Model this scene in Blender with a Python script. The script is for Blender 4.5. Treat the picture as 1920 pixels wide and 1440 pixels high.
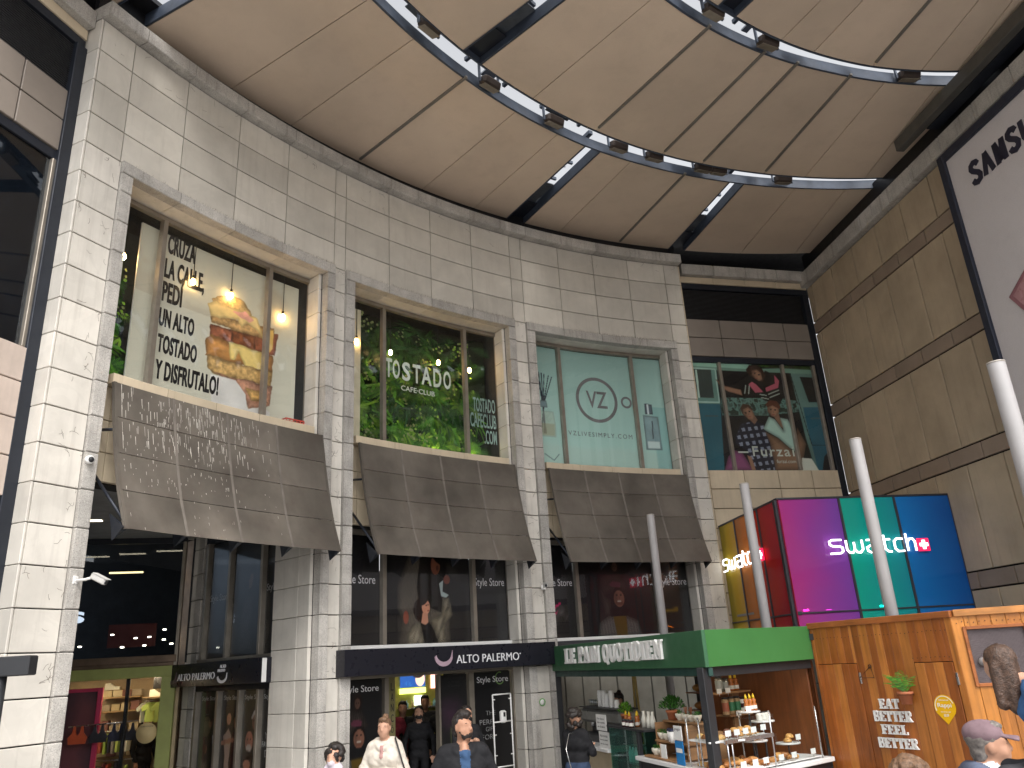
import bpy, bmesh, math, random
import numpy as np
from mathutils import Vector, Matrix
random.seed(7); RNG = np.random.default_rng(7)
for _o in list(bpy.data.objects): bpy.data.objects.remove(_o)
SC = bpy.context.scene; COL = SC.collection
R_ = math.radians

# ---------------------------------------------------------------- camera, sky, sun, exposure
CAM_H = 2.25
cd = bpy.data.cameras.new('camera'); cam = bpy.data.objects.new('camera', cd); COL.objects.link(cam)
_p, _r = R_(19.722), R_(-3.438)
_f = Vector((0, math.cos(_p), math.sin(_p))); _u = Vector((0, -math.sin(_p), math.cos(_p))); _x = Vector((1, 0, 0))
_X = math.cos(_r)*_x + math.sin(_r)*_u; _U = -math.sin(_r)*_x + math.cos(_r)*_u
cam.matrix_world = Matrix(((_X.x, _U.x, -_f.x, 0), (_X.y, _U.y, -_f.y, 0), (_X.z, _U.z, -_f.z, CAM_H), (0, 0, 0, 1)))
cd.sensor_width = 36; cd.lens = 1460/1920*36; cd.clip_end = 2000; cd.clip_start = 0.05
SC.camera = cam
SUN_EL, SUN_AZ = R_(52), R_(160)          # the street side, behind the camera to the right
w = bpy.data.worlds.new('World'); SC.world = w; w.use_nodes = True
nt = w.node_tree; bg = nt.nodes['Background']
sky = nt.nodes.new('ShaderNodeTexSky'); sky.sky_type = 'NISHITA'; sky.sun_disc = False
sky.sun_elevation = SUN_EL; sky.sun_rotation = SUN_AZ; sky.air_density = 1.0; sky.dust_density = 4.0; sky.ozone_density = 1.0
hs = nt.nodes.new('ShaderNodeHueSaturation'); hs.inputs['Saturation'].default_value = 0.12   # an even, hazy white sky
nt.links.new(sky.outputs[0], hs.inputs['Color']); nt.links.new(hs.outputs[0], bg.inputs['Color']); bg.inputs['Strength'].default_value = 0.15
sl = bpy.data.lights.new('sun', 'SUN'); sun = bpy.data.objects.new('sun', sl); COL.objects.link(sun)
sl.energy = 0.8; sl.angle = R_(20); sl.color = (1.0, 0.95, 0.88)
_d = Vector((math.sin(SUN_AZ)*math.cos(SUN_EL), math.cos(SUN_AZ)*math.cos(SUN_EL), math.sin(SUN_EL)))
sun.rotation_euler = _d.to_track_quat('Z', 'Y').to_euler(); sun.location = (0, 0, 40)
SC.view_settings.view_transform = 'Standard'; SC.view_settings.look = 'None'
SC.view_settings.exposure = 1.08; SC.view_settings.gamma = 1.0; SC.view_settings.use_curve_mapping = False

# ---------------------------------------------------------------- materials
MATS = {}
def mat(name, col, rough=.6, metal=0.0, var=.10, scale=4.0, bump=0.0, bscale=60.0, objvar=0.0, spec=.5, emit=None, estr=0,
        streak=0.0, grain=None, speck=0.0, alpha=None, dirt=0.0, dirtcol=(.10, .085, .07), stretch=None, vein=0.0):
    if name in MATS: return MATS[name]
    m = bpy.data.materials.new(name); m.use_nodes = True; MATS[name] = m
    N, L = m.node_tree.nodes, m.node_tree.links; b = N['Principled BSDF']
    b.inputs['Roughness'].default_value = rough; b.inputs['Metallic'].default_value = metal
    b.inputs['Specular IOR Level'].default_value = spec
    geo = N.new('ShaderNodeNewGeometry'); vec = geo.outputs['Position']
    if stretch:
        mp = N.new('ShaderNodeMapping'); mp.inputs['Scale'].default_value = stretch; L.new(vec, mp.inputs['Vector']); vec = mp.outputs[0]
    def noise(sc, det=5, v=None, ro=.55, dis=0):
        n = N.new('ShaderNodeTexNoise'); n.inputs['Scale'].default_value = sc; n.inputs['Detail'].default_value = det
        n.inputs['Roughness'].default_value = ro; n.inputs['Distortion'].default_value = dis; L.new(v or vec, n.inputs['Vector']); return n.outputs['Fac']
    def ramp(fac, a, b_, ca=0, cb=1):
        r = N.new('ShaderNodeMapRange'); r.inputs['From Min'].default_value = a; r.inputs['From Max'].default_value = b_
        r.inputs['To Min'].default_value = ca; r.inputs['To Max'].default_value = cb; L.new(fac, r.inputs['Value']); return r.outputs[0]
    def mix(fac, a, bcol, mode='MIX'):
        x = N.new('ShaderNodeMix'); x.data_type = 'RGBA'; x.blend_type = mode
        if isinstance(fac, (int, float)): x.inputs[0].default_value = fac
        else: L.new(fac, x.inputs[0])
        for i, c in ((6, a), (7, bcol)):
            if isinstance(c, (tuple, list)): x.inputs[i].default_value = (*c[:3], 1)
            else: L.new(c, x.inputs[i])
        return x.outputs[2]
    c = tuple(col)
    lo = tuple(max(0, v*(1-var*1.6)) for v in col); hi = tuple(min(1, v*(1+var*1.6)) for v in col)
    out = mix(ramp(noise(scale), .25, .75), lo, hi)
    if vein: out = mix(ramp(noise(1.3, 8, None, .6, 1.6), .485, .5, 0, vein), out, tuple(v*.55 for v in col))
    if speck:
        out = mix(ramp(noise(90, 3), .52, .62, 0, speck), out, tuple(v*.35 for v in col))
        out = mix(ramp(noise(70, 3), .60, .70, 0, speck), out, tuple(min(1, v*1.7) for v in col))
    if streak:
        mp = N.new('ShaderNodeMapping'); mp.inputs['Scale'].default_value = (9, 9, .5); L.new(geo.outputs['Position'], mp.inputs['Vector'])
        out = mix(ramp(noise(1.2, 6, mp.outputs[0], .65), .52, .75, 0, streak), out, dirtcol)
    if dirt: out = mix(ramp(noise(2.3, 9, None, .7), .50, .78, 0, dirt), out, dirtcol)
    if grain:
        mp = N.new('ShaderNodeMapping'); mp.inputs['Scale'].default_value = grain; L.new(geo.outputs['Position'], mp.inputs['Vector'])
        out = mix(ramp(noise(2.0, 6, mp.outputs[0], .6, .6), .40, .70, 0, .62), out, tuple(v*.40 for v in col))
        out = mix(ramp(noise(.9, 3, mp.outputs[0], .5, 1.2), .62, .74, 0, .7), out, tuple(v*.30 for v in col))
    if objvar:
        oi = N.new('ShaderNodeObjectInfo'); hsv = N.new('ShaderNodeHueSaturation'); L.new(ramp(oi.outputs['Random'], 0, 1, 1-objvar, 1+objvar), hsv.inputs['Value'])
        L.new(out, hsv.inputs['Color']); out = hsv.outputs[0]
    L.new(out, b.inputs['Base Color'])
    rr = ramp(noise(scale*2.3, 4), .2, .8, max(0, rough-.12), min(1, rough+.12)); L.new(rr, b.inputs['Roughness'])
    if bump:
        bp = N.new('ShaderNodeBump'); bp.inputs['Strength'].default_value = bump; bp.inputs['Distance'].default_value = .01
        L.new(noise(bscale, 4), bp.inputs['Height']); L.new(bp.outputs[0], b.inputs['Normal'])
    if emit: b.inputs['Emission Color'].default_value = (*emit, 1); b.inputs['Emission Strength'].default_value = estr
    return m
def glass(name, tint=(1, 1, 1), refl=.12, rough=.02, dens=0.0):
    if name in MATS: return MATS[name]
    m = bpy.data.materials.new(name); m.use_nodes = True; MATS[name] = m
    N, L = m.node_tree.nodes, m.node_tree.links; N.remove(N['Principled BSDF']); o = N['Material Output']
    t = N.new('ShaderNodeBsdfTransparent'); t.inputs[0].default_value = (*tint, 1)
    g = N.new('ShaderNodeBsdfGlossy'); g.inputs['Roughness'].default_value = rough; g.inputs['Color'].default_value = (.9, .95, 1, 1)
    lw = N.new('ShaderNodeFresnel'); lw.inputs['IOR'].default_value = 1.32
    mr = N.new('ShaderNodeMapRange'); mr.inputs['To Max'].default_value = 1.0; mr.inputs['To Min'].default_value = max(0, refl-.08); L.new(lw.outputs[0], mr.inputs['Value'])
    gg = N.new('ShaderNodeNewGeometry'); iv = N.new('ShaderNodeMath'); iv.operation = 'SUBTRACT'; iv.inputs[0].default_value = 1; L.new(gg.outputs['Backfacing'], iv.inputs[1])
    ml = N.new('ShaderNodeMath'); ml.operation = 'MULTIPLY'; L.new(mr.outputs[0], ml.inputs[0]); L.new(iv.outputs[0], ml.inputs[1])
    mx = N.new('ShaderNodeMixShader'); L.new(ml.outputs[0], mx.inputs[0]); L.new(t.outputs[0], mx.inputs[1]); L.new(g.outputs[0], mx.inputs[2])
    out = mx.outputs[0]
    if dens:
        d = N.new('ShaderNodeBsdfDiffuse'); d.inputs[0].default_value = (*[v*.8 for v in tint], 1)
        m2 = N.new('ShaderNodeMixShader'); m2.inputs[0].default_value = dens; L.new(out, m2.inputs[1]); L.new(d.outputs[0], m2.inputs[2]); out = m2.outputs[0]
    L.new(out, o.inputs[0]); return m
def vcol_mat(name, rough=.45, emit=0.0):
    """printed picture: colours carried by the print's own vertices"""
    if name in MATS: return MATS[name]
    m = bpy.data.materials.new(name); m.use_nodes = True; MATS[name] = m
    N, L = m.node_tree.nodes, m.node_tree.links; b = N['Principled BSDF']; b.inputs['Roughness'].default_value = rough
    a = N.new('ShaderNodeVertexColor'); a.layer_name = 'print'; L.new(a.outputs[0], b.inputs['Base Color'])
    n = N.new('ShaderNodeTexNoise'); n.inputs['Scale'].default_value = 3; bp = N.new('ShaderNodeBump'); bp.inputs['Strength'].default_value = .06
    L.new(n.outputs[0], bp.inputs['Height']); L.new(bp.outputs[0], b.inputs['Normal'])
    if emit: L.new(a.outputs[0], b.inputs['Emission Color']); b.inputs['Emission Strength'].default_value = emit
    return m
def lamp_mat(name, col, s):
    if name in MATS: return MATS[name]
    m = bpy.data.materials.new(name); m.use_nodes = True; MATS[name] = m
    b = m.node_tree.nodes['Principled BSDF']; b.inputs['Emission Color'].default_value = (*col, 1); b.inputs['Emission Strength'].default_value = s
    b.inputs['Base Color'].default_value = (*col, 1); return m

marble   = mat('pale_marble', (.60, .565, .50), .42, var=.07, scale=1.6, objvar=.10, vein=.07, streak=.20, dirt=.14, dirtcol=(.30, .27, .23), spec=.4)
marble_w = mat('weathered_marble', (.635, .60, .54), .5, var=.08, scale=1.6, objvar=.10, vein=.08, streak=.26, dirt=.18, dirtcol=(.27, .24, .21), spec=.35)
granite  = mat('rough_granite', (.47, .445, .41), .75, var=.16, scale=3, objvar=.12, speck=.55, bump=.8, bscale=30, streak=.45)
cream    = mat('cream_tile', (.60, .50, .36), .55, var=.07, scale=2, objvar=.07, streak=.22, dirtcol=(.24, .18, .12))
tanstone = mat('tan_stone_panel', (.455, .36, .25), .65, var=.10, scale=1.2, objvar=.10, dirt=.22, streak=.26, dirtcol=(.22, .17, .12), bump=.12, bscale=120)
tanband  = mat('brown_stone_band', (.29, .22, .165), .65, var=.08, scale=2, objvar=.08, bump=.12, bscale=120)
greypan  = mat('grey_bay_panel', (.235, .20, .17), .6, var=.06, scale=2, objvar=.05)
joint    = mat('dark_joint', (.012, .010, .009), .95)
darkmet  = mat('dark_metal', (.018, .022, .032), .45, metal=.3)
blackm   = mat('black_metal', (.012, .012, .014), .4, metal=.2)
bluesteel= mat('blue_grey_steel', (.050, .064, .092), .5, metal=.1, var=.15, dirt=.25)
soffitm  = mat('tan_soffit_panel', (.64, .515, .40), .6, var=.07, scale=.5, objvar=.08, dirt=.22, dirtcol=(.40, .31, .23), bump=.05, bscale=220, speck=.10)
alu      = mat('bronze_aluminium', (.30, .265, .22), .38, metal=.55, var=.12)
awnm     = mat('weathered_awning_sheet', (.118, .103, .086), .42, var=.30, scale=1.1, objvar=.12, dirt=.7, dirtcol=(.085, .065, .055), streak=.22, spec=.5)
awnrib   = mat('awning_rib', (.165, .145, .125), .5, var=.15, scale=5)
white_p  = mat('white_paint', (.80, .79, .77), .4, var=.03)
black_p  = mat('black_print', (.012, .012, .013), .35, var=.05)
pane_g   = glass('clear_pane')
pane_d   = glass('dark_pane', (.55, .60, .66), .14)

# ---------------------------------------------------------------- builders
WM = {}
def reg(o, parent=None):
    COL.objects.link(o); WM[o] = Matrix.LocRotScale(o.location, o.rotation_euler, o.scale)
    if parent is not None:
        o.parent = parent; o.matrix_parent_inverse = WM[parent].inverted()
    return o
def tag(o, label, cat, group=None, kind=None):
    o['label'] = label; o['category'] = cat
    if group: o['group'] = group
    if kind: o['kind'] = kind
    return o
def thing(name, loc, label, cat, group=None, rz=0):
    o = bpy.data.objects.new(name, None); o.empty_display_size = .2; o.location = loc; o.rotation_euler = (0, 0, rz)
    reg(o); return tag(o, label, cat, group)
class MB:
    def __init__(s): s.v = []; s.f = []; s.m = []; s.mats = []; s.smooth = []
    def mi(s, m):
        if m not in s.mats: s.mats.append(m)
        return s.mats.index(m)
    def add(s, v, f, m=None, smooth=False):
        n = len(s.v); s.v += [tuple(p) for p in v]; k = s.mi(m) if m else 0
        for q in f: s.f.append(tuple(i+n for i in q)); s.m.append(k); s.smooth.append(smooth)
        return s
    def box(s, x0, x1, y0, y1, z0, z1, m=None, M=None, bev=0):
        if bev:
            b = min(bev, abs(x1-x0)*.45, abs(y1-y0)*.45, abs(z1-z0)*.45); V = []
            for (zz, ins) in ((z0, b), (z0+b, 0), (z1-b, 0), (z1, b)):
                xa, xb, ya, yb = x0+ins, x1-ins, y0+ins, y1-ins
                V += [(xa+b, ya, zz), (xb-b, ya, zz), (xb, ya+b, zz), (xb, yb-b, zz), (xb-b, yb, zz), (xa+b, yb, zz), (xa, yb-b, zz), (xa, ya+b, zz)]
            F = [tuple(range(7, -1, -1)), tuple(range(24, 32))]
            for k in range(3):
                for i in range(8): F.append((k*8+i, k*8+(i+1) % 8, (k+1)*8+(i+1) % 8, (k+1)*8+i))
        else:
            V = [(x0, y0, z0), (x1, y0, z0), (x1, y1, z0), (x0, y1, z0), (x0, y0, z1), (x1, y0, z1), (x1, y1, z1), (x0, y1, z1)]
            F = [(0, 3, 2, 1), (4, 5, 6, 7), (0, 1, 5, 4), (1, 2, 6, 5), (2, 3, 7, 6), (3, 0, 4, 7)]
        if M is not None: V = [tuple(M @ Vector(p)) for p in V]
        return s.add(V, F, m)
    def tube(s, pts, r, m=None, n=10, cap=True):
        pts = [Vector(p) for p in pts]; rs = r if isinstance(r, (list, tuple)) else [r]*len(pts); V = []; F = []
        for i, p in enumerate(pts):
            d = (pts[min(i+1, len(pts)-1)]-pts[max(i-1, 0)]).normalized(); a = d.orthogonal().normalized() if abs(d.z) > .99 else d.cross(Vector((0, 0, 1))).normalized(); b = d.cross(a)
            for k in range(n):
                t = 2*math.pi*k/n; V.append(p + rs[i]*(math.cos(t)*a + math.sin(t)*b))
        for i in range(len(pts)-1):
            for k in range(n): F.append((i*n+k, i*n+(k+1) % n, (i+1)*n+(k+1) % n, (i+1)*n+k))
        if cap: F += [tuple(range(n-1, -1, -1)), tuple(range((len(pts)-1)*n, len(pts)*n))]
        return s.add(V, F, m, True)
    def lathe(s, prof, c=(0, 0, 0), m=None, n=14, cap=True):
        V = []; F = []
        for r, z in prof:
            for k in range(n): t = 2*math.pi*k/n; V.append((c[0]+r*math.cos(t), c[1]+r*math.sin(t), c[2]+z))
        for i in range(len(prof)-1):
            for k in range(n): F.append((i*n+k, i*n+(k+1) % n, (i+1)*n+(k+1) % n, (i+1)*n+k))
        if cap: F += [tuple(range(n-1, -1, -1)), tuple(range((len(prof)-1)*n, len(prof)*n))]
        return s.add(V, F, m, True)
    def ball(s, c, rx, ry=None, rz=None, m=None, n=10, k=7):
        ry = ry or rx; rz = rz or rx
        prof = [(math.sin(math.pi*(i+.02)/(k+.04)), -math.cos(math.pi*(i+.02)/(k+.04))) for i in range(k+1)]
        V = []; F = []
        for r, z in prof:
            for j in range(n): t = 2*math.pi*j/n; V.append((c[0]+rx*r*math.cos(t), c[1]+ry*r*math.sin(t), c[2]+rz*z))
        for i in range(k):
            for j in range(n): F.append((i*n+j, i*n+(j+1) % n, (i+1)*n+(j+1) % n, (i+1)*n+j))
        return s.add(V, F, m, True)
    def prism(s, poly, y0, y1, m=None):
        """polygon in x,z extruded along y (front y0)"""
        n = len(poly); V = [(x, y0, z) for x, z in poly]+[(x, y1, z) for x, z in poly]
        F = [tuple(range(n)), tuple(range(2*n-1, n-1, -1))]+[(i, i+n, (i+1) % n+n, (i+1) % n) for i in range(n)]
        return s.add(V, F, m)
    def ribbon(s, pts, wid, y0, y1, m=None, closed=False):
        """flat stroke of width wid along x,z points"""
        P = [Vector((a, b)) for a, b in pts]; n = len(P); Ls = []; Rs = []
        for i in range(n):
            a = P[i-1] if (i or closed) else P[i]; b = P[(i+1) % n] if (i < n-1 or closed) else P[i]
            d1 = (P[i]-a); d2 = (b-P[i]); d1 = d1.normalized() if d1.length > 1e-9 else d2.normalized(); d2 = d2.normalized() if d2.length > 1e-9 else d1
            nn = Vector((-(d1+d2).y, (d1+d2).x)); nn = nn.normalized() if nn.length > 1e-6 else Vector((-d1.y, d1.x))
            k = wid/2/max(.45, nn.dot(Vector((-d1.y, d1.x)))); Ls.append(P[i]+nn*k); Rs.append(P[i]-nn*k)
        for i in range(n if closed else n-1):
            j = (i+1) % n; q = [Rs[i], Rs[j], Ls[j], Ls[i]]; s.prism([(v.x, v.y) for v in q], y0, y1, m)
        return s
    def mesh(s, name):
        me = bpy.data.meshes.new(name); me.from_pydata(s.v, [], s.f)
        for m in s.mats: me.materials.append(m)
        if len(s.mats) > 1: me.polygons.foreach_set('material_index', s.m)
        me.polygons.foreach_set('use_smooth', s.smooth); me.update(); return me
    def obj(s, name, parent=None, loc=(0, 0, 0), rz=0, m=None, rot=None):
        if m and not s.mats: s.mats = [m]
        return put(name, s.mesh(name), parent, loc, rz, rot)
def put(name, me, parent=None, loc=(0, 0, 0), rz=0, rot=None):
    o = bpy.data.objects.new(name, me); o.location = loc; o.rotation_euler = rot or (0, 0, rz); return reg(o, parent)
# the curved wall: a circle in plan; theta grows to the right as seen from the forecourt
CX, CY, RW = 8.487, 2.314, 15.18
def cp(th, r=RW, z=0): t = R_(th); return Vector((CX+r*math.sin(t), CY+r*math.cos(t), z))
CACHE = {}
def arc_mesh(name, dth, r0, r1, h, m, seg=3, bev=.006):
    """curved block: spans dth degrees, radii r0 (front, nearer the centre) to r1, height h; origin bottom middle of the front"""
    key = (name, round(dth, 3), round(r0, 3), round(r1, 3), round(h, 3), m.name)
    if key in CACHE: return CACHE[key]
    V = []; F = []; a = R_(dth)/2; rows = []
    bt = bev/r0
    # cross-section outline with small bevel on the front edge
    sec = [(r1, 0), (r0+bev, 0), (r0, bev), (r0, h-bev), (r0+bev, h), (r1, h)]
    for i in range(seg+1):
        t = -a+2*a*i/seg
        for r, z in sec: V.append((r*math.sin(t), r*math.cos(t)-r0, z))
    n = len(sec)
    for i in range(seg):
        for k in range(n): F.append((i*n+k, i*n+(k+1) % n, (i+1)*n+(k+1) % n, (i+1)*n+k))
    F += [tuple(range(n-1, -1, -1)), tuple(range(seg*n, seg*n+n))]
    me = bpy.data.meshes.new(name); me.from_pydata(V, [], F); me.materials.append(m); me.update(); CACHE[key] = me; return me
def arc(name, th0, th1, z0, z1, r0, r1, m, parent, gap=.006, seg=None, bev=.006):
    g = math.degrees(gap/r0); d = th1-th0-g; me = arc_mesh(name, d, r0, r1, z1-z0-gap, m, seg or max(1, min(8, round(d/1.3))), bev)
    tm = (th0+th1)/2; o = put(name, me, parent, cp(tm, r0, z0+gap/2), -R_(tm)); return o
class Frame:
    """vertical plane: x to the right as seen, y into the wall, z up"""
    def __init__(s, p0, p1): s.p0 = Vector((p0[0], p0[1], 0)); d = Vector((p1[0]-p0[0], p1[1]-p0[1])); s.len = d.length; s.a = math.atan2(d.y, d.x); s.u = Vector((math.cos(s.a), math.sin(s.a), 0)); s.n = Vector((-s.u.y, s.u.x, 0))
    def p(s, x, z=0, y=0): return s.p0+s.u*x+s.n*y+Vector((0, 0, z))
    def block(s, name, x0, x1, z0, z1, y0, y1, m, parent, bev=.006, gap=0):
        x0 += gap/2; x1 -= gap/2; z0 += gap/2; z1 -= gap/2
        key = ('blk', name, round(x1-x0, 3), round(z1-z0, 3), round(y1-y0, 3), m.name, bev)
        if key not in CACHE: CACHE[key] = MB().box(-(x1-x0)/2, (x1-x0)/2, 0, y1-y0, 0, z1-z0, m, bev=bev).mesh(name)
        return put(name, CACHE[key], parent, s.p((x0+x1)/2, z0, y0), s.a)
    def put(s, name, mb, parent, x=0, z=0, y=0, m=None): return mb.obj(name, parent, s.p(x, z, y), s.a, m)
# lettering -------------------------------------------------------
def text_verts(txt, ext=.5, off=0.0, shear=0.0, spacing=1.0):
    cu = bpy.data.curves.new('t', 'FONT'); cu.body = txt; cu.size = 1; cu.extrude = .5; cu.offset = off; cu.shear = shear; cu.space_character = spacing; cu.resolution_u = 3
    ob = bpy.data.objects.new('t', cu); COL.objects.link(ob); bpy.context.view_layer.update()
    me = bpy.data.meshes.new_from_object(ob.evaluated_get(bpy.context.evaluated_depsgraph_get()))
    V = np.array([v.co[:] for v in me.vertices]); F = [tuple(p.vertices) for p in me.polygons]
    bpy.data.objects.remove(ob); bpy.data.curves.remove(cu); bpy.data.meshes.remove(me)
    V[:, :2] -= V[:, :2].min(0); V[:, :2] /= V[:, :2].max(0); V[:, 2] = (V[:, 2]-V[:, 2].min())/max(1e-9, np.ptp(V[:, 2])); return V, F
def text_flat(fr, name, txt, x0, x1, z0, z1, y, thick, m, parent, off=0.0, **k):
    V, F = text_verts(txt, off=off, **k); mb = MB()
    mb.add([((v[0]-.5)*(x1-x0), -v[2]*thick, v[1]*(z1-z0)) for v in V], F, m); return fr.put(name, mb, parent, (x0+x1)/2, z0, y)
def text_arc(name, txt, th0, th1, z0, z1, r, thick, m, parent, off=0.0, fat=(0,), **k):
    V, F = text_verts(txt, off=off, **k); tm = (th0+th1)/2; mb = MB()
    for q, dx in enumerate(fat):
        L = []
        for v in V:
            t = R_((v[0]-.5)*(th1-th0)+dx); rr = r-v[2]*thick-.0006*q; L.append((rr*math.sin(t), rr*math.cos(t)-r, v[1]*(z1-z0)))
        mb.add(L, F, m)
    return mb.obj(name, parent, cp(tm, r, z0), -R_(tm))

# ---------------------------------------------------------------- ground
g = MB().add([(-600, -600, 0), (600, -600, 0), (600, 600, 0), (-600, 600, 0)], [(0, 1, 2, 3)])
ground = g.obj('ground', m=mat('grey_paving', (.30, .29, .28), .7, var=.12, scale=1.2, dirt=.3, bump=.1)); ground['kind'] = 'structure'

# ---------------------------------------------------------------- curved facade
fac = thing('curved_facade', cp(-41.4), 'pale stone mall facade curving round the forecourt with three tall windows', 'building')
TH_L, TH_R = -66.15, -16.5
ROWS_U = [9.03, 9.50, 10.03, 10.55, 11.07]
PROW = [9.03-.456*i for i in range(20)]; PROW = [z for z in PROW if z > .1]+[0.0]
WIN = [(-64.12, -63.47, -49.90, -49.27, -60.18, -53.03), (-48.37, -47.66, -34.12, -33.46, -44.13, -37.16), (-32.36, -31.6, -18.45, -17.8, -28.45, -21.53)]
COLS = [TH_L, -64.2, -60.65, -56.9, -53.15, -49.3, -48.4, -44.7, -41.0, -37.2, -33.5, -32.4, -28.7, -25.2, -21.7, -18.0, TH_R]
# backing wall (the dark seen in the joints), in pieces that leave the windows open
def core(t0, t1, z0, z1): arc('wall_core', t0, t1, z0, z1, RW+.055, RW+.40, joint, fac, gap=0, bev=.001)
core(TH_L, TH_R, 9.03, 11.25)
PIERS = [(TH_L, -64.12), (-49.27, -48.37), (-33.46, -32.36), (-17.8, TH_R)]
for a, b in PIERS: core(a, b, 0, 9.03)
for i in range(len(COLS)-1):
    for j in range(4): arc('wall_tile', COLS[i], COLS[i+1], ROWS_U[j], ROWS_U[j+1], RW, RW+.04, marble, fac, gap=.015)
for a, b in PIERS:
    for k in range(len(PROW)-1): arc('pier_tile', a, b, PROW[k+1], PROW[k], RW, RW+.04, marble_w, fac, gap=.015)
# end returns of the curve
for th, sgn in ((TH_L, -1), (TH_R, 1)):
    zs = sorted(PROW+ROWS_U[1:])
    p = cp(th, RW); q = cp(th, RW+.5)
    fr = Frame(q, p) if sgn < 0 else Frame(p, q)
    for k in range(len(zs)-1): fr.block('return_tile', 0, .5, zs[k], zs[k+1], -.03, 0, marble_w if sgn < 0 else cream, fac, gap=.008)
# coping stones
cj = [-66.3, -63.95, -60.7, -56.9, -53.1, -49.2, -44.85, -41.2, -37.6, -34.15, -32.2, -28.6, -25.1, -21.6, -18.6, -16.42]
for a, b in zip(cj, cj[1:]): arc('coping_stone', a, b, 11.075, 11.31, RW-.17, RW+.3, granite, fac, gap=.01, bev=.012)
# window surrounds, reveals, spandrels
for wi, (a0, a1, b0, b1, m1, m2) in enumerate(WIN):
    jt = [a0, a0+3.55, a0+7.25, a0+10.95, b1]
    for a, b in zip(jt, jt[1:]): arc('lintel_stone', a, b, 8.86, 9.05, RW-.055, RW+.12, granite, fac, gap=.01, bev=.012)
    jt2 = [a1, jt[1], jt[2], jt[3], b0]
    for a, b in zip(jt2, jt2[1:]): arc('soffit_stone', a, b, 8.86, 8.93, RW+.122, RW+.44, marble_w, fac, gap=.008)
    pr = [z for z in PROW if z < 8.86]; zs = [8.86]+pr[0:]
    for k in range(len(zs)-1):
        arc('jamb_stone', a0, a1, zs[k+1], zs[k], RW-.05, RW+.12, granite, fac, gap=.009, bev=.012)
        arc('jamb_stone', b0, b1, zs[k+1], zs[k], RW-.05, RW+.12, granite, fac, gap=.009, bev=.012)
        for th, sg in ((a1, 1), (b0, -1)):
            deep = .98 if (wi == 0 and sg < 0 and zs[k] < 5.0) else .32
            p, q = cp(th, RW+.122), cp(th, RW+.122+deep)
            fr = Frame(p, q) if sg > 0 else Frame(p, q)
            yy = (-.06, -.0) if sg < 0 else (0, .06)
            yy = (0, .06) if sg < 0 else (-.06, 0)
            cut = [0, .30, deep] if deep > .5 else [0, deep]
            for c0, c1 in zip(cut, cut[1:]): fr.block('reveal_tile', c0, c1, zs[k+1], zs[k], yy[0], yy[1], marble_w, fac, gap=.008)
    # sill course and spandrel tiles behind the awning
    sj = [a0+1.1, a0+4.15, a0+7.1, a0+9.9, b0-.45]
    for a, b in zip(sj, sj[1:]): arc('sill_stone', a, b, 5.90, 6.035, RW+.03, RW+.50, cream, fac, gap=.006)
    spz = [4.55, 4.99, 5.45, 5.895] if wi else [4.66, 5.03, 5.45, 5.895]
    spj = [a1, a1+.95, a0+4.3, a0+7.4, a0+10.5, b0]
    for a, b in zip(spj, spj[1:]):
        for z0, z1 in zip(spz, spz[1:]): arc('spandrel_tile', a, b, z0, z1, RW+.20, RW+.26, cream, fac, gap=.010)
    arc('spandrel_core', a1, b0, 4.53 if wi else 4.65, 6.04, RW+.262, RW+.55, joint, fac, gap=0)
    # upper window: frame > panes, mullions
    G = RW+.43
    wn = arc('window', a1, b0, 8.78, 8.858, G-.03, G+.05, alu, fac, gap=.002)
    arc('sill_rail', a1, b0, 6.04, 6.10, G-.03, G+.05, alu, wn, gap=.002)
    for th in (m1, m2): arc('mullion', th-.13, th+.13, 6.10, 8.78, G-.05, G+.05, alu, wn, gap=0)
    for th in (a1+.10, b0-.10): arc('frame_post', th-.10, th+.10, 6.10, 8.78, G-.03, G+.05, alu, wn, gap=0)
    for a, b in ((a1+.2, m1-.13), (m1+.13, m2-.13), (m2+.13, b0-.2)): arc('pane', a, b, 6.10, 8.78, G, G+.008, pane_g, wn, gap=0, bev=.001)
    if wi == 0: continue
    # lower window above the shop sign
    wn = arc('window', a1, b0, 4.44, 4.53, G-.03, G+.05, alu, fac, gap=.002)
    arc('sill_rail', a1, b0, 2.60, 2.66, G-.06, G+.05, white_p, wn, gap=.002)
    for th in (m1, m2): arc('mullion', th-.14, th+.14, 2.66, 4.44, G-.05, G+.05, alu, wn, gap=0)
    for th in (a1+.10, b0-.10): arc('frame_post', th-.10, th+.10, 2.66, 4.44, G-.03, G+.05, alu, wn, gap=0)
    for a, b in ((a1+.2, m1-.14), (m1+.14, m2-.14), (m2+.14, b0-.2)): arc('pane', a, b, 2.66, 4.44, G, G+.008, pane_g, wn, gap=0, bev=.001)
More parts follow.
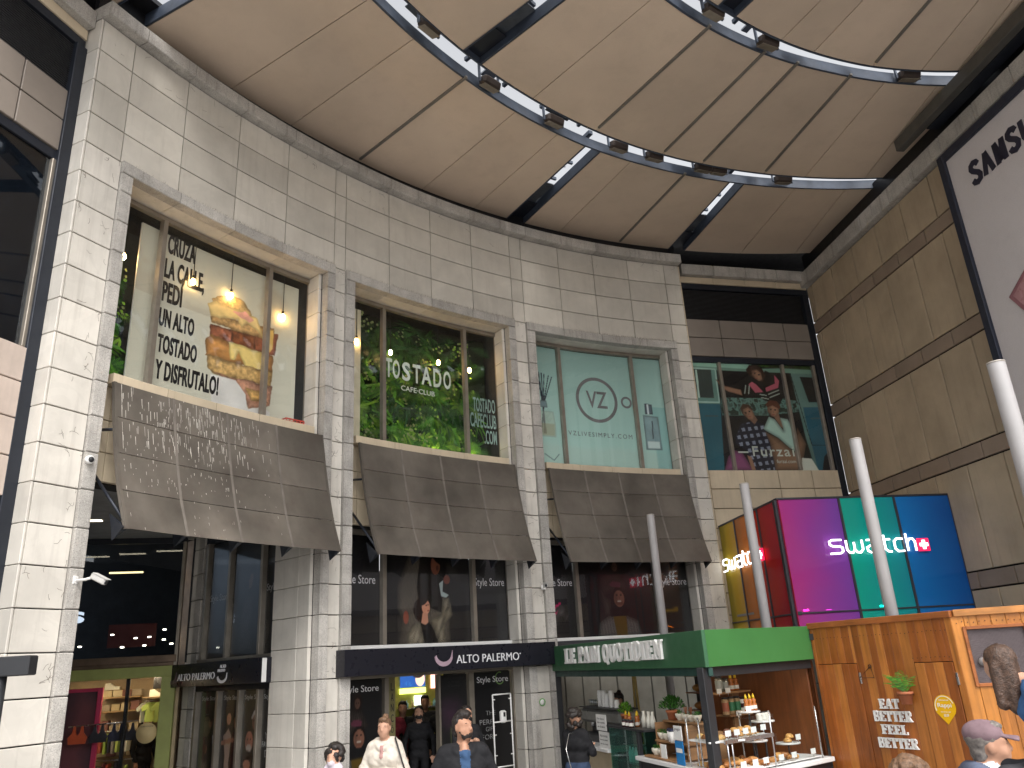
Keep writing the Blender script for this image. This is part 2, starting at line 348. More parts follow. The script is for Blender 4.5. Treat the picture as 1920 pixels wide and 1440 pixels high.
# dark rooms behind the glass so nothing shines through from behind
dark_in = mat('dark_interior', (.03, .032, .035), .9, var=.2)
arc('room_back_wall', TH_L, -49.0, 4.95, 11.2, RW+2.2, RW+2.4, dark_in, fac, gap=0); arc('room_back_wall', -49.0, TH_R, 4.55, 11.2, RW+2.2, RW+2.4, dark_in, fac, gap=0)
arc('room_floor', -49.0, TH_R-.3, 4.42, 4.54, RW+.56, RW+2.2, dark_in, fac, gap=0); arc('room_floor', -63.4, -49.0, 4.90, 4.98, RW+.56, RW+2.2, dark_in, fac, gap=0)
arc('roof_slab', TH_L, TH_R, 11.26, 11.5, RW+.40, RW+2.4, dark_in, fac, gap=0)
arc('lower_back_wall', -48.9, TH_R, 0.0, 4.42, RW+4.6, RW+4.8, dark_in, fac, gap=0)
for th in (-33.0, -17.0): # cross walls
    fr = Frame(cp(th, RW+.45), cp(th, RW+4.6)); fr.block('cross_wall', 0, 4.1, 0, 4.4, -.06, .06, dark_in, fac, bev=0)
for th in (-65.6, -48.9, -33.0, -17.0):
    fr = Frame(cp(th, RW+.45), cp(th, RW+2.2)); fr.block('cross_wall', 0, 1.74, 4.56, 11.2, -.06, .06, dark_in, fac, bev=0)

# ---------------------------------------------------------------- awnings
AWD = [(.02, 5.90), (.11, 5.42), (.22, 4.94), (.36, 4.46), (.556, 3.97)]
def awning(t0, t1, label):
    tm = (t0+t1)/2; A = thing('awning', cp(tm, RW-.1, 3.97), label, 'awning', 'awnings over the shop entrances')
    n = 4; cols = [t0+(t1-t0)*i/n for i in range(n+1)]
    for i in range(n):
        for j in range(4):
            (d0, z0), (d1, z1) = AWD[j], AWD[j+1]; a, b = cols[i]+.02, cols[i+1]-.02; mb = MB(); V = []; sg = 3
            for k in range(sg+1):
                t = a+(b-a)*k/sg
                for (d, z, e) in ((d0, z0-.004, 0), (d1, z1+.004, 0), (d1, z1+.004, .018), (d0, z0-.004, .018)): V.append(cp(t, RW-d+e, z)-cp(tm, RW-.1, 3.97))
            F = []
            for k in range(sg):
                for q in range(4): F.append((k*4+q, (k+1)*4+q, (k+1)*4+(q+1) % 4, k*4+(q+1) % 4))
            F += [(0, 1, 2, 3), (sg*4+3, sg*4+2, sg*4+1, sg*4)]
            mb.add(V, F, awnm); mb.obj('awning_panel', A, cp(tm, RW-.1, 3.97))
    for i, t in enumerate(cols):
        mb = MB(); o0 = cp(tm, RW-.1, 3.97)
        for j in range(4):
            (d0, z0), (d1, z1) = AWD[j], AWD[j+1]; wd = .05; V = []
            for tt in (t-.075, t+.075):
                for (d, z, e) in ((d0, z0, -.004), (d1, z1, -.004), (d1, z1, .05), (d0, z0, .05)): V.append(cp(tt, RW-d+e, z)-o0)
            mb.add(V, [(0, 3, 2, 1), (4, 5, 6, 7), (0, 1, 5, 4), (1, 2, 6, 5), (2, 3, 7, 6), (3, 0, 4, 7)], awnrib if 0 < i < n else awnm)
        mb.obj('rib', A, o0)
        MB().tube([cp(t, RW+.2, 4.75)-o0, cp(t, RW-.5, 4.05)-o0], .02, darkmet, 6).obj('stay', A, o0); MB().tube([cp(t, RW+.2, 5.3)-o0, cp(t, RW-.12, 5.25)-o0], .02, darkmet, 6).obj('stay', A, o0)
        mb = MB(); mb.add([cp(t-.15, RW-.53, 3.99)-o0, cp(t+.15, RW-.53, 3.99)-o0, cp(t, RW-.30, 3.86)-o0, cp(t, RW-.2, 4.2)-o0], [(0, 1, 2), (0, 2, 3), (1, 3, 2), (0, 3, 1)], darkmet)
        mb.obj('bracket', A, o0)
    return A
aw1 = awning(-63.0, -49.95, 'weathered grey awning streaked with white droppings below the sandwich poster')
aw2 = awning(-47.05, -34.3, 'stained grey sheet awning below the window full of green plants')
aw3 = awning(-31.1, -18.6, 'mottled grey sheet awning below the mint green window')
# dried droppings on the first awning
mb = MB(); o0 = cp(-58, RW-.1, 3.97)
drop_m = mat('dried_droppings', (.62, .58, .52), .8, var=.1)
for _ in range(420):
    t = min(-53.8, max(-62.7, random.gauss(-58.9, 2.3))); u = min(3.95, abs(random.gauss(0.2, 1.5))); j = int(u); fr_ = u-j
    (d0, z0), (d1, z1) = AWD[j], AWD[j+1]; ln = random.uniform(.02, .16)*(1 if u < 1.6 else .35); w_ = random.uniform(.0015, .005)
    d = d0+(d1-d0)*fr_; z = z0+(z1-z0)*fr_; f2 = min(.97, fr_+ln/.49); dd = d0+(d1-d0)*f2; zz = z0+(z1-z0)*f2; tw = math.degrees(w_/RW)
    mb.add([cp(t-tw, RW-d-.004, z)-o0, cp(t+tw, RW-d-.004, z)-o0, cp(t+tw*.6, RW-dd-.004, zz)-o0, cp(t-tw*.6, RW-dd-.004, zz)-o0], [(0, 1, 2, 3)], drop_m)
o = mb.obj('droppings', aw1, o0); o['kind'] = 'stuff'

# ---------------------------------------------------------------- flat end bays
louv = mat('louvre_slat', (.055, .055, .06), .5, metal=.2)
def bay(fr, W, name, label, x_from=0.0):
    B = thing(name, fr.p(x_from+W/2), label, 'building')
    X0, X1 = x_from, x_from+W
    fr.block('wall_core', X0, X1, 0, 11.2, .13, .4, joint, B, bev=0)
    n = max(1, round(W/.87)); xs = [X0+W*i/n for i in range(n+1)]
    for a, b in zip(xs, xs[1:]):
        fr.block('coping_stone', a, b, 10.93, 11.22, -.14, .4, granite, B, gap=.01, bev=.012)
        fr.block('frieze_tile', a, b, 10.76, 10.928, -.02, .1, cream, B, gap=.006)
        for z0, z1 in ((9.32, 9.80), (8.84, 9.32)): fr.block('bay_panel', a, b, z0, z1, 0, .1, greypan, B, gap=.018)
        for z0, z1 in ((5.64, 6.07), (5.20, 5.64), (4.76, 5.20), (4.3, 4.76), (3.85, 4.3), (3.4, 3.85), (2.95, 3.4), (2.5, 2.95), (2.0, 2.5), (1.5, 2.0), (1.0, 1.5), (.5, 1.0), (0, .5)): 
            if z1 > 4.7 or x_from >= 0: fr.block('bay_tile', a, b, z0, z1, -.03, .1, cream if x_from >= 0 else mat('pinkish_tile', (.52, .43, .37), .55, var=.08, objvar=.06, streak=.25, dirtcol=(.25, .2, .17)), B, gap=.016)
    lv = MB()
    k = 9.82; 
    while k < 10.60: lv.add([(-W/2, -.0, k), (W/2, 0, k), (W/2, .05, k+.03), (-W/2, .05, k+.03), (-W/2, 0, k+.008), (W/2, 0, k+.008)], [(0, 1, 2, 3), (4, 5, 1, 0)], louv); k += .034
    o = fr.put('louvre', lv, B, (X0+X1)/2, 0, .03); o['kind'] = 'stuff'
    fr.block('louvre_frame', X0, X1, 10.61, 10.755, 0, .1, darkmet, B)
    # window
    wn = fr.block('window', X0, X1, 8.70, 8.835, .02, .12, darkmet, B)
    for x in ((X0+.71, X0+2.39, X0+3.24) if x_from >= 0 else (X1-.16, X1-2.1)): fr.block('mullion', x-.035, x+.035, 6.08, 8.70, .0, .10, alu, wn)
    fr.block('pane', X0, X1-(.17 if x_from >= 0 else .16), 6.08, 8.70, .05, .058, pane_g if x_from >= 0 else pane_d, wn, bev=0)
    fr.block('corner_post', *((X1-.17, X1) if x_from >= 0 else (X1-.15, X1+.30)), 2.4 if x_from >= 0 else 0, 10.62, -.035, .1, darkmet, B)
    if x_from < 0: fr.block('window_void', X0, X1-.16, 6.1, 8.7, .10, .115, dark_in, B, bev=0)
    return B
FB = Frame((4.256, 17.15), (7.59, 18.0))
bay(FB, 3.47, 'end_bay', 'shaded flat stone bay with dark louvres beside the tan side wall')
FL2 = Frame((-5.70, 8.37), (-5.70+math.sin(R_(17)), 8.37+math.cos(R_(17))))
bay(FL2, 3.15, 'end_bay', 'dark flat bay with louvres and black window at the left edge', -3.0)

# ---------------------------------------------------------------- right side wall
ry = R_(-8.5); RP0 = Vector((7.62, 17.98)); RD = Vector((-math.sin(ry), -math.cos(ry)))
FR = Frame(RP0, RP0+RD)
rw = thing('side_wall', FR.p(5), 'tan stone side wall of tall panels and darker bands behind the colourful glass box', 'wall')
FR.block('wall_core', 0, 13, 0, 10.9, .06, .4, joint, rw, bev=0)
bands = [(9.51, 9.82), (7.345, 7.66), (5.20, 5.51), (3.03, 3.34), (.86, 1.17)]
tall = [(9.82, 10.78), (7.66, 9.51), (5.51, 7.345), (3.34, 5.20), (1.17, 3.03), (0, .86)]
xs = [0, .24]+[1.18+.925*i for i in range(13)]
for a, b in zip(xs, xs[1:]):
    for z0, z1 in tall: FR.block('stone_panel', a, b, z0, z1, 0, .045, tanstone, rw, gap=.030)
xb = [0, .80]+[.80+.91*i for i in range(1, 14)]
for a, b in zip(xb, xb[1:]):
    for z0, z1 in bands: FR.block('band_stone', a, b, z0, z1, -.006, .045, tanband, rw, gap=.028)
for i in range(14): FR.block('coping_stone', i*.93, i*.93+.93, 10.78, 11.15, -.16, .4, granite, rw, gap=.01, bev=.015)

# ---------------------------------------------------------------- dry growth: spiky fringe on the lintels, dead creeper on the piers
twig = mat('dead_twig', (.10, .075, .055), .9)
mb = MB(); O = cp(-41, RW, 9.05); rd = random.Random(17)
for (a0, a1, b0, b1, m1, m2) in WIN:
    for i in range(330):
        u = rd.random()**.6; t = a0+(b1-a0)*u; hgt = rd.uniform(.015, .055)*(1.4 if u < .06 else 1); dx = math.degrees(rd.uniform(-.02, .02)/RW); r = RW-rd.uniform(.0, .05); w_ = math.degrees(.0016/RW)
        mb.add([cp(t-w_, r, 9.05)-O, cp(t+w_, r, 9.05)-O, cp(t+dx, r-rd.uniform(0, .03), 9.05+hgt)-O], [(0, 1, 2)], twig)
o = mb.obj('dry_fringe', fac, O); o['kind'] = 'stuff'
mb = MB()
def creeper(th, z, n, step, sp):
    ang = rd.uniform(-1.2, 1.2) - 1.57*rd.choice((0, 0, 1)); w_ = .0018
    for i in range(n):
        ang += rd.uniform(-.6, .6); t2 = th+math.degrees(math.sin(ang)*step/RW); z2 = z+math.cos(ang)*step*rd.choice((1, 1, -1) if i == 0 else (1,))
        nx, nz = math.cos(ang)*w_, -math.sin(ang)*w_; r = RW-.002
        mb.add([cp(th-math.degrees(nx/RW), r, z-nz)-O, cp(th+math.degrees(nx/RW), r, z+nz)-O, cp(t2+math.degrees(nx/RW), r, z2+nz)-O, cp(t2-math.degrees(nx/RW), r, z2-nz)-O], [(0, 1, 2, 3)], twig); th, z = t2, z2
        if th < TH_L+.1 or th > TH_R-.1: break
        if rd.random() < sp and n > 4: creeper(th, z, n//2, step, sp*.5)
for a, b in PIERS:
    for i in range(42): creeper(rd.uniform(a+.15, b-.15) if i % 3 else b-.12, rd.uniform(2.2, 9.0), rd.randint(3, 6), .022, .22)
for i in range(36): creeper(rd.uniform(TH_L+.5, TH_R-.5), 11.06-rd.random()**2*.5, rd.randint(3, 6), .03, .2)
o = mb.obj('dead_creeper', fac, O); o['kind'] = 'stuff'

# ---------------------------------------------------------------- canopy over the forecourt
ZS = 11.6
def lerp_r(tab): xs_ = [a for a, _ in tab]; ys_ = [b for _, b in tab]; return lambda t: float(np.interp(t, xs_, ys_))
r1lo = lerp_r([(-75, 12.0), (-57, 12.15), (-33, 12.41), (-1, 12.49), (10, 12.5)])
r1up = lerp_r([(-75, 11.68), (-56, 11.75), (-30, 11.96), (-1, 12.09), (10, 12.1)])
r2lo = lerp_r([(-75, 8.95), (-40, 9.03), (-17, 9.12), (1, 9.29), (10, 9.3)])
r2up = lerp_r([(-75, 8.6), (-33, 8.66), (-13, 8.84), (-1, 8.89), (10, 8.9)])
can = thing('canopy', cp(-35, 10.5, ZS), 'high tan panelled canopy ceiling with curved open slots above the forecourt', 'canopy')
def sector(name, t0, t1, ri, ro, z0, z1, m, parent, gap=.01, seg=None):
    n = seg or max(2, round((t1-t0)/1.6)); V = []; F = []; O = cp((t0+t1)/2, (ri(t0)+ro(t0))/2, z0)
    for i in range(n+1):
        t = t0+(t1-t0)*i/n
        for r, z, sg in ((ri(t)+gap, z0, 0), (ro(t)-gap, z0, 0), (ro(t)-gap, z1, 0), (ri(t)+gap, z1, 0)):
            tt = t+(math.degrees(gap/r) if i == 0 else -math.degrees(gap/r) if i == n else 0); V.append(cp(tt, r, z)-O)
    for i in range(n):
        for k in range(4): F.append((i*4+k, (i+1)*4+k, (i+1)*4+(k+1) % 4, i*4+(k+1) % 4))
    F += [(0, 1, 2, 3), (n*4+3, n*4+2, n*4+1, n*4)]
    return MB().add(V, F, m).obj(name, parent, O)
K = lambda v: (lambda t: v)
def strip(name, tab, t0, t1, z0, z1, dr, m, parent, n=None):
    return sector(name, t0, t1, (lambda t: tab(t)+min(dr, 0)), (lambda t: tab(t)+max(dr, 0)), z0, z1, m, parent, gap=0, seg=n or max(2, round((t1-t0)/1.5)))
def ring(ri, ro, seams, slots):
    ed = sorted(seams)
    for a, b in zip(ed, ed[1:]):
        if any(abs(a-s0) < .01 for s0, s1 in slots): continue
        sector('ceiling_panel', a, b, ri, ro, ZS, ZS+.05, soffitm, can, gap=.008 if True else 0)
        sector('panel_backing', a, b, ri, ro, ZS+.052, ZS+.09, darkmet, can, gap=0)
    for s0, s1 in slots:
        for t in (s0, s1):
            p, q = cp(t, ri(t), 0), cp(t, ro(t), 0); fr = Frame(p, q); fr.block('slot_beam', 0, fr.len, ZS-.0, ZS+.22, -.02 if t == s1 else -.02, .02, bluesteel, can, bev=0)
r_out = K(15.32)
ring(r1lo, r_out, [-74, -68.5, -65.3, -63.5, -57.4, -52.75, -47.1, -41.3, -36.4, -33.2, -31.5, -28.0, -21.95, -16.9, -15.3, -9.65, -4.3, 1.2, 5.5], [(-65.3, -63.5), (-33.2, -31.5), (-16.9, -15.3)])
ring(r2lo, r1up, [-74, -68, -62, -55.6, -49.3, -47.25, -41.2, -33.7, -25.85, -21.3, -14.2, -9.65, -3.2, 2.5, 7], [(-49.3, -47.25)])
ring(K(4.5), r2up, [-74, -66, -58, -50, -42, -35.0, -32.4, -25.4, -20.7, -12.6, -6.5, -2.1, 4, 9], [(-35.0, -32.4)])
chan = mat('grey_joint_channel', (.20, .185, .165), .5, metal=.4)
for t, ri, ro in ((-47.1, r1lo, r_out), (-21.95, r1lo, r_out), (-33.7, r2lo, r1up), (-21.3, r2lo, r1up), (-14.2, r2lo, r1up), (-12.6, K(4.5), r2up), (-25.85, r2lo, r1up)):
    fr = Frame(cp(t, ri(t)-.08), cp(t, ro(t)-.1)); fr.block('joint_channel', 0, fr.len, ZS-.03, ZS+.01, -.005, .045, chan, can, bev=.004)
# ring beams beside the slots and the steel above them
for tab, dr, t0 in ((r1lo, -.04, -74), (r2lo, -.04, -74)): strip('ring_beam', tab, t0, 6, ZS-.012, ZS+.19, dr, bluesteel, can)
for tab, dr in ((r1up, .03), (r2up, .03)): strip('ring_beam', tab, -74, 6, ZS-.008, ZS+.14, dr, bluesteel, can)
for lo, up in ((r1lo, r1up), (r2lo, r2up)):
    mid = lambda t: (lo(t)+up(t))/2
    a = sector('purlin', -74, 6, (lambda t: mid(t)-.06), (lambda t: mid(t)+.05), ZS+.42, ZS+.52, bluesteel, can, gap=0, seg=40)
    t = -73.0
    while t < 5:
        fr = Frame(cp(t, up(t)), cp(t, lo(t))); fr.block('cross_strut', 0, fr.len, ZS+.40, ZS+.47, -.03, .03, bluesteel, can, bev=0); t += 4.35
    for t, d in ((-54.5, 3.4), (-38.4, 2.6), (-23.4, 3.4), (-15.0, 1.2)):
        sector('cover_plate', t, t+d, (lambda t_: up(t_)+.035), (lambda t_: lo(t_)-.16), ZS+.24, ZS+.26, mat('dark_cover_sheet', (.07, .08, .095), .5, var=.3, dirt=.3), can, gap=0)
    for t, d in ((-44.3, 1.2), (-27, .8), (-62, 4), (-4, 1.6)):
        sector('cover_plate', t, t+d, (lambda t_: up(t_)-.2), (lambda t_: lo(t_)+.2), ZS+.60, ZS+.63, mat('galvanised_sheet', (.22, .24, .27), .5, metal=.5, var=.2, dirt=.3), can, gap=0)
for (t0, t1, ra, rb) in ((-33.2, -31.5, 12.41, 15.3), (-16.9, -15.3, 12.45, 15.3), (-49.3, -47.25, 9.05, 11.8), (-35, -32.4, 4.6, 8.65)):
    tm = (t0+t1)/2
    fr = Frame(cp(tm, ra), cp(tm, rb)); fr.block('radial_purlin', 0, fr.len, ZS+.36, ZS+.44, -.045, .045, bluesteel, can, bev=0)
    r = ra+.3
    k = 0
    while r < rb:
        h = math.radians(t1-t0)*r/2; p = cp(tm, r); f2 = Frame(cp(t0, r), cp(t1, r)); f2.block('cross_strut', 0, f2.len, ZS+.30, ZS+.36, -.025, .025, bluesteel, can, bev=0)
        if k % 3 == 1: MB().tube([cp(t0, r, ZS+.1)-p, cp(t1, r+.25, ZS+.4)-p], .012, darkmet, 6).obj('brace', can, p)
        r += .62; k += 1
    sector('cover_plate', t0-.2, t1+.2, K(ra+(rb-ra)*.52), K(rb+.1), ZS+.50, ZS+.53, MATS['galvanised_sheet'], can, gap=0)
    sector('cover_plate', t0+.15, t1-.15, K(ra+(rb-ra)*.55), K(rb+.1), ZS+.20, ZS+.22, MATS['dark_cover_sheet'], can, gap=0)
    sector('cover_plate', t0+.15, t1-.15, K(ra+(rb-ra)*.78), K(rb+.1), ZS+.12, ZS+.14, darkmet, can, gap=0)
# dark gap between coping and ceiling, closed with black filler walls
sector('gap_wall', -76, -66.3, K(16.3), K(16.4), 11.0, 11.9, blackm, can, gap=0)
sector('gap_wall', -66.3, -16.4, K(RW+.12), K(RW+.2), 11.30, 11.9, blackm, can, gap=0)
sector('gap_wall', -16.4, 6, K(16.6), K(16.7), 11.0, 11.9, blackm, can, gap=0)
sector('gap_sky_block', -76, 6, K(15.0), K(17.0), 11.82, 11.9, blackm, can, gap=0)  # unseen slab added to block the sky above the gap
# steel beam along the side wall
FR.block('edge_beam_or_fill', 4.9, 11.5, 11.30, 11.54, -.52, -.35, mat('olive_steel', (.10, .095, .085), .6, metal=.3, dirt=.3), can, bev=.01)
FR.block('edge_beam_or_fill', 0, 13, 11.16, 11.7, .05, .3, blackm, can, bev=0)  # black filler for the dark gap over the coping, not a beam
FR.block('edge_beam_or_fill', 5.6, 12, 11.30, 11.55, -.34, -.1, darkmet, can, bev=0)
# floodlights tucked in the slots
bodym = mat('brown_floodlight', (.06, .045, .038), .45, metal=.3, var=.2)
lensm = mat('floodlight_lens', (.22, .19, .15), .15, var=.2)
FL_PX = [(-52.6, 11.9), (-45.0, 12.12), (-37.6, 12.18), (-30.2, 12.2), (-26.2, 12.18), (-20.6, 12.2), (-18.9, 12.2), (-11.5, 12.28), (-34.6, 8.82), (-26.2, 8.92), (-7.2, 9.08)]
for i, (t, r) in enumerate(FL_PX):
    where = ['third', 'fourth', 'fifth', 'sixth', 'seventh', 'eighth', 'ninth', 'tenth']
    lab = ('brown floodlight %s from the left in the outer curved ceiling slot' % ['first', 'second', 'third', 'fourth', 'fifth', 'sixth', 'seventh', 'eighth'][i]) if i < 8 else ('brown floodlight %s in the inner curved ceiling slot' % ['nearest the top edge', 'in the middle', 'nearest the side wall'][i-8])
    O = cp(t, r, ZS-.02); T = thing('floodlight', O, lab, 'floodlight', 'floodlights in the ceiling slots', -R_(t))
    mb = MB(); mb.box(-.19, .19, -.10, .10, .0, .16, bodym, Matrix.Rotation(R_(18), 4, 'X'), bev=.035); mb.obj('housing', T, O, -R_(t))
    mb = MB(); mb.box(-.17, .17, -.085, .085, -.012, -.002, lensm, Matrix.Rotation(R_(18), 4, 'X'), bev=.004); mb.obj('lens', T, O, -R_(t))
    mb = MB(); mb.box(-.235, -.205, -.02, .02, .02, .44, bluesteel); mb.box(.205, .235, -.02, .02, .02, .44, bluesteel); mb.tube([(-.22, 0, .08), (-.19, 0, .08)], .02, bluesteel, 6); mb.obj('yoke', T, O, -R_(t))

# ---------------------------------------------------------------- billboard on the side wall
bb = thing('billboard', FR.p(8.2, 3.9, -.25), 'big pale billboard with dark capital lettering high on the tan side wall', 'billboard')
face = mat('lilac_billboard_vinyl', (.60, .565, .57), .5, var=.04, scale=.6, dirt=.10, speck=.12)
FR.block('face', 5.72, 11.2, 4.0, 10.48, -.24, -.06, face, bb, bev=0)
fm = mat('navy_frame', (.025, .03, .05), .45, metal=.3, dirt=.2)
for a in ((5.56, 5.72, 3.84, 10.64), (11.2, 11.36, 3.84, 10.64)): FR.block('frame_bar', *a, -.30, -.04, fm, bb, bev=.01)
for a in ((5.72, 11.2, 10.48, 10.64), (5.72, 11.2, 3.84, 4.0)): FR.block('frame_bar', *a, -.30, -.04, fm, bb, bev=.01)
ink = mat('dark_navy_ink', (.015, .016, .035), .4)
def glyphs(word, x, h):
    """heavy extended capitals drawn as strokes; returns list of ribbons (points in units of h)"""
    G = {'S': [[(.52, .80), (.44, .93), (.25, .98), (.09, .90), (.05, .76), (.14, .62), (.42, .42), (.51, .28), (.46, .10), (.27, .02), (.09, .08), (.02, .22)]],
         'A': [[(.0, 0), (.24, 1.0)], [(.24, 1.0), (.52, 0)]], 'M': [[(.06, 0), (.06, 1)], [(.06, 1), (.29, .08)], [(.29, .08), (.52, 1)], [(.52, 1), (.52, 0)]],
         'U': [[(.05, 1), (.05, .25), (.15, .05), (.28, .01), (.41, .05), (.5, .25), (.5, 1)]], 'N': [[(.06, 0), (.06, 1)], [(.06, 1), (.5, 0)], [(.5, 0), (.5, 1)]],
         'G': [[(.50, .78), (.42, .93), (.26, .99), (.10, .88), (.05, .5), (.10, .12), (.26, .01), (.43, .08), (.50, .22), (.50, .46), (.28, .46)]]}
    out = []
    for ch in word: out.append([[(x+px*h*.92, pz*h) for px, pz in st] for st in G[ch]]); x += h*.95*(.78 if ch != 'M' else .80)
    return out
for let in glyphs('SAMSUNG', 0, .40):
    mb = MB()
    for st in let: mb.ribbon(st, .098, -.012, 0, ink)
    FR.put('letter', mb, bb, 6.19, 9.66, -.242)
phone = mat('rose_phone', (.30, .13, .15), .35, var=.1)
mb = MB(); mb.box(-.9, .9, -.02, 0, -1.6, 1.6, phone, Matrix.Rotation(R_(-32), 4, 'Y'), bev=.012); FR.put('phone_picture', mb, bb, 7.82, 6.59, -.242)
mb = MB(); mb.box(-.82, .82, -.012, 0, -1.52, 1.52, mat('phone_screen', (.42, .22, .23), .3), Matrix.Rotation(R_(-32), 4, 'Y')); FR.put('phone_screen_picture', mb, bb, 7.82, 6.59, -.263)

# ---------------------------------------------------------------- coloured glass box shop
SB, SF, SR = Vector((4.29, 17.10)), Vector((4.67, 14.14)), Vector((8.16, 14.745))
F1 = Frame(SB, SF); F2 = Frame(SF, SR)
sw = thing('glass_box_shop', F2.p(1.75), 'glass box with rainbow coloured panes and white lit lettering beside the tan wall', 'shop')
fram = mat('box_frame', (.06, .06, .07), .4, metal=.5)
def reflection_tint(m, fr, x0, x1, c0, c1):
    """paints a reflected hue shift into the pane colour, unevenly across it"""
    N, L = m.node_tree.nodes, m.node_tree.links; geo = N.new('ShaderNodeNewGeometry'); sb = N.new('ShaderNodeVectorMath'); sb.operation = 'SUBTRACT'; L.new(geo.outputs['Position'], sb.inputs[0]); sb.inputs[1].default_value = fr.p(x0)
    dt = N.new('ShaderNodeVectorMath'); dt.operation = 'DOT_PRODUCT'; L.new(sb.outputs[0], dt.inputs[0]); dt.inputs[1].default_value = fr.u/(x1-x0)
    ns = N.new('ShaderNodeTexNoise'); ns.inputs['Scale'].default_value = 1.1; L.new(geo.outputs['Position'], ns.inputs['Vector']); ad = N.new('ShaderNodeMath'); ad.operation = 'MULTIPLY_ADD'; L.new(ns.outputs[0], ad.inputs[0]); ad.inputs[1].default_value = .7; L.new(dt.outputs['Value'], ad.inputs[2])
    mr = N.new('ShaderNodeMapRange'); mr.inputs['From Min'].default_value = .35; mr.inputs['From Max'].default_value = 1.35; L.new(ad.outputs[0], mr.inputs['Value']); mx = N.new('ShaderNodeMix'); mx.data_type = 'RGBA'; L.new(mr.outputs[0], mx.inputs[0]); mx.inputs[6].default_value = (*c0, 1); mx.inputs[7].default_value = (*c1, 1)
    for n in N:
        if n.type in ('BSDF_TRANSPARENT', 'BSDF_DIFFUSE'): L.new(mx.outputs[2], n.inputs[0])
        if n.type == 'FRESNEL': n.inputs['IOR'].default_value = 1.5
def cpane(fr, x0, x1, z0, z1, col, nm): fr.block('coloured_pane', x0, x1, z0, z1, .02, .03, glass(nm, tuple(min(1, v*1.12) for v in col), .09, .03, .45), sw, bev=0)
Y, O_, R2 = (.92, .80, .14), (.95, .40, .09), (.88, .08, .08); MG, TL, BL_ = (.66, .10, .52), (.04, .62, .50), (.03, .26, .80)
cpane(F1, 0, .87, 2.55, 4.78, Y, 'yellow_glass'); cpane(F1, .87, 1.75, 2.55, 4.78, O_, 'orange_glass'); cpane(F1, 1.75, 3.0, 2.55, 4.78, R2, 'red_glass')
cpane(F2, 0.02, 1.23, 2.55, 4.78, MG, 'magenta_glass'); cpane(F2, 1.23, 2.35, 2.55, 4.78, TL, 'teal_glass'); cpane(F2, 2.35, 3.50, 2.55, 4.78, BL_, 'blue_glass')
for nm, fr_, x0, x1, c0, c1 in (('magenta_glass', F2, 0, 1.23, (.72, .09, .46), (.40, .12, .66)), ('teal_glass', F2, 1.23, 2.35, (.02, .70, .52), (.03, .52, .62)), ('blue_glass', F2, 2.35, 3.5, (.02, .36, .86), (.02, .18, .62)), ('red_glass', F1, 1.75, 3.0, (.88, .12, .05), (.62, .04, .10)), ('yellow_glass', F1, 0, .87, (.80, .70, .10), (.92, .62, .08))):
    reflection_tint(MATS[nm], fr_, x0, x1, c0, c1)  # purple in the magenta pane is a reflection put into its colour
for fr, xs_ in ((F1, (0.0, .87, 2.05)), (F2, (0.0, 1.23, 2.35, 3.5))):
    for x in xs_: fr.block('frame_post', x-.03, x+.03, 0, 4.78, .035, .12, fram, sw)
    for x in xs_[1:]: fr.block('cover_strip', x-.022, x+.022, 2.55, 4.78, -.004, .018, fram, sw, bev=.002)
    fr.block('rail', 0, fr.len, 2.76, 2.82, .035, .12, fram, sw); fr.block('cover_strip', .03, fr.len-.03, 2.775, 2.80, -.003, .018, fram, sw, bev=.002)
    fr.block('top_rail', 0, fr.len, 4.78, 4.815, .0, .14, fram, sw)
    fr.block('dado', .02, fr.len-.02, 0, .35, .04, .10, fram, sw)
    fr.block('shopfront_pane', .03, fr.len-.03, .35, 2.55, .05, .06, pane_d, sw, bev=0)
for k, (x0, x1) in enumerate(((.9, 1.6), (2.6, 3.4))): F2.block('strut', x0, x1, 4.25, 4.29, .3, .34, fram, sw)
mb = MB(); O = F2.p(0)
mb.add([F1.p(.05, 4.70, .06)-O, F1.p(F1.len, 4.70, .1)-O, F2.p(3.5, 4.70, .06)-O, F1.p(.05, 4.70, 3.6)-O], [(0, 1, 2, 3)], pane_g); mb.obj('glass_roof', sw, O)
slot_l = lamp_mat('box_downlight', (1, .9, .75), 18)
for x, y in ((.7, .9), (1.5, 1.5), (2.2, .8), (2.9, 1.6), (1.1, 2.2), (2.6, 2.4)): F2.put('downlight', MB().lathe([(.05, 0), (.05, .03)], (0, 0, 0), slot_l, 10), sw, x, 2.86, y)
F2.block('inner_ceiling', .1, 3.45, 2.89, 2.93, .25, 2.6, mat('box_ceiling', (.25, .25, .25), .7), sw, bev=0)
neon = lamp_mat('lit_white_letter', (1, 1, 1), 1.1); redl = lamp_mat('lit_red_square', (.75, .01, .06), .9)
def arcpts(cx, cz, r, a0, a1, n=10, rz=None): return [(cx+r*math.cos(R_(a0+(a1-a0)*i/n)), cz+(rz or r)*math.sin(R_(a0+(a1-a0)*i/n))) for i in range(n+1)]
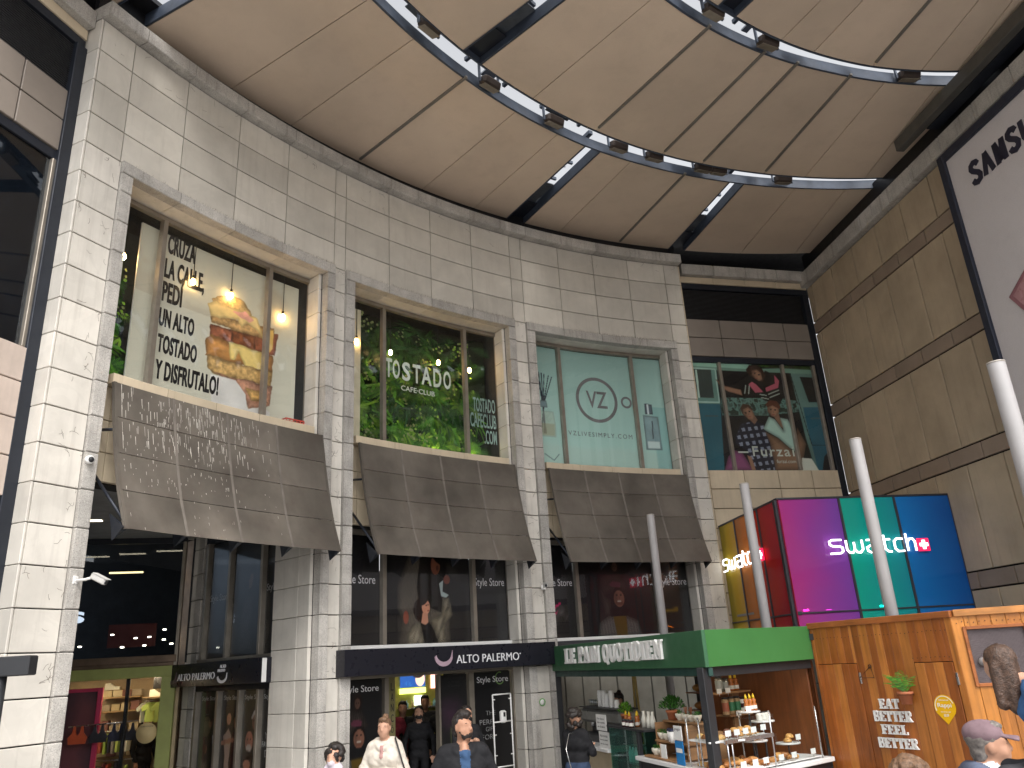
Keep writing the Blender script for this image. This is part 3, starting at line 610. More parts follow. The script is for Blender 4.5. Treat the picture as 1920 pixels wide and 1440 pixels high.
def swatch(fr, x0, wid, z0, parent, h=.26):
    mb = MB(); t = .031; k = wid/2.02
    def X(pts): return [(a*k, b*h) for a, b in pts]
    L = [[(.30, 1.0), (.08, 1.0), (.02, .9), (.02, .66), (.08, .55), (.24, .52), (.30, .42), (.30, .15), (.24, .02), (.0, .0)],
         [(.40, .95), (.40, .25), (.45, .05), (.52, .02), (.58, .25), (.58, .8)], [(.58, .25), (.63, .05), (.70, .02), (.77, .25), (.77, .95)],
         [(.88, .92), (1.12, .95), (1.17, .8), (1.17, .0), (.95, .0), (.88, .12), (.88, .38), (.95, .5), (1.17, .5)],
         [(1.30, 1.25), (1.30, .2), (1.36, .02), (1.44, 0)], [(1.24, .92), (1.44, .92)],
         [(1.74, .92), (1.60, .95), (1.53, .75), (1.53, .2), (1.60, .0), (1.74, .02)],
         [(1.83, 1.3), (1.83, .0)], [(1.83, .6), (1.90, .9), (1.98, .9), (2.02, .7), (2.02, 0)]]
    for l in L: mb.ribbon(X(l), t, -.02, 0, neon)
    fr.put('letters', mb, parent, x0, z0, -.05)
    s = h*.95; x = x0+wid+.06
    fr.block('emblem_square', x, x+s, z0-.01, z0+s-.01, -.05, -.03, redl, parent, bev=0)
    mb = MB(); c = s/2; a = s*.13; b = s*.36
    mb.prism([(c-a, c-b), (c+a, c-b), (c+a, c-a), (c+b, c-a), (c+b, c+a), (c+a, c+a), (c+a, c+b), (c-a, c+b), (c-a, c+a), (c-b, c+a), (c-b, c-a), (c-a, c-a)], -.012, 0, neon); fr.put('emblem_cross', mb, parent, x, z0-.01, -.052)
swatch(F1, .13, 1.75, 3.82, sw, .235); swatch(F2, .83, 1.70, 3.77, sw, .24)

# ---------------------------------------------------------------- tall grey poles
polem = mat('pale_grey_pole', (.40, .385, .385), .45, var=.05, scale=3, streak=.10, dirtcol=(.3, .28, .26))
for (x, y, zt, r), lb in zip(((2.52, 15.1, 4.80, .075), (3.70, 12.66, 4.80, .075), (4.53, 10.14, 4.80, .077), (4.85, 7.37, 4.80, .084)),
                             ('thin grey pole in front of the third awning, farthest of the four', 'grey pole in front of the yellow and orange panes', 'grey pole in front of the teal pane, behind the wooden kiosk', 'nearest grey pole, in front of the pale billboard')):
    P = thing('pole', (x, y, 0), lb, 'pole', 'tall grey poles in a row')
    MB().lathe([(r, 0), (r, zt-.012), (r*.99, zt-.004)], (0, 0, 0), polem, 24).obj('shaft', P, (x, y, 0))
    MB().lathe([(r*1.02, zt-.004), (r*1.02, zt+.012), (r*.9, zt+.016)], (0, 0, 0), mat('pole_cap', (.42, .38, .34), .5), 24).obj('cap', P, (x, y, 0))
    MB().lathe([(r*1.9, 0), (r*1.9, .02), (r*1.05, .03)], (0, 0, 0), polem, 24).obj('base_plate', P, (x, y, 0))

# ---------------------------------------------------------------- black fascia signs with the crescent mark
signb = mat('black_fascia', (.012, .012, .018), .32, var=.04, spec=.4)
letw = mat('white_letter', (.80, .80, .82), .4, var=.02)
cresm = mat('mauve_crescent', (.42, .30, .36), .4)
def crescent_poly(w_, h_, fx=1):
    pts = []
    for i in range(13): a = R_(-178+170*i/12); pts.append((fx*(.5*w_*math.cos(a)*1.0), h_*.62+h_*.62*math.sin(a)))
    pts.append((fx*.50*w_, h_*1.0))
    for i in range(12): a = R_(-14-158*i/11); pts.append((fx*(.42*w_*math.cos(a)+.02*w_), h_*.78+h_*.50*math.sin(a)))
    return pts
t0, t1 = -48.55, -32.25
s1 = thing('shop_sign', cp(-40.4, RW-.2, 2.2), 'long black fascia sign with white lettering above the mall doors', 'sign')
arc('fascia', t0, t1, 2.20, 2.585, RW-.22, RW+.38, signb, s1, gap=0, seg=14)
text_arc('lettering', 'ALTO PALERMO', -40.35, -35.35, 2.305, 2.435, RW-.222, .012, letw, s1, off=-.006)
O = cp(-41.35, RW-.225, 2.27); mb = MB(); mb.prism(crescent_poly(.36, .25), -.01, 0, cresm); mb.obj('crescent', s1, O, R_(41.35))
O = cp(-35.25, RW-.225, 2.41); MB().lathe([(.012, 0), (.012, .01)], (0, 0, 0), letw, 8).obj('registered_mark', s1, O, rot=(R_(90), 0, R_(35.25)))

# ---------------------------------------------------------------- printed pictures
_PN = np.random.default_rng(11).random((64, 64))
def vnoise(u, v, s, octv=4):
    out = 0; amp = 1; tot = 0
    for k in range(octv):
        x = u*s*2**k+k*7.3; y = v*s*2**k+k*3.1; xi = np.floor(x).astype(int); yi = np.floor(y).astype(int); fx = x-xi; fy = y-yi
        fx = fx*fx*(3-2*fx); fy = fy*fy*(3-2*fy); g = lambda a, b: _PN[a % 64, b % 64]
        out = out+amp*((g(xi, yi)*(1-fx)+g(xi+1, yi)*fx)*(1-fy)+(g(xi, yi+1)*(1-fx)+g(xi+1, yi+1)*fx)*fy); tot += amp; amp *= .5
    return out/tot
class Print:
    def __init__(s, u0, u1, z0, z1, nu, nz, base, su=1.0):
        s.u0, s.u1, s.z0, s.z1, s.nu, s.nz, s.su = u0, u1, z0, z1, nu, nz, su
        s.U, s.Z = np.meshgrid(np.linspace(u0, u1, nu), np.linspace(z0, z1, nz)); s.X = s.U*su; s.C = np.zeros((nz, nu, 3))+np.array(base)
    def lay(s, mask, col):
        col = np.array(col) if not callable(col) else col(s)
        s.C = s.C*(1-mask[..., None])+col*mask[..., None]; return s
    def inside(s, pts):
        P = np.array(pts, float); px = P[:, 0]*s.su; pz = P[:, 1]; m = np.zeros(s.X.shape, bool); j = len(P)-1
        d = np.full(s.X.shape, 1e9)
        for i in range(len(P)):
            c = ((pz[i] > s.Z) != (pz[j] > s.Z)) & (s.X < (px[j]-px[i])*(s.Z-pz[i])/((pz[j]-pz[i]) or 1e-9)+px[i]); m ^= c
            ex, ez = px[j]-px[i], pz[j]-pz[i]; t = np.clip(((s.X-px[i])*ex+(s.Z-pz[i])*ez)/max(1e-9, ex*ex+ez*ez), 0, 1)
            d = np.minimum(d, np.hypot(s.X-px[i]-t*ex, s.Z-pz[i]-t*ez)); j = i
        return np.where(m, d, -d)
    def poly(s, pts, col, soft=.012, a=1.0, wob=0.0, ns=9, shade=None, tex=0.0, ts=25):
        d = s.inside(pts)
        if wob: d = d+wob*(vnoise(s.X, s.Z, ns)-.5)*2
        m = np.clip(d/soft+.5, 0, 1)*a; c = np.zeros(s.C.shape)+np.array(col)
        if tex: c = c*(1+tex*2*(vnoise(s.X, s.Z, ts)-.5))[..., None]
        if shade: c = c*(1-shade[0]*np.clip(1-d/shade[1], 0, 1))[..., None]
        return s.lay(m, lambda _: np.clip(c, 0, 1))
    def ell(s, u, z, ru, rz, col, soft=.01, a=1.0, ang=0):
        x = s.X-u*s.su; y = s.Z-z; ca, sa = math.cos(ang), math.sin(ang); q = np.hypot((x*ca+y*sa)/ru, (-x*sa+y*ca)/rz); return s.lay(np.clip((1-q)*min(ru, rz)/soft+.5, 0, 1)*a, col)
    def line(s, pts, w_, col, soft=.006, a=1.0):
        d = np.full(s.X.shape, 1e9)
        for (a0, b0), (a1, b1) in zip(pts, pts[1:]):
            ex, ez = (a1-a0)*s.su, b1-b0; t = np.clip(((s.X-a0*s.su)*ex+(s.Z-b0)*ez)/max(1e-9, ex*ex+ez*ez), 0, 1); d = np.minimum(d, np.hypot(s.X-a0*s.su-t*ex, s.Z-b0-t*ez))
        return s.lay(np.clip((w_/2-d)/soft+.5, 0, 1)*a, col)
    def build(s, name, mapping, m, parent=None, O=Vector((0, 0, 0))):
        V = [tuple(mapping(u, z)-O) for u, z in zip(s.U.ravel(), s.Z.ravel())]; n = s.nu
        F = [(j*n+i, j*n+i+1, (j+1)*n+i+1, (j+1)*n+i) for j in range(s.nz-1) for i in range(n-1)]
        me = bpy.data.meshes.new(name); me.from_pydata(V, [], F); me.materials.append(m)
        at = me.color_attributes.new('print', 'FLOAT_COLOR', 'POINT'); lin = np.where(s.C <= .04045, s.C/12.92, ((np.clip(s.C, 0, 1)+.055)/1.055)**2.4)
        at.data.foreach_set('color', np.concatenate([lin.reshape(-1, 3), np.ones((lin.size//3, 1))], 1).astype(np.float32).ravel()); me.update()
        return put(name, me, parent, O)
def face_on(P, u, z, w_, h, skin, tilt=0, hair=None, smile=False):
    """a simple printed face: shading, eyes, brows, nose and mouth"""
    ca, sa = math.cos(tilt), math.sin(tilt)
    def q(x, y): return (u+(x*ca-y*sa)*w_/P.su, z+(x*sa+y*ca)*w_)
    dk = tuple(v*.45 for v in skin)
    for sx in (-1, 1): P.ell(*q(sx*.22, .10), .10*w_, .045*w_, (.07, .05, .05), .004); P.ell(*q(sx*.22, .2), .14*w_, .03*w_, (.12, .08, .07), .004)
    P.ell(*q(.03, -.10), .055*w_, .15*w_, tuple(v*.75 for v in skin), .01, .7); P.ell(*q(0, -.36), .16*w_, .05*w_, (.40, .2, .18) if not smile else (.72, .66, .6), .004); P.ell(*q(-.35, -.05), .2*w_, .5*w_, dk, .05, .35)
poster_m = vcol_mat('printed_poster', .4)
DEG = RW*math.pi/180
# --- the sandwich poster in the first window
RP = RW+.57
P = Print(-61.12, -50.5, 6.08, 8.69, 300, 250, (.80, .80, .73), DEG*1.037)
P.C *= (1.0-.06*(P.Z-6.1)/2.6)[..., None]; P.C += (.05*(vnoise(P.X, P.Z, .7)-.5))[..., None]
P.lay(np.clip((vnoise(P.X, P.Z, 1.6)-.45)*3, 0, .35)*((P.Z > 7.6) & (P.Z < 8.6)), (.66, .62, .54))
crumb = dict(tex=.30, ts=22, shade=(.35, .07)); 
P.poly([(-56.51, 7.93), (-56.08, 8.01), (-55.0, 8.13), (-54.5, 8.12), (-53.85, 7.97), (-53.7, 7.85), (-54.72, 7.83), (-56.34, 7.82)], (.82, .70, .47), wob=.03, **crumb)
P.poly([(-56.48, 7.50), (-55.02, 7.52), (-53.59, 7.58), (-51.9, 7.70), (-52.0, 7.30), (-53.53, 7.27), (-55.07, 7.27), (-56.42, 7.27)], (.60, .36, .25), wob=.03, tex=.4, ts=14, shade=(.3, .06))
P.poly([(-55.0, 7.52), (-53.4, 7.55), (-53.4, 7.28), (-55.0, 7.27)], (.52, .30, .17), wob=.02, tex=.35, ts=18, shade=(.4, .05))
P.poly([(-56.52, 7.63), (-55.48, 7.70), (-53.42, 7.75), (-52.14, 7.79), (-52.19, 7.50), (-53.17, 7.54), (-54.63, 7.53), (-56.43, 7.52)], (.78, .63, .41), wob=.03, **crumb)
P.poly([(-56.67, 7.81), (-56.15, 7.90), (-54.72, 7.91), (-53.45, 7.87), (-53.1, 7.70), (-52.9, 7.55), (-53.3, 7.66), (-54.04, 7.71), (-54.4, 7.62), (-54.68, 7.74), (-55.4, 7.68), (-55.87, 7.62), (-56.51, 7.63)], (.92, .81, .54), wob=.04, ns=6, tex=.12, ts=7, shade=(.22, .05))
P.poly([(-55.0, 7.85), (-54.2, 7.90), (-53.5, 7.82), (-53.9, 7.74), (-54.6, 7.78)], (.90, .66, .58), wob=.03, tex=.15, ts=9)
P.poly([(-52.6, 7.72), (-52.2, 7.75), (-52.2, 7.42), (-52.4, 7.33), (-52.55, 7.5)], (.90, .76, .42), wob=.02)
P.poly([(-56.65, 7.22), (-56.35, 7.34), (-55.27, 7.30), (-53.53, 7.31), (-52.15, 7.29), (-52.15, 7.0), (-53.46, 6.99), (-54.88, 6.96), (-56.6, 6.96)], (.78, .56, .31), wob=.03, tex=.22, ts=10, shade=(.38, .10))
P.poly([(-55.22, 7.30), (-54.56, 7.32), (-52.6, 7.28), (-52.7, 7.02), (-53.0, 6.94), (-53.55, 6.99), (-53.75, 6.86), (-54.0, 6.86), (-54.15, 7.05), (-54.48, 7.18), (-54.75, 7.02), (-55.0, 7.02), (-55.1, 7.18)], (.92, .82, .50), wob=.03, ns=7, tex=.10, ts=8, shade=(.25, .045))
P.poly([(-56.51, 6.98), (-54.88, 6.97), (-53.46, 7.0), (-52.15, 7.0), (-52.15, 6.74), (-53.4, 6.74), (-54.62, 6.70), (-55.99, 6.69), (-56.4, 6.78)], (.80, .66, .42), wob=.03, **crumb)
P.poly([(-56.1, 6.73), (-54.62, 6.72), (-53.4, 6.75), (-52.15, 6.75), (-52.15, 6.40), (-53.6, 6.28), (-54.0, 6.48), (-54.6, 6.66)], (.70, .52, .42), wob=.04, ns=7, tex=.4, ts=14, shade=(.3, .05))
P.poly([(-53.9, 6.62), (-52.9, 6.62), (-52.3, 6.45), (-53.5, 6.42)], (.80, .64, .38), wob=.02, **crumb)
P.poly([(-56.2, 6.68), (-55.0, 6.70), (-54.55, 6.70), (-53.9, 6.50), (-53.7, 6.25), (-52.6, 6.38), (-52.15, 6.30), (-52.2, 6.12), (-56.0, 6.12)], (.84, .84, .82), wob=.03, ns=4, tex=.08, ts=3)
O = cp(-55.8, RP, 6.08); pz = thing('window_poster', O, 'tall white poster with black Spanish lettering and a big stacked sandwich', 'poster')
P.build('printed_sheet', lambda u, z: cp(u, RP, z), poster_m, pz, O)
for tx, a, b, z0, z1 in (('CRUZÁ', -59.5, -57.75, 8.38, 8.79), ('LA CALLE,', -59.55, -57.05, 7.91, 8.29), ('PEDÍ', -59.55, -58.3, 7.58, 7.99), ('UN ALTO', -59.58, -57.45, 7.18, 7.47), ('TOSTADO', -59.52, -57.15, 6.77, 7.06), ('Y DISFRUTALO!', -59.5, -55.65, 6.36, 6.66)):
    text_arc('lettering', tx, a, b, z0, z1, RP-.003, .002, black_p, pz, off=.030, fat=(-.011, 0, .011), spacing=1.06)
arc('poster_backing', -61.12, -50.5, 6.08, 8.69, RP+.004, RP+.03, white_p, pz, gap=0)
# --- mint poster of the third window
RM = RW+.50
P = Print(-31.3, -18.6, 6.10, 8.78, 220, 170, (.66, .81, .775), DEG*1.033)
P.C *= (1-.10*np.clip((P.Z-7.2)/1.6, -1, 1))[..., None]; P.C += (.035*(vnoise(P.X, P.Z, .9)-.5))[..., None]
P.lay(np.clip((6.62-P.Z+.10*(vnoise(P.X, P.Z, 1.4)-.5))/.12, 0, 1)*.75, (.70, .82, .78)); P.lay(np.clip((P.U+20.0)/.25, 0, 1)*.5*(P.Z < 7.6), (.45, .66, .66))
for i, (a, b) in enumerate(((-30.40, -30.1), (-30.25, -30.05), (-30.0, -30.02), (-29.75, -29.98), (-29.35, -29.95), (-29.05, -29.9))): P.line([(a, 8.2-.02*i), (b, 7.5), (b-(a-b)*.6, 6.80)], .022, (.10, .13, .19))
P.poly([(-30.45, 7.30), (-29.15, 7.30), (-29.0, 6.98), (-29.05, 6.73), (-30.6, 6.73), (-30.6, 7.0)], (.70, .77, .70), a=.55, shade=(.3, .03)); P.poly([(-30.3, 7.53), (-29.7, 7.53), (-29.65, 7.38), (-30.3, 7.38)], (.46, .56, .58), shade=(.3, .03)); P.poly([(-30.55, 7.02), (-29.1, 7.02), (-29.15, 6.76), (-30.55, 6.76)], (.62, .60, .46), a=.5)
P.poly([(-20.50, 7.68), (-19.82, 7.66), (-19.80, 7.42), (-20.52, 7.42)], (.36, .42, .46), shade=(.4, .05)); P.poly([(-20.3, 7.66), (-20.15, 7.66), (-20.15, 7.42), (-20.3, 7.42)], (.85, .9, .9))
P.poly([(-20.75, 7.40), (-19.35, 7.37), (-19.30, 6.58), (-20.80, 6.58)], (.50, .60, .62), a=.85, shade=(.35, .05), tex=.2, ts=4); P.poly([(-20.6, 6.78), (-19.5, 6.78), (-19.5, 6.62), (-20.6, 6.62)], (.78, .86, .85)); P.line([(-19.95, 7.25), (-20.05, 6.85)], .03, (.25, .3, .33))
P.line([(-30.2, 6.35), (-29.4, 6.22), (-28.9, 6.36)], .02, (.35, .45, .45))
O = cp(-25, RM, 6.1); pv = thing('window_poster', O, 'mint green poster with a ringed two letter logo and scent bottles', 'poster')
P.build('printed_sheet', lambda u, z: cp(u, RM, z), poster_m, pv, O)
gi = mat('grey_ink', (.165, .165, .165), .5)
def ring_arc(name, th, z, rad, wd, r, m, parent):
    mb = MB(); n = 40; V = []
    for i in range(n):
        a = 2*math.pi*i/n
        for rr in (rad-wd/2, rad+wd/2): x = rr*math.cos(a); t = x/r; V.append((r*math.sin(t), r*math.cos(t)-r, rr*math.sin(a)))
    mb.add(V, [(2*i, 2*i+1, (2*i+3) % (2*n), (2*i+2) % (2*n)) for i in range(n)], m); return mb.obj(name, parent, cp(th, r, z), -R_(th))
ring_arc('logo_ring', -24.98, 7.675, .495, .075, RM-.004, gi, pv); ring_arc('logo_dot', -22.2, 7.67, .115, .05, RM-.004, gi, pv)
text_arc('lettering', 'VZ', -25.95, -24.0, 7.48, 7.875, RM-.005, .002, gi, pv, off=.012)
text_arc('lettering', 'VZLIVESIMPLY.COM', -27.9, -22.0, 6.81, 6.91, RM-.005, .002, gi, pv, off=-.002, spacing=1.35)
# --- van picture in the flat bay
FU = dict([('sky', (.46, .60, .54)), ('trees', (.10, .17, .06)), ('roof', (.34, .45, .40)), ('doorL', (.30, .42, .39)), ('doorLblue', (.12, .29, .33)), ('winL', (.16, .20, .19)), ('dark', (.035, .04, .05)), ('rearglass', (.30, .42, .39)), ('doorR', (.28, .38, .36)), ('doorRblue', (.12, .28, .33)), ('winR', (.05, .06, .07)), ('wheel', (.02, .03, .06))])
FP = {'sky': [(.0, 8.78), (1.72, 8.78), (1.57, 8.67), (1.44, 8.56), (.0, 8.6)], 'trees': [(1.77, 8.78), (3.34, 8.8), (3.3, 8.6), (2.41, 8.61), (1.79, 8.66)], 'roof': [(0, 8.62), (1.48, 8.58), (2.41, 8.63), (3.3, 8.61), (3.28, 8.5), (2.43, 8.5), (1.47, 8.5), (0, 8.55)],
 'doorL': [(0, 8.56), (.65, 8.56), (.62, 7.7), (.58, 6.37), (.45, 6.08), (0, 6.08)], 'doorLblue': [(0, 7.68), (.61, 7.68), (.59, 6.39), (.45, 6.08), (0, 6.08)], 'winL': [(0, 8.54), (.51, 8.54), (.48, 7.82), (0, 7.83)], 'dark': [(.66, 8.52), (2.6, 8.51), (2.75, 6.08), (.47, 6.08), (.62, 7.68)], 'rearglass': [(.65, 7.84), (2.28, 7.85), (2.68, 7.79), (2.72, 7.53), (1.79, 7.41), (.62, 7.4)],
 'doorR': [(2.62, 8.5), (3.3, 8.5), (3.34, 6.08), (2.81, 6.08), (2.71, 6.89)], 'doorRblue': [(2.79, 7.64), (3.3, 7.65), (3.35, 6.08), (2.88, 6.08), (2.83, 6.73)], 'winR': [(2.86, 8.42), (3.3, 8.41), (3.31, 7.78), (2.98, 7.77)], 'wheel': [(2.99, 6.08), (3.11, 6.42), (3.28, 6.58), (3.35, 6.48), (3.34, 6.08)]}
P = Print(0.0, 3.32, 6.08, 8.72, 250, 210, (.06, .09, .08))
for k in ('sky', 'trees', 'roof', 'doorL', 'doorLblue', 'winL', 'dark', 'rearglass', 'doorR', 'doorRblue', 'winR', 'wheel'): P.poly(FP[k], FU[k], tex=.9 if k in ('trees', 'rearglass') else .12, ts=9 if k in ('trees', 'rearglass') else 2, wob=.02 if k == 'trees' else 0)
P.lay(np.clip((vnoise(P.X, P.Z, 9)-.5)*9, 0, 1)*np.clip(P.inside(FP['rearglass'])/.01, 0, 1)*.85, (.05, .08, .06))
P.line([(.0, 8.56), (.62, 8.55), (.60, 7.72), (0, 7.72)], .03, (.50, .60, .56)); P.line([(.12, 8.5), (.10, 7.84)], .05, (.55, .64, .6)); P.line([(.20, 7.38), (.50, 7.38)], .04, (.20, .26, .27)); P.line([(2.96, 7.36), (3.2, 7.37)], .04, (.22, .30, .31)); P.line([(2.62, 8.5), (2.80, 7.0), (2.84, 6.7), (3.3, 6.7)], .018, (.05, .08, .09))
sk = (.45, .34, .27)
P.poly([(1.22, 8.07), (1.46, 8.21), (1.66, 8.28), (1.86, 8.37), (1.94, 8.56), (2.15, 8.47), (2.28, 8.32), (2.23, 8.06), (2.29, 7.86), (2.18, 7.69), (1.79, 7.79), (1.64, 7.91), (1.24, 7.93)], (.045, .04, .05))
for a, b in (((1.30, 7.96), (1.36, 8.16)), ((1.40, 7.95), (1.46, 8.18)), ((1.70, 7.94), (1.86, 7.92)), ((1.72, 7.86), (1.9, 7.83)), ((1.93, 7.95), (2.22, 8.06)), ((1.95, 7.87), (2.22, 7.97))): P.line([a, b], .026, (.46, .50, .46))
P.poly([(1.44, 8.19), (1.54, 8.26), (1.64, 8.19), (1.8, 8.0), (1.58, 7.98)], (.52, .26, .31)); P.poly([(1.87, 8.11), (2.15, 8.23), (2.17, 8.45), (2.28, 8.3), (2.22, 8.12), (1.88, 8.01)], (.52, .26, .31))
P.poly([(.59, 8.3), (.71, 8.23), (.82, 8.13), (1.21, 8.05), (1.23, 7.9), (.89, 7.98), (.71, 8.08)], sk, wob=.008, shade=(.4, .03))
P.poly([(1.44, 8.56), (1.54, 8.68), (1.73, 8.69), (1.87, 8.6), (1.93, 8.42), (1.85, 8.25), (1.74, 8.3), (1.58, 8.37), (1.47, 8.45)], (.16, .11, .085), wob=.02); P.poly([(1.58, 8.55), (1.72, 8.58), (1.82, 8.5), (1.84, 8.33), (1.74, 8.27), (1.63, 8.35), (1.57, 8.43)], sk, shade=(.35, .05)); face_on(P, 1.70, 8.43, .24, .3, sk, -.35)
P.poly([(.88, 6.88), (1.06, 7.19), (1.25, 7.25), (1.47, 7.25), (1.66, 7.19), (1.74, 6.78), (1.77, 6.08), (1.2, 6.08), (1.09, 6.57), (.85, 6.71)], (.06, .075, .13))
chk = ((np.floor((P.X+.15*P.Z)/.085) % 2) * (np.floor((P.Z-.12*P.X)/.085) % 2)); P.lay(chk*np.clip(P.inside([(.88, 6.88), (1.06, 7.19), (1.25, 7.25), (1.47, 7.25), (1.66, 7.19), (1.74, 6.78), (1.77, 6.08), (1.2, 6.08), (1.09, 6.57), (.85, 6.71)])/.02-.3, 0, 1), (.40, .43, .48))
P.poly([(.47, 6.08), (.61, 6.41), (.78, 6.57), (.99, 6.51), (1.2, 6.08)], (.40, .22, .34), shade=(.3, .1)); P.poly([(1.10, 6.45), (1.2, 6.4), (1.26, 6.1), (1.16, 6.1)], sk)
P.poly([(1.31, 7.31), (1.47, 7.4), (1.52, 7.3), (1.42, 7.19)], tuple(v*.8 for v in sk)); P.poly([(1.11, 7.58), (1.2, 7.7), (1.37, 7.67), (1.45, 7.55), (1.3, 7.5), (1.15, 7.44)], (.20, .14, .10), wob=.01); P.poly([(1.18, 7.56), (1.32, 7.62), (1.43, 7.53), (1.47, 7.38), (1.40, 7.28), (1.28, 7.31), (1.17, 7.44)], sk, shade=(.3, .05)); face_on(P, 1.30, 7.46, .24, .3, sk, .35)
P.poly([(1.66, 7.01), (1.96, 6.86), (2.34, 6.52), (2.53, 7.14), (2.69, 6.73), (2.6, 6.5), (2.43, 6.08), (1.77, 6.08), (1.74, 6.76)], (.40, .31, .24), shade=(.35, .12)); P.poly([(1.63, 7.09), (1.83, 7.39), (1.98, 7.32), (2.15, 7.05), (2.12, 7.37), (2.32, 7.33), (2.43, 7.1), (2.4, 6.52), (2.24, 6.62), (1.98, 6.87), (1.7, 7.03)], (.50, .60, .56), shade=(.3, .08)); P.poly([(2.51, 6.39), (2.76, 6.37), (2.9, 6.08), (2.45, 6.08)], (.62, .64, .6))
P.poly([(1.95, 7.41), (2.1, 7.47), (2.16, 7.1), (2.1, 7.14)], tuple(v*.85 for v in sk)); P.poly([(1.83, 7.62), (1.98, 7.69), (2.13, 7.62), (2.12, 7.5), (2.01, 7.37), (1.9, 7.40), (1.82, 7.51)], sk, shade=(.3, .05)); face_on(P, 1.97, 7.53, .25, .3, sk, -.1); P.poly([(1.80, 7.70), (1.93, 7.80), (2.11, 7.78), (2.19, 7.65), (2.15, 7.58), (1.98, 7.67), (1.83, 7.63)], (.26, .14, .09))
O = FB.p(1.6, 6.08, .09); pf = thing('window_poster', O, 'dim poster of three women around a turquoise van in the shaded bay', 'poster')
P.C = np.clip(P.C*1.30, 0, 1); P.build('printed_sheet', lambda u, z: FB.p(u, z, .09), vcol_mat('printed_poster_dim', .35), pf, O)
lw2 = mat('pale_print', (.52, .58, .50), .5)
mb = MB(); mb.box(0, .26, -.002, 0, 0, .035, lw2); FB.put('dash', mb, pf, .88, 6.50, .087)
text_flat(FB, 'lettering', 'Furzai', 1.25, 2.33, 6.42, 6.66, .086, .002, lw2, pf, off=.012, spacing=1.2); text_flat(FB, 'lettering', 'furzai.com', 1.83, 2.33, 6.26, 6.345, .086, .002, lw2, pf)
# --- black fashion panels in the lower windows
RL = RW+.50
def herring(P, pts, base, sc=.030, k=.55):
    d = P.inside(pts); m = np.clip(d/.012+.5, 0, 1); st = ((np.sin((P.X+P.Z*.8)*2*math.pi/sc)*np.sin((P.Z-.3*P.X)*2*math.pi/(sc*1.7))) > -.1)*1.0
    c = np.array(base)[None, None]*((1-k)+k*st)[..., None]; c = c*(1-.4*np.clip(1-d/.10, 0, 1))[..., None]; P.C = P.C*(1-m[..., None])+c*m[..., None]
def panel_poster(th0, th1, z0, z1, label, paint=None, nu=60, nz=60, texts=(), r=RL, grp=None):
    O = cp((th0+th1)/2, r, z0); T = thing('window_poster', O, label, 'poster', grp)
    P = Print(th0, th1, z0, z1, nu, nz, (.10, .098, .105), DEG*1.033); P.C *= (1+.5*(vnoise(P.X, P.Z, .8)-.5))[..., None]
    if paint: paint(P)
    P.build('printed_sheet', lambda u, z: cp(u, r, z), vcol_mat('printed_poster_gloss', .3), T, O)
    for tx, a, b, za, zb in texts: text_arc('lettering', tx, a, b, za, zb, r-.003, .002, letw, T, off=.0)
    return T
def father(P):
    g = (.40, .37, .33); cA = [(-41.96, 4.2), (-41.08, 4.2), (-40.39, 3.87), (-39.73, 3.91), (-39.06, 3.87), (-38.88, 2.66), (-42.82, 2.63), (-42.55, 3.06), (-42.91, 3.24), (-42.92, 3.57), (-42.84, 3.67)]
    herring(P, cA, g); P.poly([(-41.09, 4.2), (-39.02, 4.2), (-38.9, 3.5), (-39.53, 3.17), (-41.2, 3.34), (-41.45, 3.6)], (.09, .075, .07), a=.9)
    herring(P, [(-39.2, 4.1), (-38.2, 4.0), (-37.75, 3.77), (-37.97, 3.65), (-38.74, 3.76), (-39.1, 3.84)], (.22, .21, .2))
    P.poly([(-42.9, 3.1), (-42.0, 3.2), (-42.3, 2.65), (-42.85, 2.63)], (.24, .22, .2), a=.5)
    P.ell(-39.95, 4.00, .10, .17, (.50, .30, .22)); P.poly([(-40.4, 4.2), (-39.4, 4.2), (-39.5, 4.0), (-39.9, 4.06)], (.07, .05, .045)); P.ell(-39.8, 3.95, .03, .05, (.32, .18, .13))
    P.ell(-42.27, 3.10, .055, .11, (.52, .28, .22)); P.ell(-39.08, 3.75, .07, .08, (.50, .28, .22)); P.poly([(-39.69, 3.68), (-39.36, 3.74), (-39.43, 3.54), (-38.94, 3.48), (-39.17, 3.43), (-39.55, 3.46)], (.68, .74, .74))
    P.ell(-41.2, 3.22, .14, .19, (.14, .085, .07)); P.ell(-40.75, 3.27, .085, .12, (.80, .56, .44)); P.ell(-40.95, 3.36, .10, .05, (.14, .085, .07), ang=.5); P.ell(-40.72, 3.30, .016, .01, (.1, .06, .05), .004); P.ell(-40.58, 3.31, .014, .009, (.1, .06, .05), .004); P.ell(-40.58, 3.21, .025, .009, (.6, .28, .25), .004)
    P.poly([(-41.0, 3.18), (-40.62, 3.16), (-40.58, 3.0), (-40.85, 2.97), (-41.12, 3.01)], (.74, .52, .42))
    herring(P, [(-42.3, 2.8), (-41.87, 2.96), (-41.22, 3.05), (-40.83, 2.62), (-42.1, 2.62)], (.60, .56, .48), .024, .75); herring(P, [(-40.58, 3.06), (-39.59, 3.16), (-39.45, 3.44), (-38.89, 3.43), (-38.66, 3.13), (-39.3, 2.98), (-39.21, 2.62), (-39.81, 2.62), (-40.16, 2.9)], (.60, .56, .48), .024, .75)
    P.poly([(-41.17, 3.0), (-40.8, 2.97), (-40.53, 3.02), (-40.16, 2.88), (-39.81, 2.62), (-40.83, 2.62)], (.05, .045, .05))
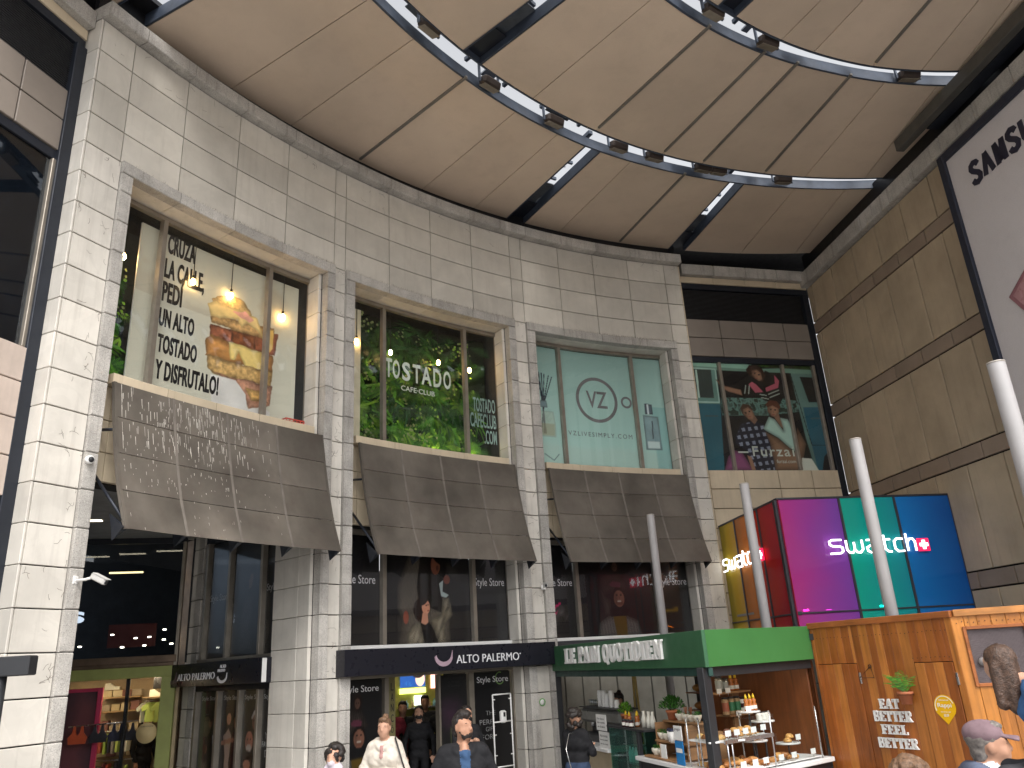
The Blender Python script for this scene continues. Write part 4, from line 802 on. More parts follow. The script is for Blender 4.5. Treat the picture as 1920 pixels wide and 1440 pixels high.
def dad_smile(P, du=0, dz=0, k=1.0, u0=-24.7, z0=3.4):
    C_old = P.C.copy()
    f = lambda l: [(u0+du+(a-u0)*k, z0+dz+(b-z0)*k) for a, b in l]
    herring(P, f([(-26.26, 3.76), (-25.67, 3.92), (-25.14, 3.93), (-24.54, 3.91), (-23.9, 3.6), (-24.52, 3.52), (-26.17, 3.44), (-26.24, 3.64)]), (.26, .22, .2)); P.ell(*f([(-24.88, 4.04)])[0], .11*k, .17*k, (.14, .09, .08)); P.ell(*f([(-24.88, 4.02)])[0], .065*k, .095*k, (.46, .33, .27)); face_on(P, *f([(-24.88, 4.02)])[0], .12*k, .1, (.46, .33, .27))
    herring(P, f([(-26.26, 3.57), (-25.81, 3.4), (-25.45, 3.36), (-25.55, 3.06), (-26.05, 3.06)]), (.34, .32, .30)); herring(P, f([(-26.85, 2.62), (-26.6, 2.92), (-25.74, 3.05), (-24.25, 3.05), (-23.25, 2.94), (-22.95, 2.62)]), (.50, .49, .47), .032, .7)
    P.poly(f([(-25.61, 3.16), (-25.06, 3.26), (-24.39, 3.26), (-23.83, 3.15), (-24.25, 3.03), (-25.59, 3.03)]), (.06, .06, .07), tex=.6, ts=9); P.poly(f([(-25.37, 3.03), (-24.25, 3.04), (-24.28, 2.62), (-25.17, 2.62)]), (.40, .31, .10))
    P.ell(*f([(-24.73, 3.42)])[0], .15*k, .20*k, (.08, .055, .05)); P.ell(*f([(-24.73, 3.38)])[0], .125*k, .165*k, (.58, .39, .31)); face_on(P, *f([(-24.73, 3.42)])[0], .22*k, .1, (.58, .39, .31), 0, None, True); P.ell(*f([(-24.73, 3.29)])[0], .09*k, .05*k, (.35, .18, .13), .02, .5); P.ell(*f([(-24.73, 3.325)])[0], .05*k, .015*k, (.80, .76, .70), .004)
    P.poly(f([(-25.47, 3.67), (-25.15, 3.73), (-24.48, 3.70), (-24.55, 3.60), (-25.34, 3.62)]), (.42, .20, .27))
    P.C = C_old+(P.C-C_old)*.72
def bagp(P): P.poly([(-30.6, 3.26), (-29.77, 3.32), (-29.03, 3.12), (-29.61, 2.93), (-30.6, 2.89)], (.20, .19, .19), tex=1.2, ts=7); P.line([(-30.6, 3.19), (-29.84, 3.31)], .035, (.75, .10, .38)); P.line([(-30.6, 3.08), (-30.1, 3.15)], .03, (.75, .10, .38))
def lampstrip(P): P.poly([(-21.2, 3.12), (-19.68, 3.17), (-19.7, 3.07), (-21.2, 3.07)], (.40, .32, .10))
panel_poster(-47.4, -44.25, 2.66, 4.42, 'black panel with cut off white lettering left of the herringbone coat poster', None, 24, 24, [('yle Store', -46.62, -44.55, 3.60, 3.79)])
panel_poster(-44.0, -37.28, 2.66, 4.42, 'dark poster of a child looking up at a man in a herringbone coat', father, 230, 140)
panel_poster(-37.02, -34.3, 2.66, 4.42, 'black panel with white lettering right of the herringbone coat poster', None, 24, 24, [('Style Store', -36.88, -34.45, 3.60, 3.79)])
panel_poster(-31.4, -28.55, 2.66, 4.42, 'black panel with a crumpled grey bag and pink stripes beside the third window', bagp, 60, 50, [('yle Store', -30.75, -28.7, 3.60, 3.78)])
panel_poster(-28.35, -21.65, 2.66, 4.42, 'dark poster of a smiling man looking up with a girl on his shoulders', dad_smile, 220, 140)
panel_poster(-21.4, -18.6, 2.66, 4.42, 'black panel with white lettering behind the thin grey pole', lampstrip, 50, 40, [('Style Store', -21.25, -18.7, 3.58, 3.77)])

# ---------------------------------------------------------------- plant wall behind the second window
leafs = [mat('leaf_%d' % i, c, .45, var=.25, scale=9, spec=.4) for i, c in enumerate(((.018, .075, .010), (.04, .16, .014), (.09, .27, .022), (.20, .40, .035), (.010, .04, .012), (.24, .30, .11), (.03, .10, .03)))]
def leaf_into(mb, p, n_, up, ln, wd, m, curl=.3):
    side = n_.cross(up).normalized(); V = []
    for i, (t, w_) in enumerate(((0, .05), (.3, .8), (.6, 1.0), (.85, .55), (1, .03))):
        c = p+up*ln*t+n_*(-curl*ln*t*t); V += [c-side*wd*w_*.5+n_*.004, c+side*wd*w_*.5+n_*.004]
    mb.add(V, [(2*i, 2*i+1, 2*i+3, 2*i+2) for i in range(4)], m, True)
def frond(mb, p, n_, up, ln, m, sp=.30):
    side = n_.cross(up).normalized(); k = int(ln/.022)
    for i in range(k):
        t = i/k; c = p+up*ln*t+n_*(.05*math.sin(t*3)-.10*t*t); w_ = sp*ln*math.sin(math.pi*min(1, .12+.88*t)) + .01
        for s_ in (-1, 1):
            d = (side*s_*.9+up*.45).normalized(); a = c; b = c+d*w_; mb.add([a, a+up*.011, b+up*.004-n_*.01], [(0, 1, 2)], m)
def palmate(mb, p, n_, up, ln, m):
    side = n_.cross(up).normalized()
    for i in range(9):
        a = R_(-105+210*i/8); d = up*math.cos(a)+side*math.sin(a); leaf_into(mb, p, n_, d, ln*(1-.25*abs(i-4)/4), ln*.19, m, .2)
def plant_patch(mb, t0, t1, z0, z1, n, r, seed, bright):
    rd = random.Random(seed)
    for i in range(n):
        t = rd.uniform(t0, t1); z = rd.uniform(z0, z1); rr = r-rd.uniform(0, .22); p = cp(t, rr, z)-PO; n_ = (cp(t, 1)-cp(t, 2)).normalized()
        a = rd.uniform(-2.8, 2.8) if rd.random() < .75 else rd.uniform(-.7, .7); side = Vector((0, 0, 1)).cross(n_); up = (Vector((0, 0, -1))*math.cos(a)+side*math.sin(a)+n_*rd.uniform(.1, .5)).normalized()
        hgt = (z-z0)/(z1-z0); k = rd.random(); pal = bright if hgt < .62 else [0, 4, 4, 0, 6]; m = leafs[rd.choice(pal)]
        if k < .30: frond(mb, p, n_, up, rd.uniform(.22, .55), m)
        elif k < .48: palmate(mb, p, n_, up, rd.uniform(.10, .22), m)
        elif k < .60:
            for q in range(6): leaf_into(mb, p+Vector((rd.uniform(-.12, .12), 0, rd.uniform(-.12, .12)))+n_*.03, n_, up, .055, .055, leafs[5 if rd.random() < .6 else 3], .1)
        elif k < .74:
            for q in range(5): leaf_into(mb, p, n_, (up+Vector((rd.uniform(-.5, .5), rd.uniform(-.3, .3), rd.uniform(-.2, .6)))).normalized(), rd.uniform(.3, .6), .045, m, .5)
        else: leaf_into(mb, p, n_, up, rd.uniform(.10, .24), rd.uniform(.05, .10), m)
PO = cp(-40.5, RW+1.05, 6.06)
pw = thing('plant_wall', PO, 'dense vertical garden of ferns and glossy leaves filling the middle window', 'plant wall')
arc('backing', -47.6, -34.0, 6.06, 8.9, RW+1.05, RW+1.12, mat('dark_foliage_backing', (.012, .025, .012), .9), pw, gap=0)
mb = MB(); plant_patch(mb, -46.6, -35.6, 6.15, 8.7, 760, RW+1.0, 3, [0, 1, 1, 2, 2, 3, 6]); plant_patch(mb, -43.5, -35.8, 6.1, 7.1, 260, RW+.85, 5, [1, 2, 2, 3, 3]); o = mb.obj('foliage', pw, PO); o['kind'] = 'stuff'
cs = mat('cream_window_strip', (.62, .58, .42), .5)
arc('side_panel', -46.45, -45.78, 6.1, 8.65, RW+.50, RW+.53, cs, pw, gap=0)
for tx, t0_, t1_, z0_, z1_, of, r_ in (('TOSTADO', -43.9, -38.38, 7.42, 7.82, .012, RW+.445), ('CAFE·CLUB', -42.66, -39.75, 7.19, 7.315, .006, RW+.445)): pass
gl = thing('window_lettering', cp(-41.1, RW+.445, 7.2), 'white cafe name lettering across the glass of the plant filled window', 'lettering')
pale = mat('frosted_vinyl', (.62, .70, .62), .5)
# the name steps along the curve letter by letter
for ch, a, b in (('T', -43.91, -43.35), ('O', -43.3, -42.72), ('S', -42.52, -41.85), ('T', -41.62, -40.98), ('A', -40.90, -40.05), ('D', -39.88, -39.2), ('O', -39.02, -38.38)): text_arc('letter', ch, a, b, 7.42, 7.80, RW+.446, .004, pale, gl, off=.02)
text_arc('lettering', 'CAFE·CLUB', -42.62, -39.80, 7.215, 7.315, RW+.446, .004, pale, gl, off=.008)
g2 = thing('window_lettering', cp(-35.5, RW+.445, 6.4), 'three line pale web address lettering on the right pane of the plant window', 'lettering')
pale2 = mat('frosted_vinyl_green', (.22, .34, .30), .5)
for tx, a, b, z0_, z1_ in (('TOSTADO', -36.5, -34.56, 7.06, 7.36), ('CAFECLUB', -36.8, -34.53, 6.73, 7.03), ('.COM', -35.6, -34.54, 6.40, 6.69)): text_arc('lettering', tx, a, b, z0_, z1_, RW+.446, .004, pale2, g2, off=.014)
# strip of ferns at the left of the first window
PO = cp(-62.3, RW+.9, 6.06); pf2 = thing('plant_strip', PO, 'narrow strip of fern leaves left of the sandwich poster', 'plants')
arc('backing', -63.4, -61.0, 6.06, 8.85, RW+.95, RW+1.0, MATS['dark_foliage_backing'], pf2, gap=0)
mb = MB(); plant_patch(mb, -63.2, -61.2, 6.1, 7.9, 110, RW+.9, 9, [1, 2, 2, 3]); o = mb.obj('foliage', pf2, PO); o['kind'] = 'stuff'
# ---------------------------------------------------------------- pendant bulbs
bulbm = lamp_mat('warm_bulb', (1.0, .62, .22), 42); cordm = mat('black_cord', (.01, .01, .01), .6); brass = mat('bulb_socket', (.05, .035, .02), .4, metal=.5)
BUL = [(-61.85, RW+.62, 8.06, 'left of the sandwich poster'), (-57.85, RW+.53, 8.08, 'over the second text line of the sandwich poster'), (-55.35, RW+.53, 8.10, 'just above the stacked sandwich'), (-51.68, RW+.53, 8.05, 'at the right end of the sandwich poster'),
       (-46.15, RW+.48, 8.0, 'at the left end of the plant window'), (-43.05, RW+.62, 8.03, 'above the first letters in the plant window'), (-39.0, RW+.62, 8.05, 'right of centre in the plant window'), (-36.28, RW+.62, 8.02, 'at the right pane of the plant window')]
for t, r, z, lb in BUL:
    O = cp(t, r, z); T = thing('pendant_lamp', O, 'lit bare bulb on a black cord '+lb, 'pendant lamp', 'bare bulbs hanging behind the glass')
    MB().lathe([(.004, -.075), (.026, -.06), (.036, -.03), (.030, .01), (.015, .035)], (0, 0, 0), bulbm, 12).obj('bulb', T, O); MB().lathe([(.017, .03), (.02, .05), (.02, .09), (.008, .10)], (0, 0, 0), brass, 10).obj('socket', T, O)
    MB().tube([(0, 0, .1), (0, 0, 8.86-z)], .007, cordm, 6).obj('cord', T, O)
# crates on the sill inside
def crate(O, rz, col, lb):
    T = thing('crate', O, lb, 'crate', None, rz); m = mat('crate_'+lb.split()[0], col, .45)
    mb = MB(); L_, W_, H_ = .42, .28, .17
    for z in (.0, .055, .11, .155):
        mb.box(-L_/2, L_/2, -W_/2, -W_/2+.012, z, z+.022, m); mb.box(-L_/2, L_/2, W_/2-.012, W_/2, z, z+.022, m); mb.box(-L_/2, -L_/2+.012, -W_/2+.012, W_/2-.012, z, z+.022, m); mb.box(L_/2-.012, L_/2, -W_/2+.012, W_/2-.012, z, z+.022, m)
    for x in np.linspace(-L_/2+.008, L_/2-.008, 7):
        for y in (-W_/2-.004, W_/2-.002): mb.box(x-.008, x+.008, y, y+.006, 0, H_, m)
    mb.obj('lattice', T, O, rz); MB().box(-L_/2+.012, L_/2-.012, -W_/2+.012, W_/2-.012, .002, .012, m).obj('base', T, O, rz)
crate(cp(-51.0, RW+.72, 6.12), R_(50), (.015, .13, .09), 'green plastic crate on the window ledge right of the sandwich poster'); crate(cp(-50.65, RW+.55, 6.05), R_(50), (.50, .07, .05), 'red plastic crate in front of the green one on the ledge')
arc('ledge', -53, -50.0, 5.98, 6.045, RW+.5, RW+1.0, dark_in, fac, gap=0)
# upper room lining seen round the poster
arc('upper_lining', -63.4, -49.95, 6.05, 8.9, RW+1.3, RW+1.34, mat('dark_teal_wall', (.045, .06, .062), .7), fac, gap=0)

# small uplights at the foot of the plants
for t, lb in ((-39.3, 'left'), (-36.0, 'right')):
    O = cp(t, RW+.62, 6.07); T = thing('uplight', O, 'small glowing uplight at the foot of the plant wall, %s one' % lb, 'lamp', 'uplights under the plants'); MB().lathe([(.05, 0), (.055, .04), (.045, .05)], (0, 0, 0), blackm, 14).obj('can', T, O); MB().lathe([(.042, .051), (.001, .053)], (0, 0, 0), lamp_mat('uplight_lens', (1.0, .85, .45), 60), 14).obj('lens', T, O)

# ---------------------------------------------------------------- bakery kiosk
KA_, KB_, KC_, KD_, KE_ = Vector((.40, 15.2)), Vector((2.06, 9.72)), Vector((3.79, 11.06)), Vector((4.77, 9.25)), Vector((7.1, 8.58))
K1, K2, K3, K4 = Frame(KA_, KB_), Frame(KB_, KC_), Frame(KC_, KD_), Frame(KD_, KE_)
ki = thing('bakery_kiosk', K2.p(1.5), 'bakery kiosk with dark green fascia, white slab lettering and varnished pine boards', 'kiosk')
green = mat('green_fascia', (.028, .105, .045), .45, var=.06, scale=2, bump=.03, bscale=300)
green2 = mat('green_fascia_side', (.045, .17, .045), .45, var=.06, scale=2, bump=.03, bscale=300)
wood = [mat('pine_board_%d' % i, c, .38, var=.16, scale=2.2, grain=(7, 7, .55), objvar=.16, spec=.5) for i, c in enumerate(((.40, .125, .024), (.33, .095, .018), (.46, .165, .034)))]
woodB = [mat('honey_board_%d' % i, c, .38, var=.14, scale=2.2, grain=(7, 7, .55), objvar=.10, spec=.5) for i, c in enumerate(((.55, .215, .042), (.48, .175, .032)))]
woodT = mat('pine_trim', (.36, .115, .03), .4, var=.2, grain=(.6, .6, 9), spec=.5)
kblk = mat('kiosk_black_metal', (.022, .023, .026), .45)
steel = mat('brushed_steel', (.55, .55, .56), .28, metal=.9)
whitec = mat('white_laminate', (.74, .74, .73), .35, var=.03)
# ground slab, roof, fascias
def quad_plate(name, pts, z0, z1, m):
    O = Vector((pts[0][0], pts[0][1], 0)); n = len(pts); V = [(p[0]-O.x, p[1]-O.y, z) for z in (z0, z1) for p in pts]
    return MB().add(V, [tuple(range(n-1, -1, -1)), tuple(range(n, 2*n))]+[(i, (i+1) % n, (i+1) % n+n, i+n) for i in range(n)], m).obj(name, ki, O)
roof_pts = [K1.p(.05, 0, .03), K1.p(K1.len, 0, .03)+Vector((.02, .06, 0)), K2.p(K2.len-.10, 0, .16), K2.p(K2.len-.10, 0, .3), K3.p(.2, 0, .07), K3.p(K3.len-.1, 0, .07), K4.p(.1, 0, .07), K4.p(2.3, 0, .07), K4.p(2.3, 0, 2.4), K1.p(4.6, 0, 2.15), K1.p(1.5, 0, 2.15)]
quad_plate('roof', roof_pts, 2.32, 2.40, kblk)
K1.block('fascia', 0, K1.len, 2.08, 2.50, 0, .05, green, ki, bev=.004); K2.block('fascia', .03, K2.len, 2.08, 2.50, 0, .05, green2, ki, bev=.004)
K1.block('under_fascia', .05, K1.len-.05, 1.98, 2.08, .06, .12, mat('dark_teal_valance', (.012, .05, .04), .5), ki); K2.block('under_fascia', .05, K2.len, 1.97, 2.08, .06, .12, kblk, ki)
K2.block('corner_post', .0, .13, 0, 2.08, .05, .15, kblk, ki); K1.block('corner_post', .0, .10, 0, 2.08, .05, .15, kblk, ki)
# slab lettering
def glyph(ch):
    a, b = .25, .10; S = lambda x: [([(x, 0), (x, 1)], a)]; sb = lambda x0, x1, z: [([(x0, z), (x1, z)], b)]; vs = lambda x, z0, z1: [([(x, z0), (x, z1)], .09)]
    oval = [(.37+.26*math.cos(t), .5+.44*math.sin(t)) for t in np.linspace(0, 2*math.pi, 19)]
    return {'L': (S(.2)+sb(0, .66, .05)+sb(0, .42, .95)+vs(.62, 0, .3), .70), 'E': (S(.2)+sb(0, .66, .05)+sb(0, .64, .95)+sb(.2, .5, .5)+vs(.62, 0, .28)+vs(.6, .72, 1)+vs(.48, .38, .62), .72),
     'P': (S(.2)+sb(0, .44, .05)+[([(.1, .95), (.5, .95), (.62, .86), (.62, .6), (.5, .5), (.2, .5)], .17)], .72), 'A': ([([(.1, .02), (.36, .98)], .11), ([(.40, .98), (.64, .02)], a)]+sb(-.02, .26, .05)+sb(.46, .8, .05)+sb(.18, .55, .33), .82),
     'I': (S(.23)+sb(.02, .44, .05)+sb(.02, .44, .95), .48), 'N': ([([(.14, 0), (.14, 1)], .11), ([(.18, .95), (.62, .05)], a), ([(.66, 0), (.66, 1)], .11)]+sb(0, .3, .05)+sb(0, .28, .95)+sb(.52, .8, .95), .82),
     'O': ([(oval, .20)], .76), 'Q': ([(oval, .20), ([(.36, .2), (.62, -.12)], .13)], .78), 'U': ([([(.2, 1), (.2, .3), (.28, .1), (.42, .05), (.55, .12), (.62, .3)], .19), ([(.62, .3), (.62, 1)], .11)]+sb(.0, .42, .95)+sb(.48, .78, .95), .80),
     'T': (S(.36)+sb(.02, .70, .95)+sb(.18, .54, .05)+vs(.05, .66, 1)+vs(.67, .66, 1), .74), 'D': (S(.2)+[([(.1, .95), (.42, .95), (.62, .78), (.64, .5), (.62, .22), (.42, .05), (.1, .05)], .17)], .76),
     'B': (S(.2)+[([(.1, .95), (.48, .95), (.58, .85), (.58, .62), (.46, .52), (.2, .52)], .14), ([(.2, .5), (.5, .48), (.62, .38), (.62, .16), (.5, .05), (.1, .05)], .14)], .72), 'R': (S(.2)+[([(.1, .95), (.5, .95), (.6, .85), (.6, .62), (.48, .52), (.2, .52)], .15), ([(.36, .5), (.60, .06)], .20)]+sb(0, .4, .05)+sb(.5, .76, .05), .78),
     'F': (S(.2)+sb(0, .44, .05)+sb(0, .64, .95)+sb(.2, .5, .5)+vs(.6, .70, 1)+vs(.48, .38, .62), .68)}[ch]
def slab(fr, word, x0, x1, z0, z1, y, th, m, parent):
    gs = [glyph(c) for c in word]; tot = sum(g[1] for g in gs); k = (x1-x0)/tot; x = x0; h = z1-z0
    for g, wd in gs:
        mb = MB()
        for i, (pts, w_) in enumerate(g):
            mb.ribbon([(px*k, pz*h) for px, pz in pts], w_*(k if abs(pts[0][0]-pts[-1][0]) < .05 and len(pts) == 2 else (h if len(pts) == 2 and abs(pts[0][1]-pts[-1][1]) < .05 else min(k, h)*1.0)), -th-.0006*i, 0, m)
        o = fr.put('letter', mb, parent, x, z0, y); o['kind'] = 'part' if False else ''; del o['kind']; x += wd*k
slab(K1, 'LE', .87, 1.40, 2.195, 2.44, -.002, .035, white_p, ki); slab(K1, 'PAIN', 1.55, 2.50, 2.195, 2.44, -.002, .035, white_p, ki); slab(K1, 'QUOTIDIEN', 2.62, 4.70, 2.195, 2.44, -.002, .035, white_p, ki)
# pine boards of the closed sides
def boards(fr, x0, x1, z0, z1, mats_, wid, seed, y0=0, holes=()):
    rd = random.Random(seed); x = x0; k = 0
    while x < x1-.01:
        w_ = min(wid*rd.uniform(.85, 1.15), x1-x)
        for hx0, hx1, _a, _b in holes:
            for e in (hx0, hx1):
                if x < e-.005 < x+w_: w_ = e-x
        if x1-(x+w_) < .03: w_ = x1-x
        segs = [(z0, z1)]
        for hx0, hx1, hz0, hz1 in holes:
            if x+w_ > hx0+.004 and x < hx1-.004: segs = [s for s in ((z0, hz0), (hz1, z1)) if s[1]-s[0] > .02]
        for a, b in segs: fr.block('board', x+.0015, x+w_-.0015, a, b, y0+rd.uniform(0, .003), y0+.03, rd.choice(mats_), ki, bev=.003)
        x += w_; k += 1
D1, D2 = (.05, .67, 0, 2.005), (1.48, 1.97, 0, 1.99)
boards(K3, .0, .05, 0, 2.47, wood, .12, 1); boards(K3, .05, .67, 2.012, 2.47, wood, .115, 2); boards(K3, .67, 1.48, 0, 2.47, wood, .115, 3); boards(K3, 1.48, 1.97, 1.998, 2.47, wood, .115, 4); boards(K3, 1.97, K3.len-.002, 0, 2.47, wood, .115, 5)
boards(K3, D1[0]+.006, D1[1]-.006, .02, D1[3], wood, .115, 6, -.006); boards(K3, D2[0]+.006, D2[1]-.006, .02, D2[3], wood, .13, 7, -.006)
K3.block('door_void', .04, 1.99, 0, 2.46, .032, .06, kblk, ki, bev=0)
for x, z in ((.69, 1.77), (1.985, 1.75), (.69, .4), (1.985, .4)): K3.block('hinge', x-.012, x+.012, z, z+.13, -.012, .002, steel, ki, bev=.002)
boards(K4, .0, 2.33, 0, 2.47, woodB, .145, 8, holes=((.13, .70, 1.76, 2.32),))
K3.block('trim', -.01, K3.len+.02, 2.46, 2.535, -.03, .04, woodT, ki, bev=.006); K4.block('trim', .035, 2.34, 2.465, 2.54, -.03, .04, mat('honey_trim', (.52, .22, .06), .4, var=.2, grain=(.6, .6, 9)), ki, bev=.006)
nailm = mat('rusty_nail', (.05, .025, .015), .6)
for fr, x0, x1, z in ((K3, .05, 2.0, 2.33), (K3, 1.48, 1.97, 2.05), (K4, .05, .75, 2.40)):
    x = x0; 
    while x < x1: fr.put('nail', MB().box(-.005, .005, -.004, 0, -.005, .005, nailm, bev=.001), ki, x, z+random.uniform(-.008, .008), -.002); x += .058
# speaker-like screen in the boards
V0 = (.13, .70, 1.76, 2.32)
for a in ((V0[0]-.035, V0[0], V0[2]-.035, V0[3]+.035), (V0[1], V0[1]+.035, V0[2]-.035, V0[3]+.035)): K4.block('screen_frame', *a, -.02, .03, woodT, ki, bev=.004)
for a in ((V0[0], V0[1], V0[3], V0[3]+.035), (V0[0], V0[1], V0[2]-.035, V0[2])): K4.block('screen_frame', *a, -.02, .03, woodT, ki, bev=.004)
mesh_m = mat('mauve_mesh', (.10, .075, .08), .6, var=.3, scale=200); K4.block('vent_screen', *V0, .02, .03, mesh_m, ki, bev=0)
mb = MB()
for i in range(44): x = V0[0]+(V0[1]-V0[0])*i/44; mb.box(x, x+.004, -.003, 0, V0[2], V0[3], mat('mesh_wire', (.15, .12, .125), .6))
for i in range(44): z = V0[2]+(V0[3]-V0[2])*i/44; mb.box(V0[0], V0[1], -.0045, -.003, z, z+.004, MATS['mesh_wire'])
o = K4.put('wire_mesh', mb, ki, 0, 0, .018); o['kind'] = 'stuff'
K4.put('fan_hub', MB().lathe([(.045, 0), (.045, .02)], (0, 0, 0), mat('pale_hub', (.20, .18, .175), .6), 18), ki, .22, 1.98, .0).rotation_euler = (R_(90), 0, K4.a)
mb = MB(); 
for i in range(9): mb.lathe([(.05+.022*i, 0), (.056+.022*i, 0)], (0, 0, 0), MATS['mesh_wire'], 24, False)
K4.put('fan_guard', mb, ki, .22, 1.98, .012).rotation_euler = (R_(90), 0, K4.a); 
# words on the boards
for wd, a, b, z0, z1 in (('EAT', .90, 1.18, 1.49, 1.60), ('BETTER', .785, 1.32, 1.35, 1.465), ('FEEL', .865, 1.225, 1.21, 1.315), ('BETTER', .78, 1.325, 1.06, 1.17)): slab(K3, wd, a, b, z0, z1, -.009, .02, white_p, ki)
# inside: back walls, cupboards and boards
inner = mat('cupboard_beige', (.30, .285, .235), .6, var=.05); innerd = mat('dark_cupboard', (.05, .048, .05), .6)
K1.block('inner_back', 1.5, 3.0, 0, 2.28, 2.08, 2.12, innerd, ki, bev=0)
wood_in = [mat('shaded_board_%d' % i, c, .5, var=.16, scale=2.2, grain=(7, 7, .55), objvar=.16) for i, c in enumerate(((.20, .06, .014), (.16, .045, .01)))]  # same pine, its colour darkened to stand for the shade inside
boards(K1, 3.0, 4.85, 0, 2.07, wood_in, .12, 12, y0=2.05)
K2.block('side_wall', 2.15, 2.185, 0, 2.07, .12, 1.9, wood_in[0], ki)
for j, z in enumerate((1.35, 1.62, 1.88)):
    K1.block('bread_shelf', 1.75, 2.95, z, z+.02, 1.75, 2.06, woodT, ki)
# counters
K1.block('counter', .5, 2.55, .92, .97, -.05, .65, whitec, ki, bev=.006); K1.block('counter_front', .5, 2.55, 0, .92, .0, .03, mat('tan_counter_front', (.40, .33, .22), .6, objvar=.1), ki)
K1.block('counter', 3.65, 5.65, .93, .98, -.10, .62, whitec, ki, bev=.006); K1.block('counter_front', 3.65, 5.65, 0, .93, -.02, .02, kblk, ki)
K2.block('counter', .0, 2.14, .86, .915, -.08, .62, whitec, ki, bev=.006); K2.block('counter_front', .0, 2.14, 0, .86, -.02, .02, kblk, ki)
kl = lamp_mat('kiosk_strip_lamp', (1, .80, .52), 2.5); K2.block('strip_lamp', .3, 2.0, 2.03, 2.05, .5, .56, kl, ki); K1.block('strip_lamp', 2.4, 5.2, 2.05, 2.07, .5, .56, kl, ki)

# ---- things on and in the kiosk
case = thing('glass_display_case', K1.p(3.2, 0, .2), 'green tinted glass display case with yellow boxes below the honey bottles', 'display case')
tg = glass('teal_case_glass', (.55, .80, .74), .12, .02, .05)
for a in ((2.60, 3.62, .10, 1.28, -.02, -.01), ): K1.block('front_pane', *a, tg, case, bev=0)
K1.block('side_pane', 2.60, 2.61, .10, 1.28, -.01, .55, tg, case, bev=0); K1.block('top', 2.58, 3.9, 1.28, 1.31, -.05, .58, kblk, case); K1.block('post', 3.62, 3.68, 0, 1.28, -.04, .02, kblk, case); K1.block('base', 2.6, 3.62, 0, .10, -.02, .55, kblk, case)
for z in (.45, .82): K1.block('shelf', 2.62, 3.6, z, z+.012, .02, .52, tg, case, bev=0)
K1.block('back', 2.6, 3.62, .1, 1.28, .55, .58, mat('case_back', (.05, .08, .07), .5), case)
yb = mat('pale_yellow_box', (.62, .58, .26), .5); wb = mat('pale_water_bottle', (.62, .72, .74), .3)
for i in range(3):
    for j in range(3): tag(K1.block('carton', 3.05+.17*i, 3.05+.17*i+.155, .465+.075*j, .465+.075*j+.07, .06, .2, yb, None, bev=.004), 'pale yellow carton in the glass case, %s row, %s column' % (('bottom', 'middle', 'top')[j], ('left', 'middle', 'right')[i]), 'carton', 'yellow cartons in the glass case')
for i in range(3): O = K1.p(3.0+.10*i, .835, .12); tag(MB().lathe([(.03, 0), (.032, .12), (.015, .17), (.013, .2)], (0, 0, 0), wb, 12).obj('water_bottle', None, O), 'clear water bottle on the upper shelf of the glass case, %s' % ('left one', 'middle one', 'right one')[i], 'bottle', 'water bottles in the case')
# coffee machine with paper cups on top
O = K1.p(1.45, .97, .45); cmn = thing('coffee_machine', O, 'long grey espresso machine behind the curly haired customer', 'coffee machine', None, K1.a)
mb = MB(); mb.box(-.75, .75, -.22, .25, .0, .12, kblk, bev=.02); mb.obj('base', cmn, O, K1.a); MB().box(-.80, .95, -.20, .22, .28, .50, mat('espresso_grey', (.20, .20, .19), .35, metal=.6), bev=.05).obj('body', cmn, O, K1.a)
MB().box(-.72, .72, -.02, .22, .12, .28, kblk, bev=.01).obj('column', cmn, O, K1.a)
for i in range(3): MB().lathe([(.035, -.06), (.035, 0), (.02, .03)], (-.4+.4*i, -.12, .28), steel, 12).obj('group_head', cmn, O, K1.a)
MB().box(-.8, .8, -.2, .2, .505, .52, kblk, bev=.004).obj('cup_rail', cmn, O, K1.a)
cupm = mat('white_paper_cup', (.80, .79, .76), .5, var=.02)
for i, (dx, n, lb) in enumerate(((-.28, 5, 'leftmost'), (-.10, 5, 'second from left'), (.03, 4, 'middle'), (.22, 5, 'second from right'), (.42, 2, 'short rightmost'))):
    T = thing('paper_cup_stack', O+K1.u*dx+Vector((0, 0, .52)), 'stack of white paper cups on the espresso machine, %s' % lb, 'cups', 'paper cup stacks on the espresso machine')
    for k in range(n): MB().lathe([(.046, .045*k), (.048, .045*k+.006), (.042, .045*k+.05), (.036, .045*k+.075)], (0, 0, 0), cupm, 14).obj('cup', T, O+K1.u*dx+Vector((0, 0, .52)))
for i in range(4): P_ = O+K1.u*(-.75+.09*i)+Vector((0, 0, .52)); tag(MB().lathe([(.02, 0), (.035, .03), (.036, .10), (.034, .10), (.03, .03)], (0, 0, 0), glass('tumbler', (.9, .92, .92), .2), 12).obj('glass_tumbler', None, P_), 'small glass tumbler on the espresso machine, %s from left' % ('first', 'second', 'third', 'fourth')[i], 'glass', 'tumblers on the espresso machine')
# menu cards on the counter
papm = mat('white_card', (.76, .76, .74), .6, var=.02); inkm = mat('card_ink', (.06, .05, .05), .6)
for x, z, nm, tx in ((2.05, 1.21, 'upper white notice card standing by the glass case', ('Por favor,', 'deja tu pedido', 'en el salon')), (2.12, .97, 'lower white notice card with bold heading on the counter', ('POR FAVOR', 'hacer los pedidos', 'en la caja'))):
    T = thing('notice_card', K1.p(x+.15, z, .0), nm, 'card'); K1.block('card', x, x+.40, z, z+.225, .0, .01, papm, T, bev=0)
    for q, t_ in enumerate(tx): text_flat(K1, 'print', t_, x+.05, x+.35, z+.15-.055*q, z+.18-.055*q, -.001, .001, inkm, T)
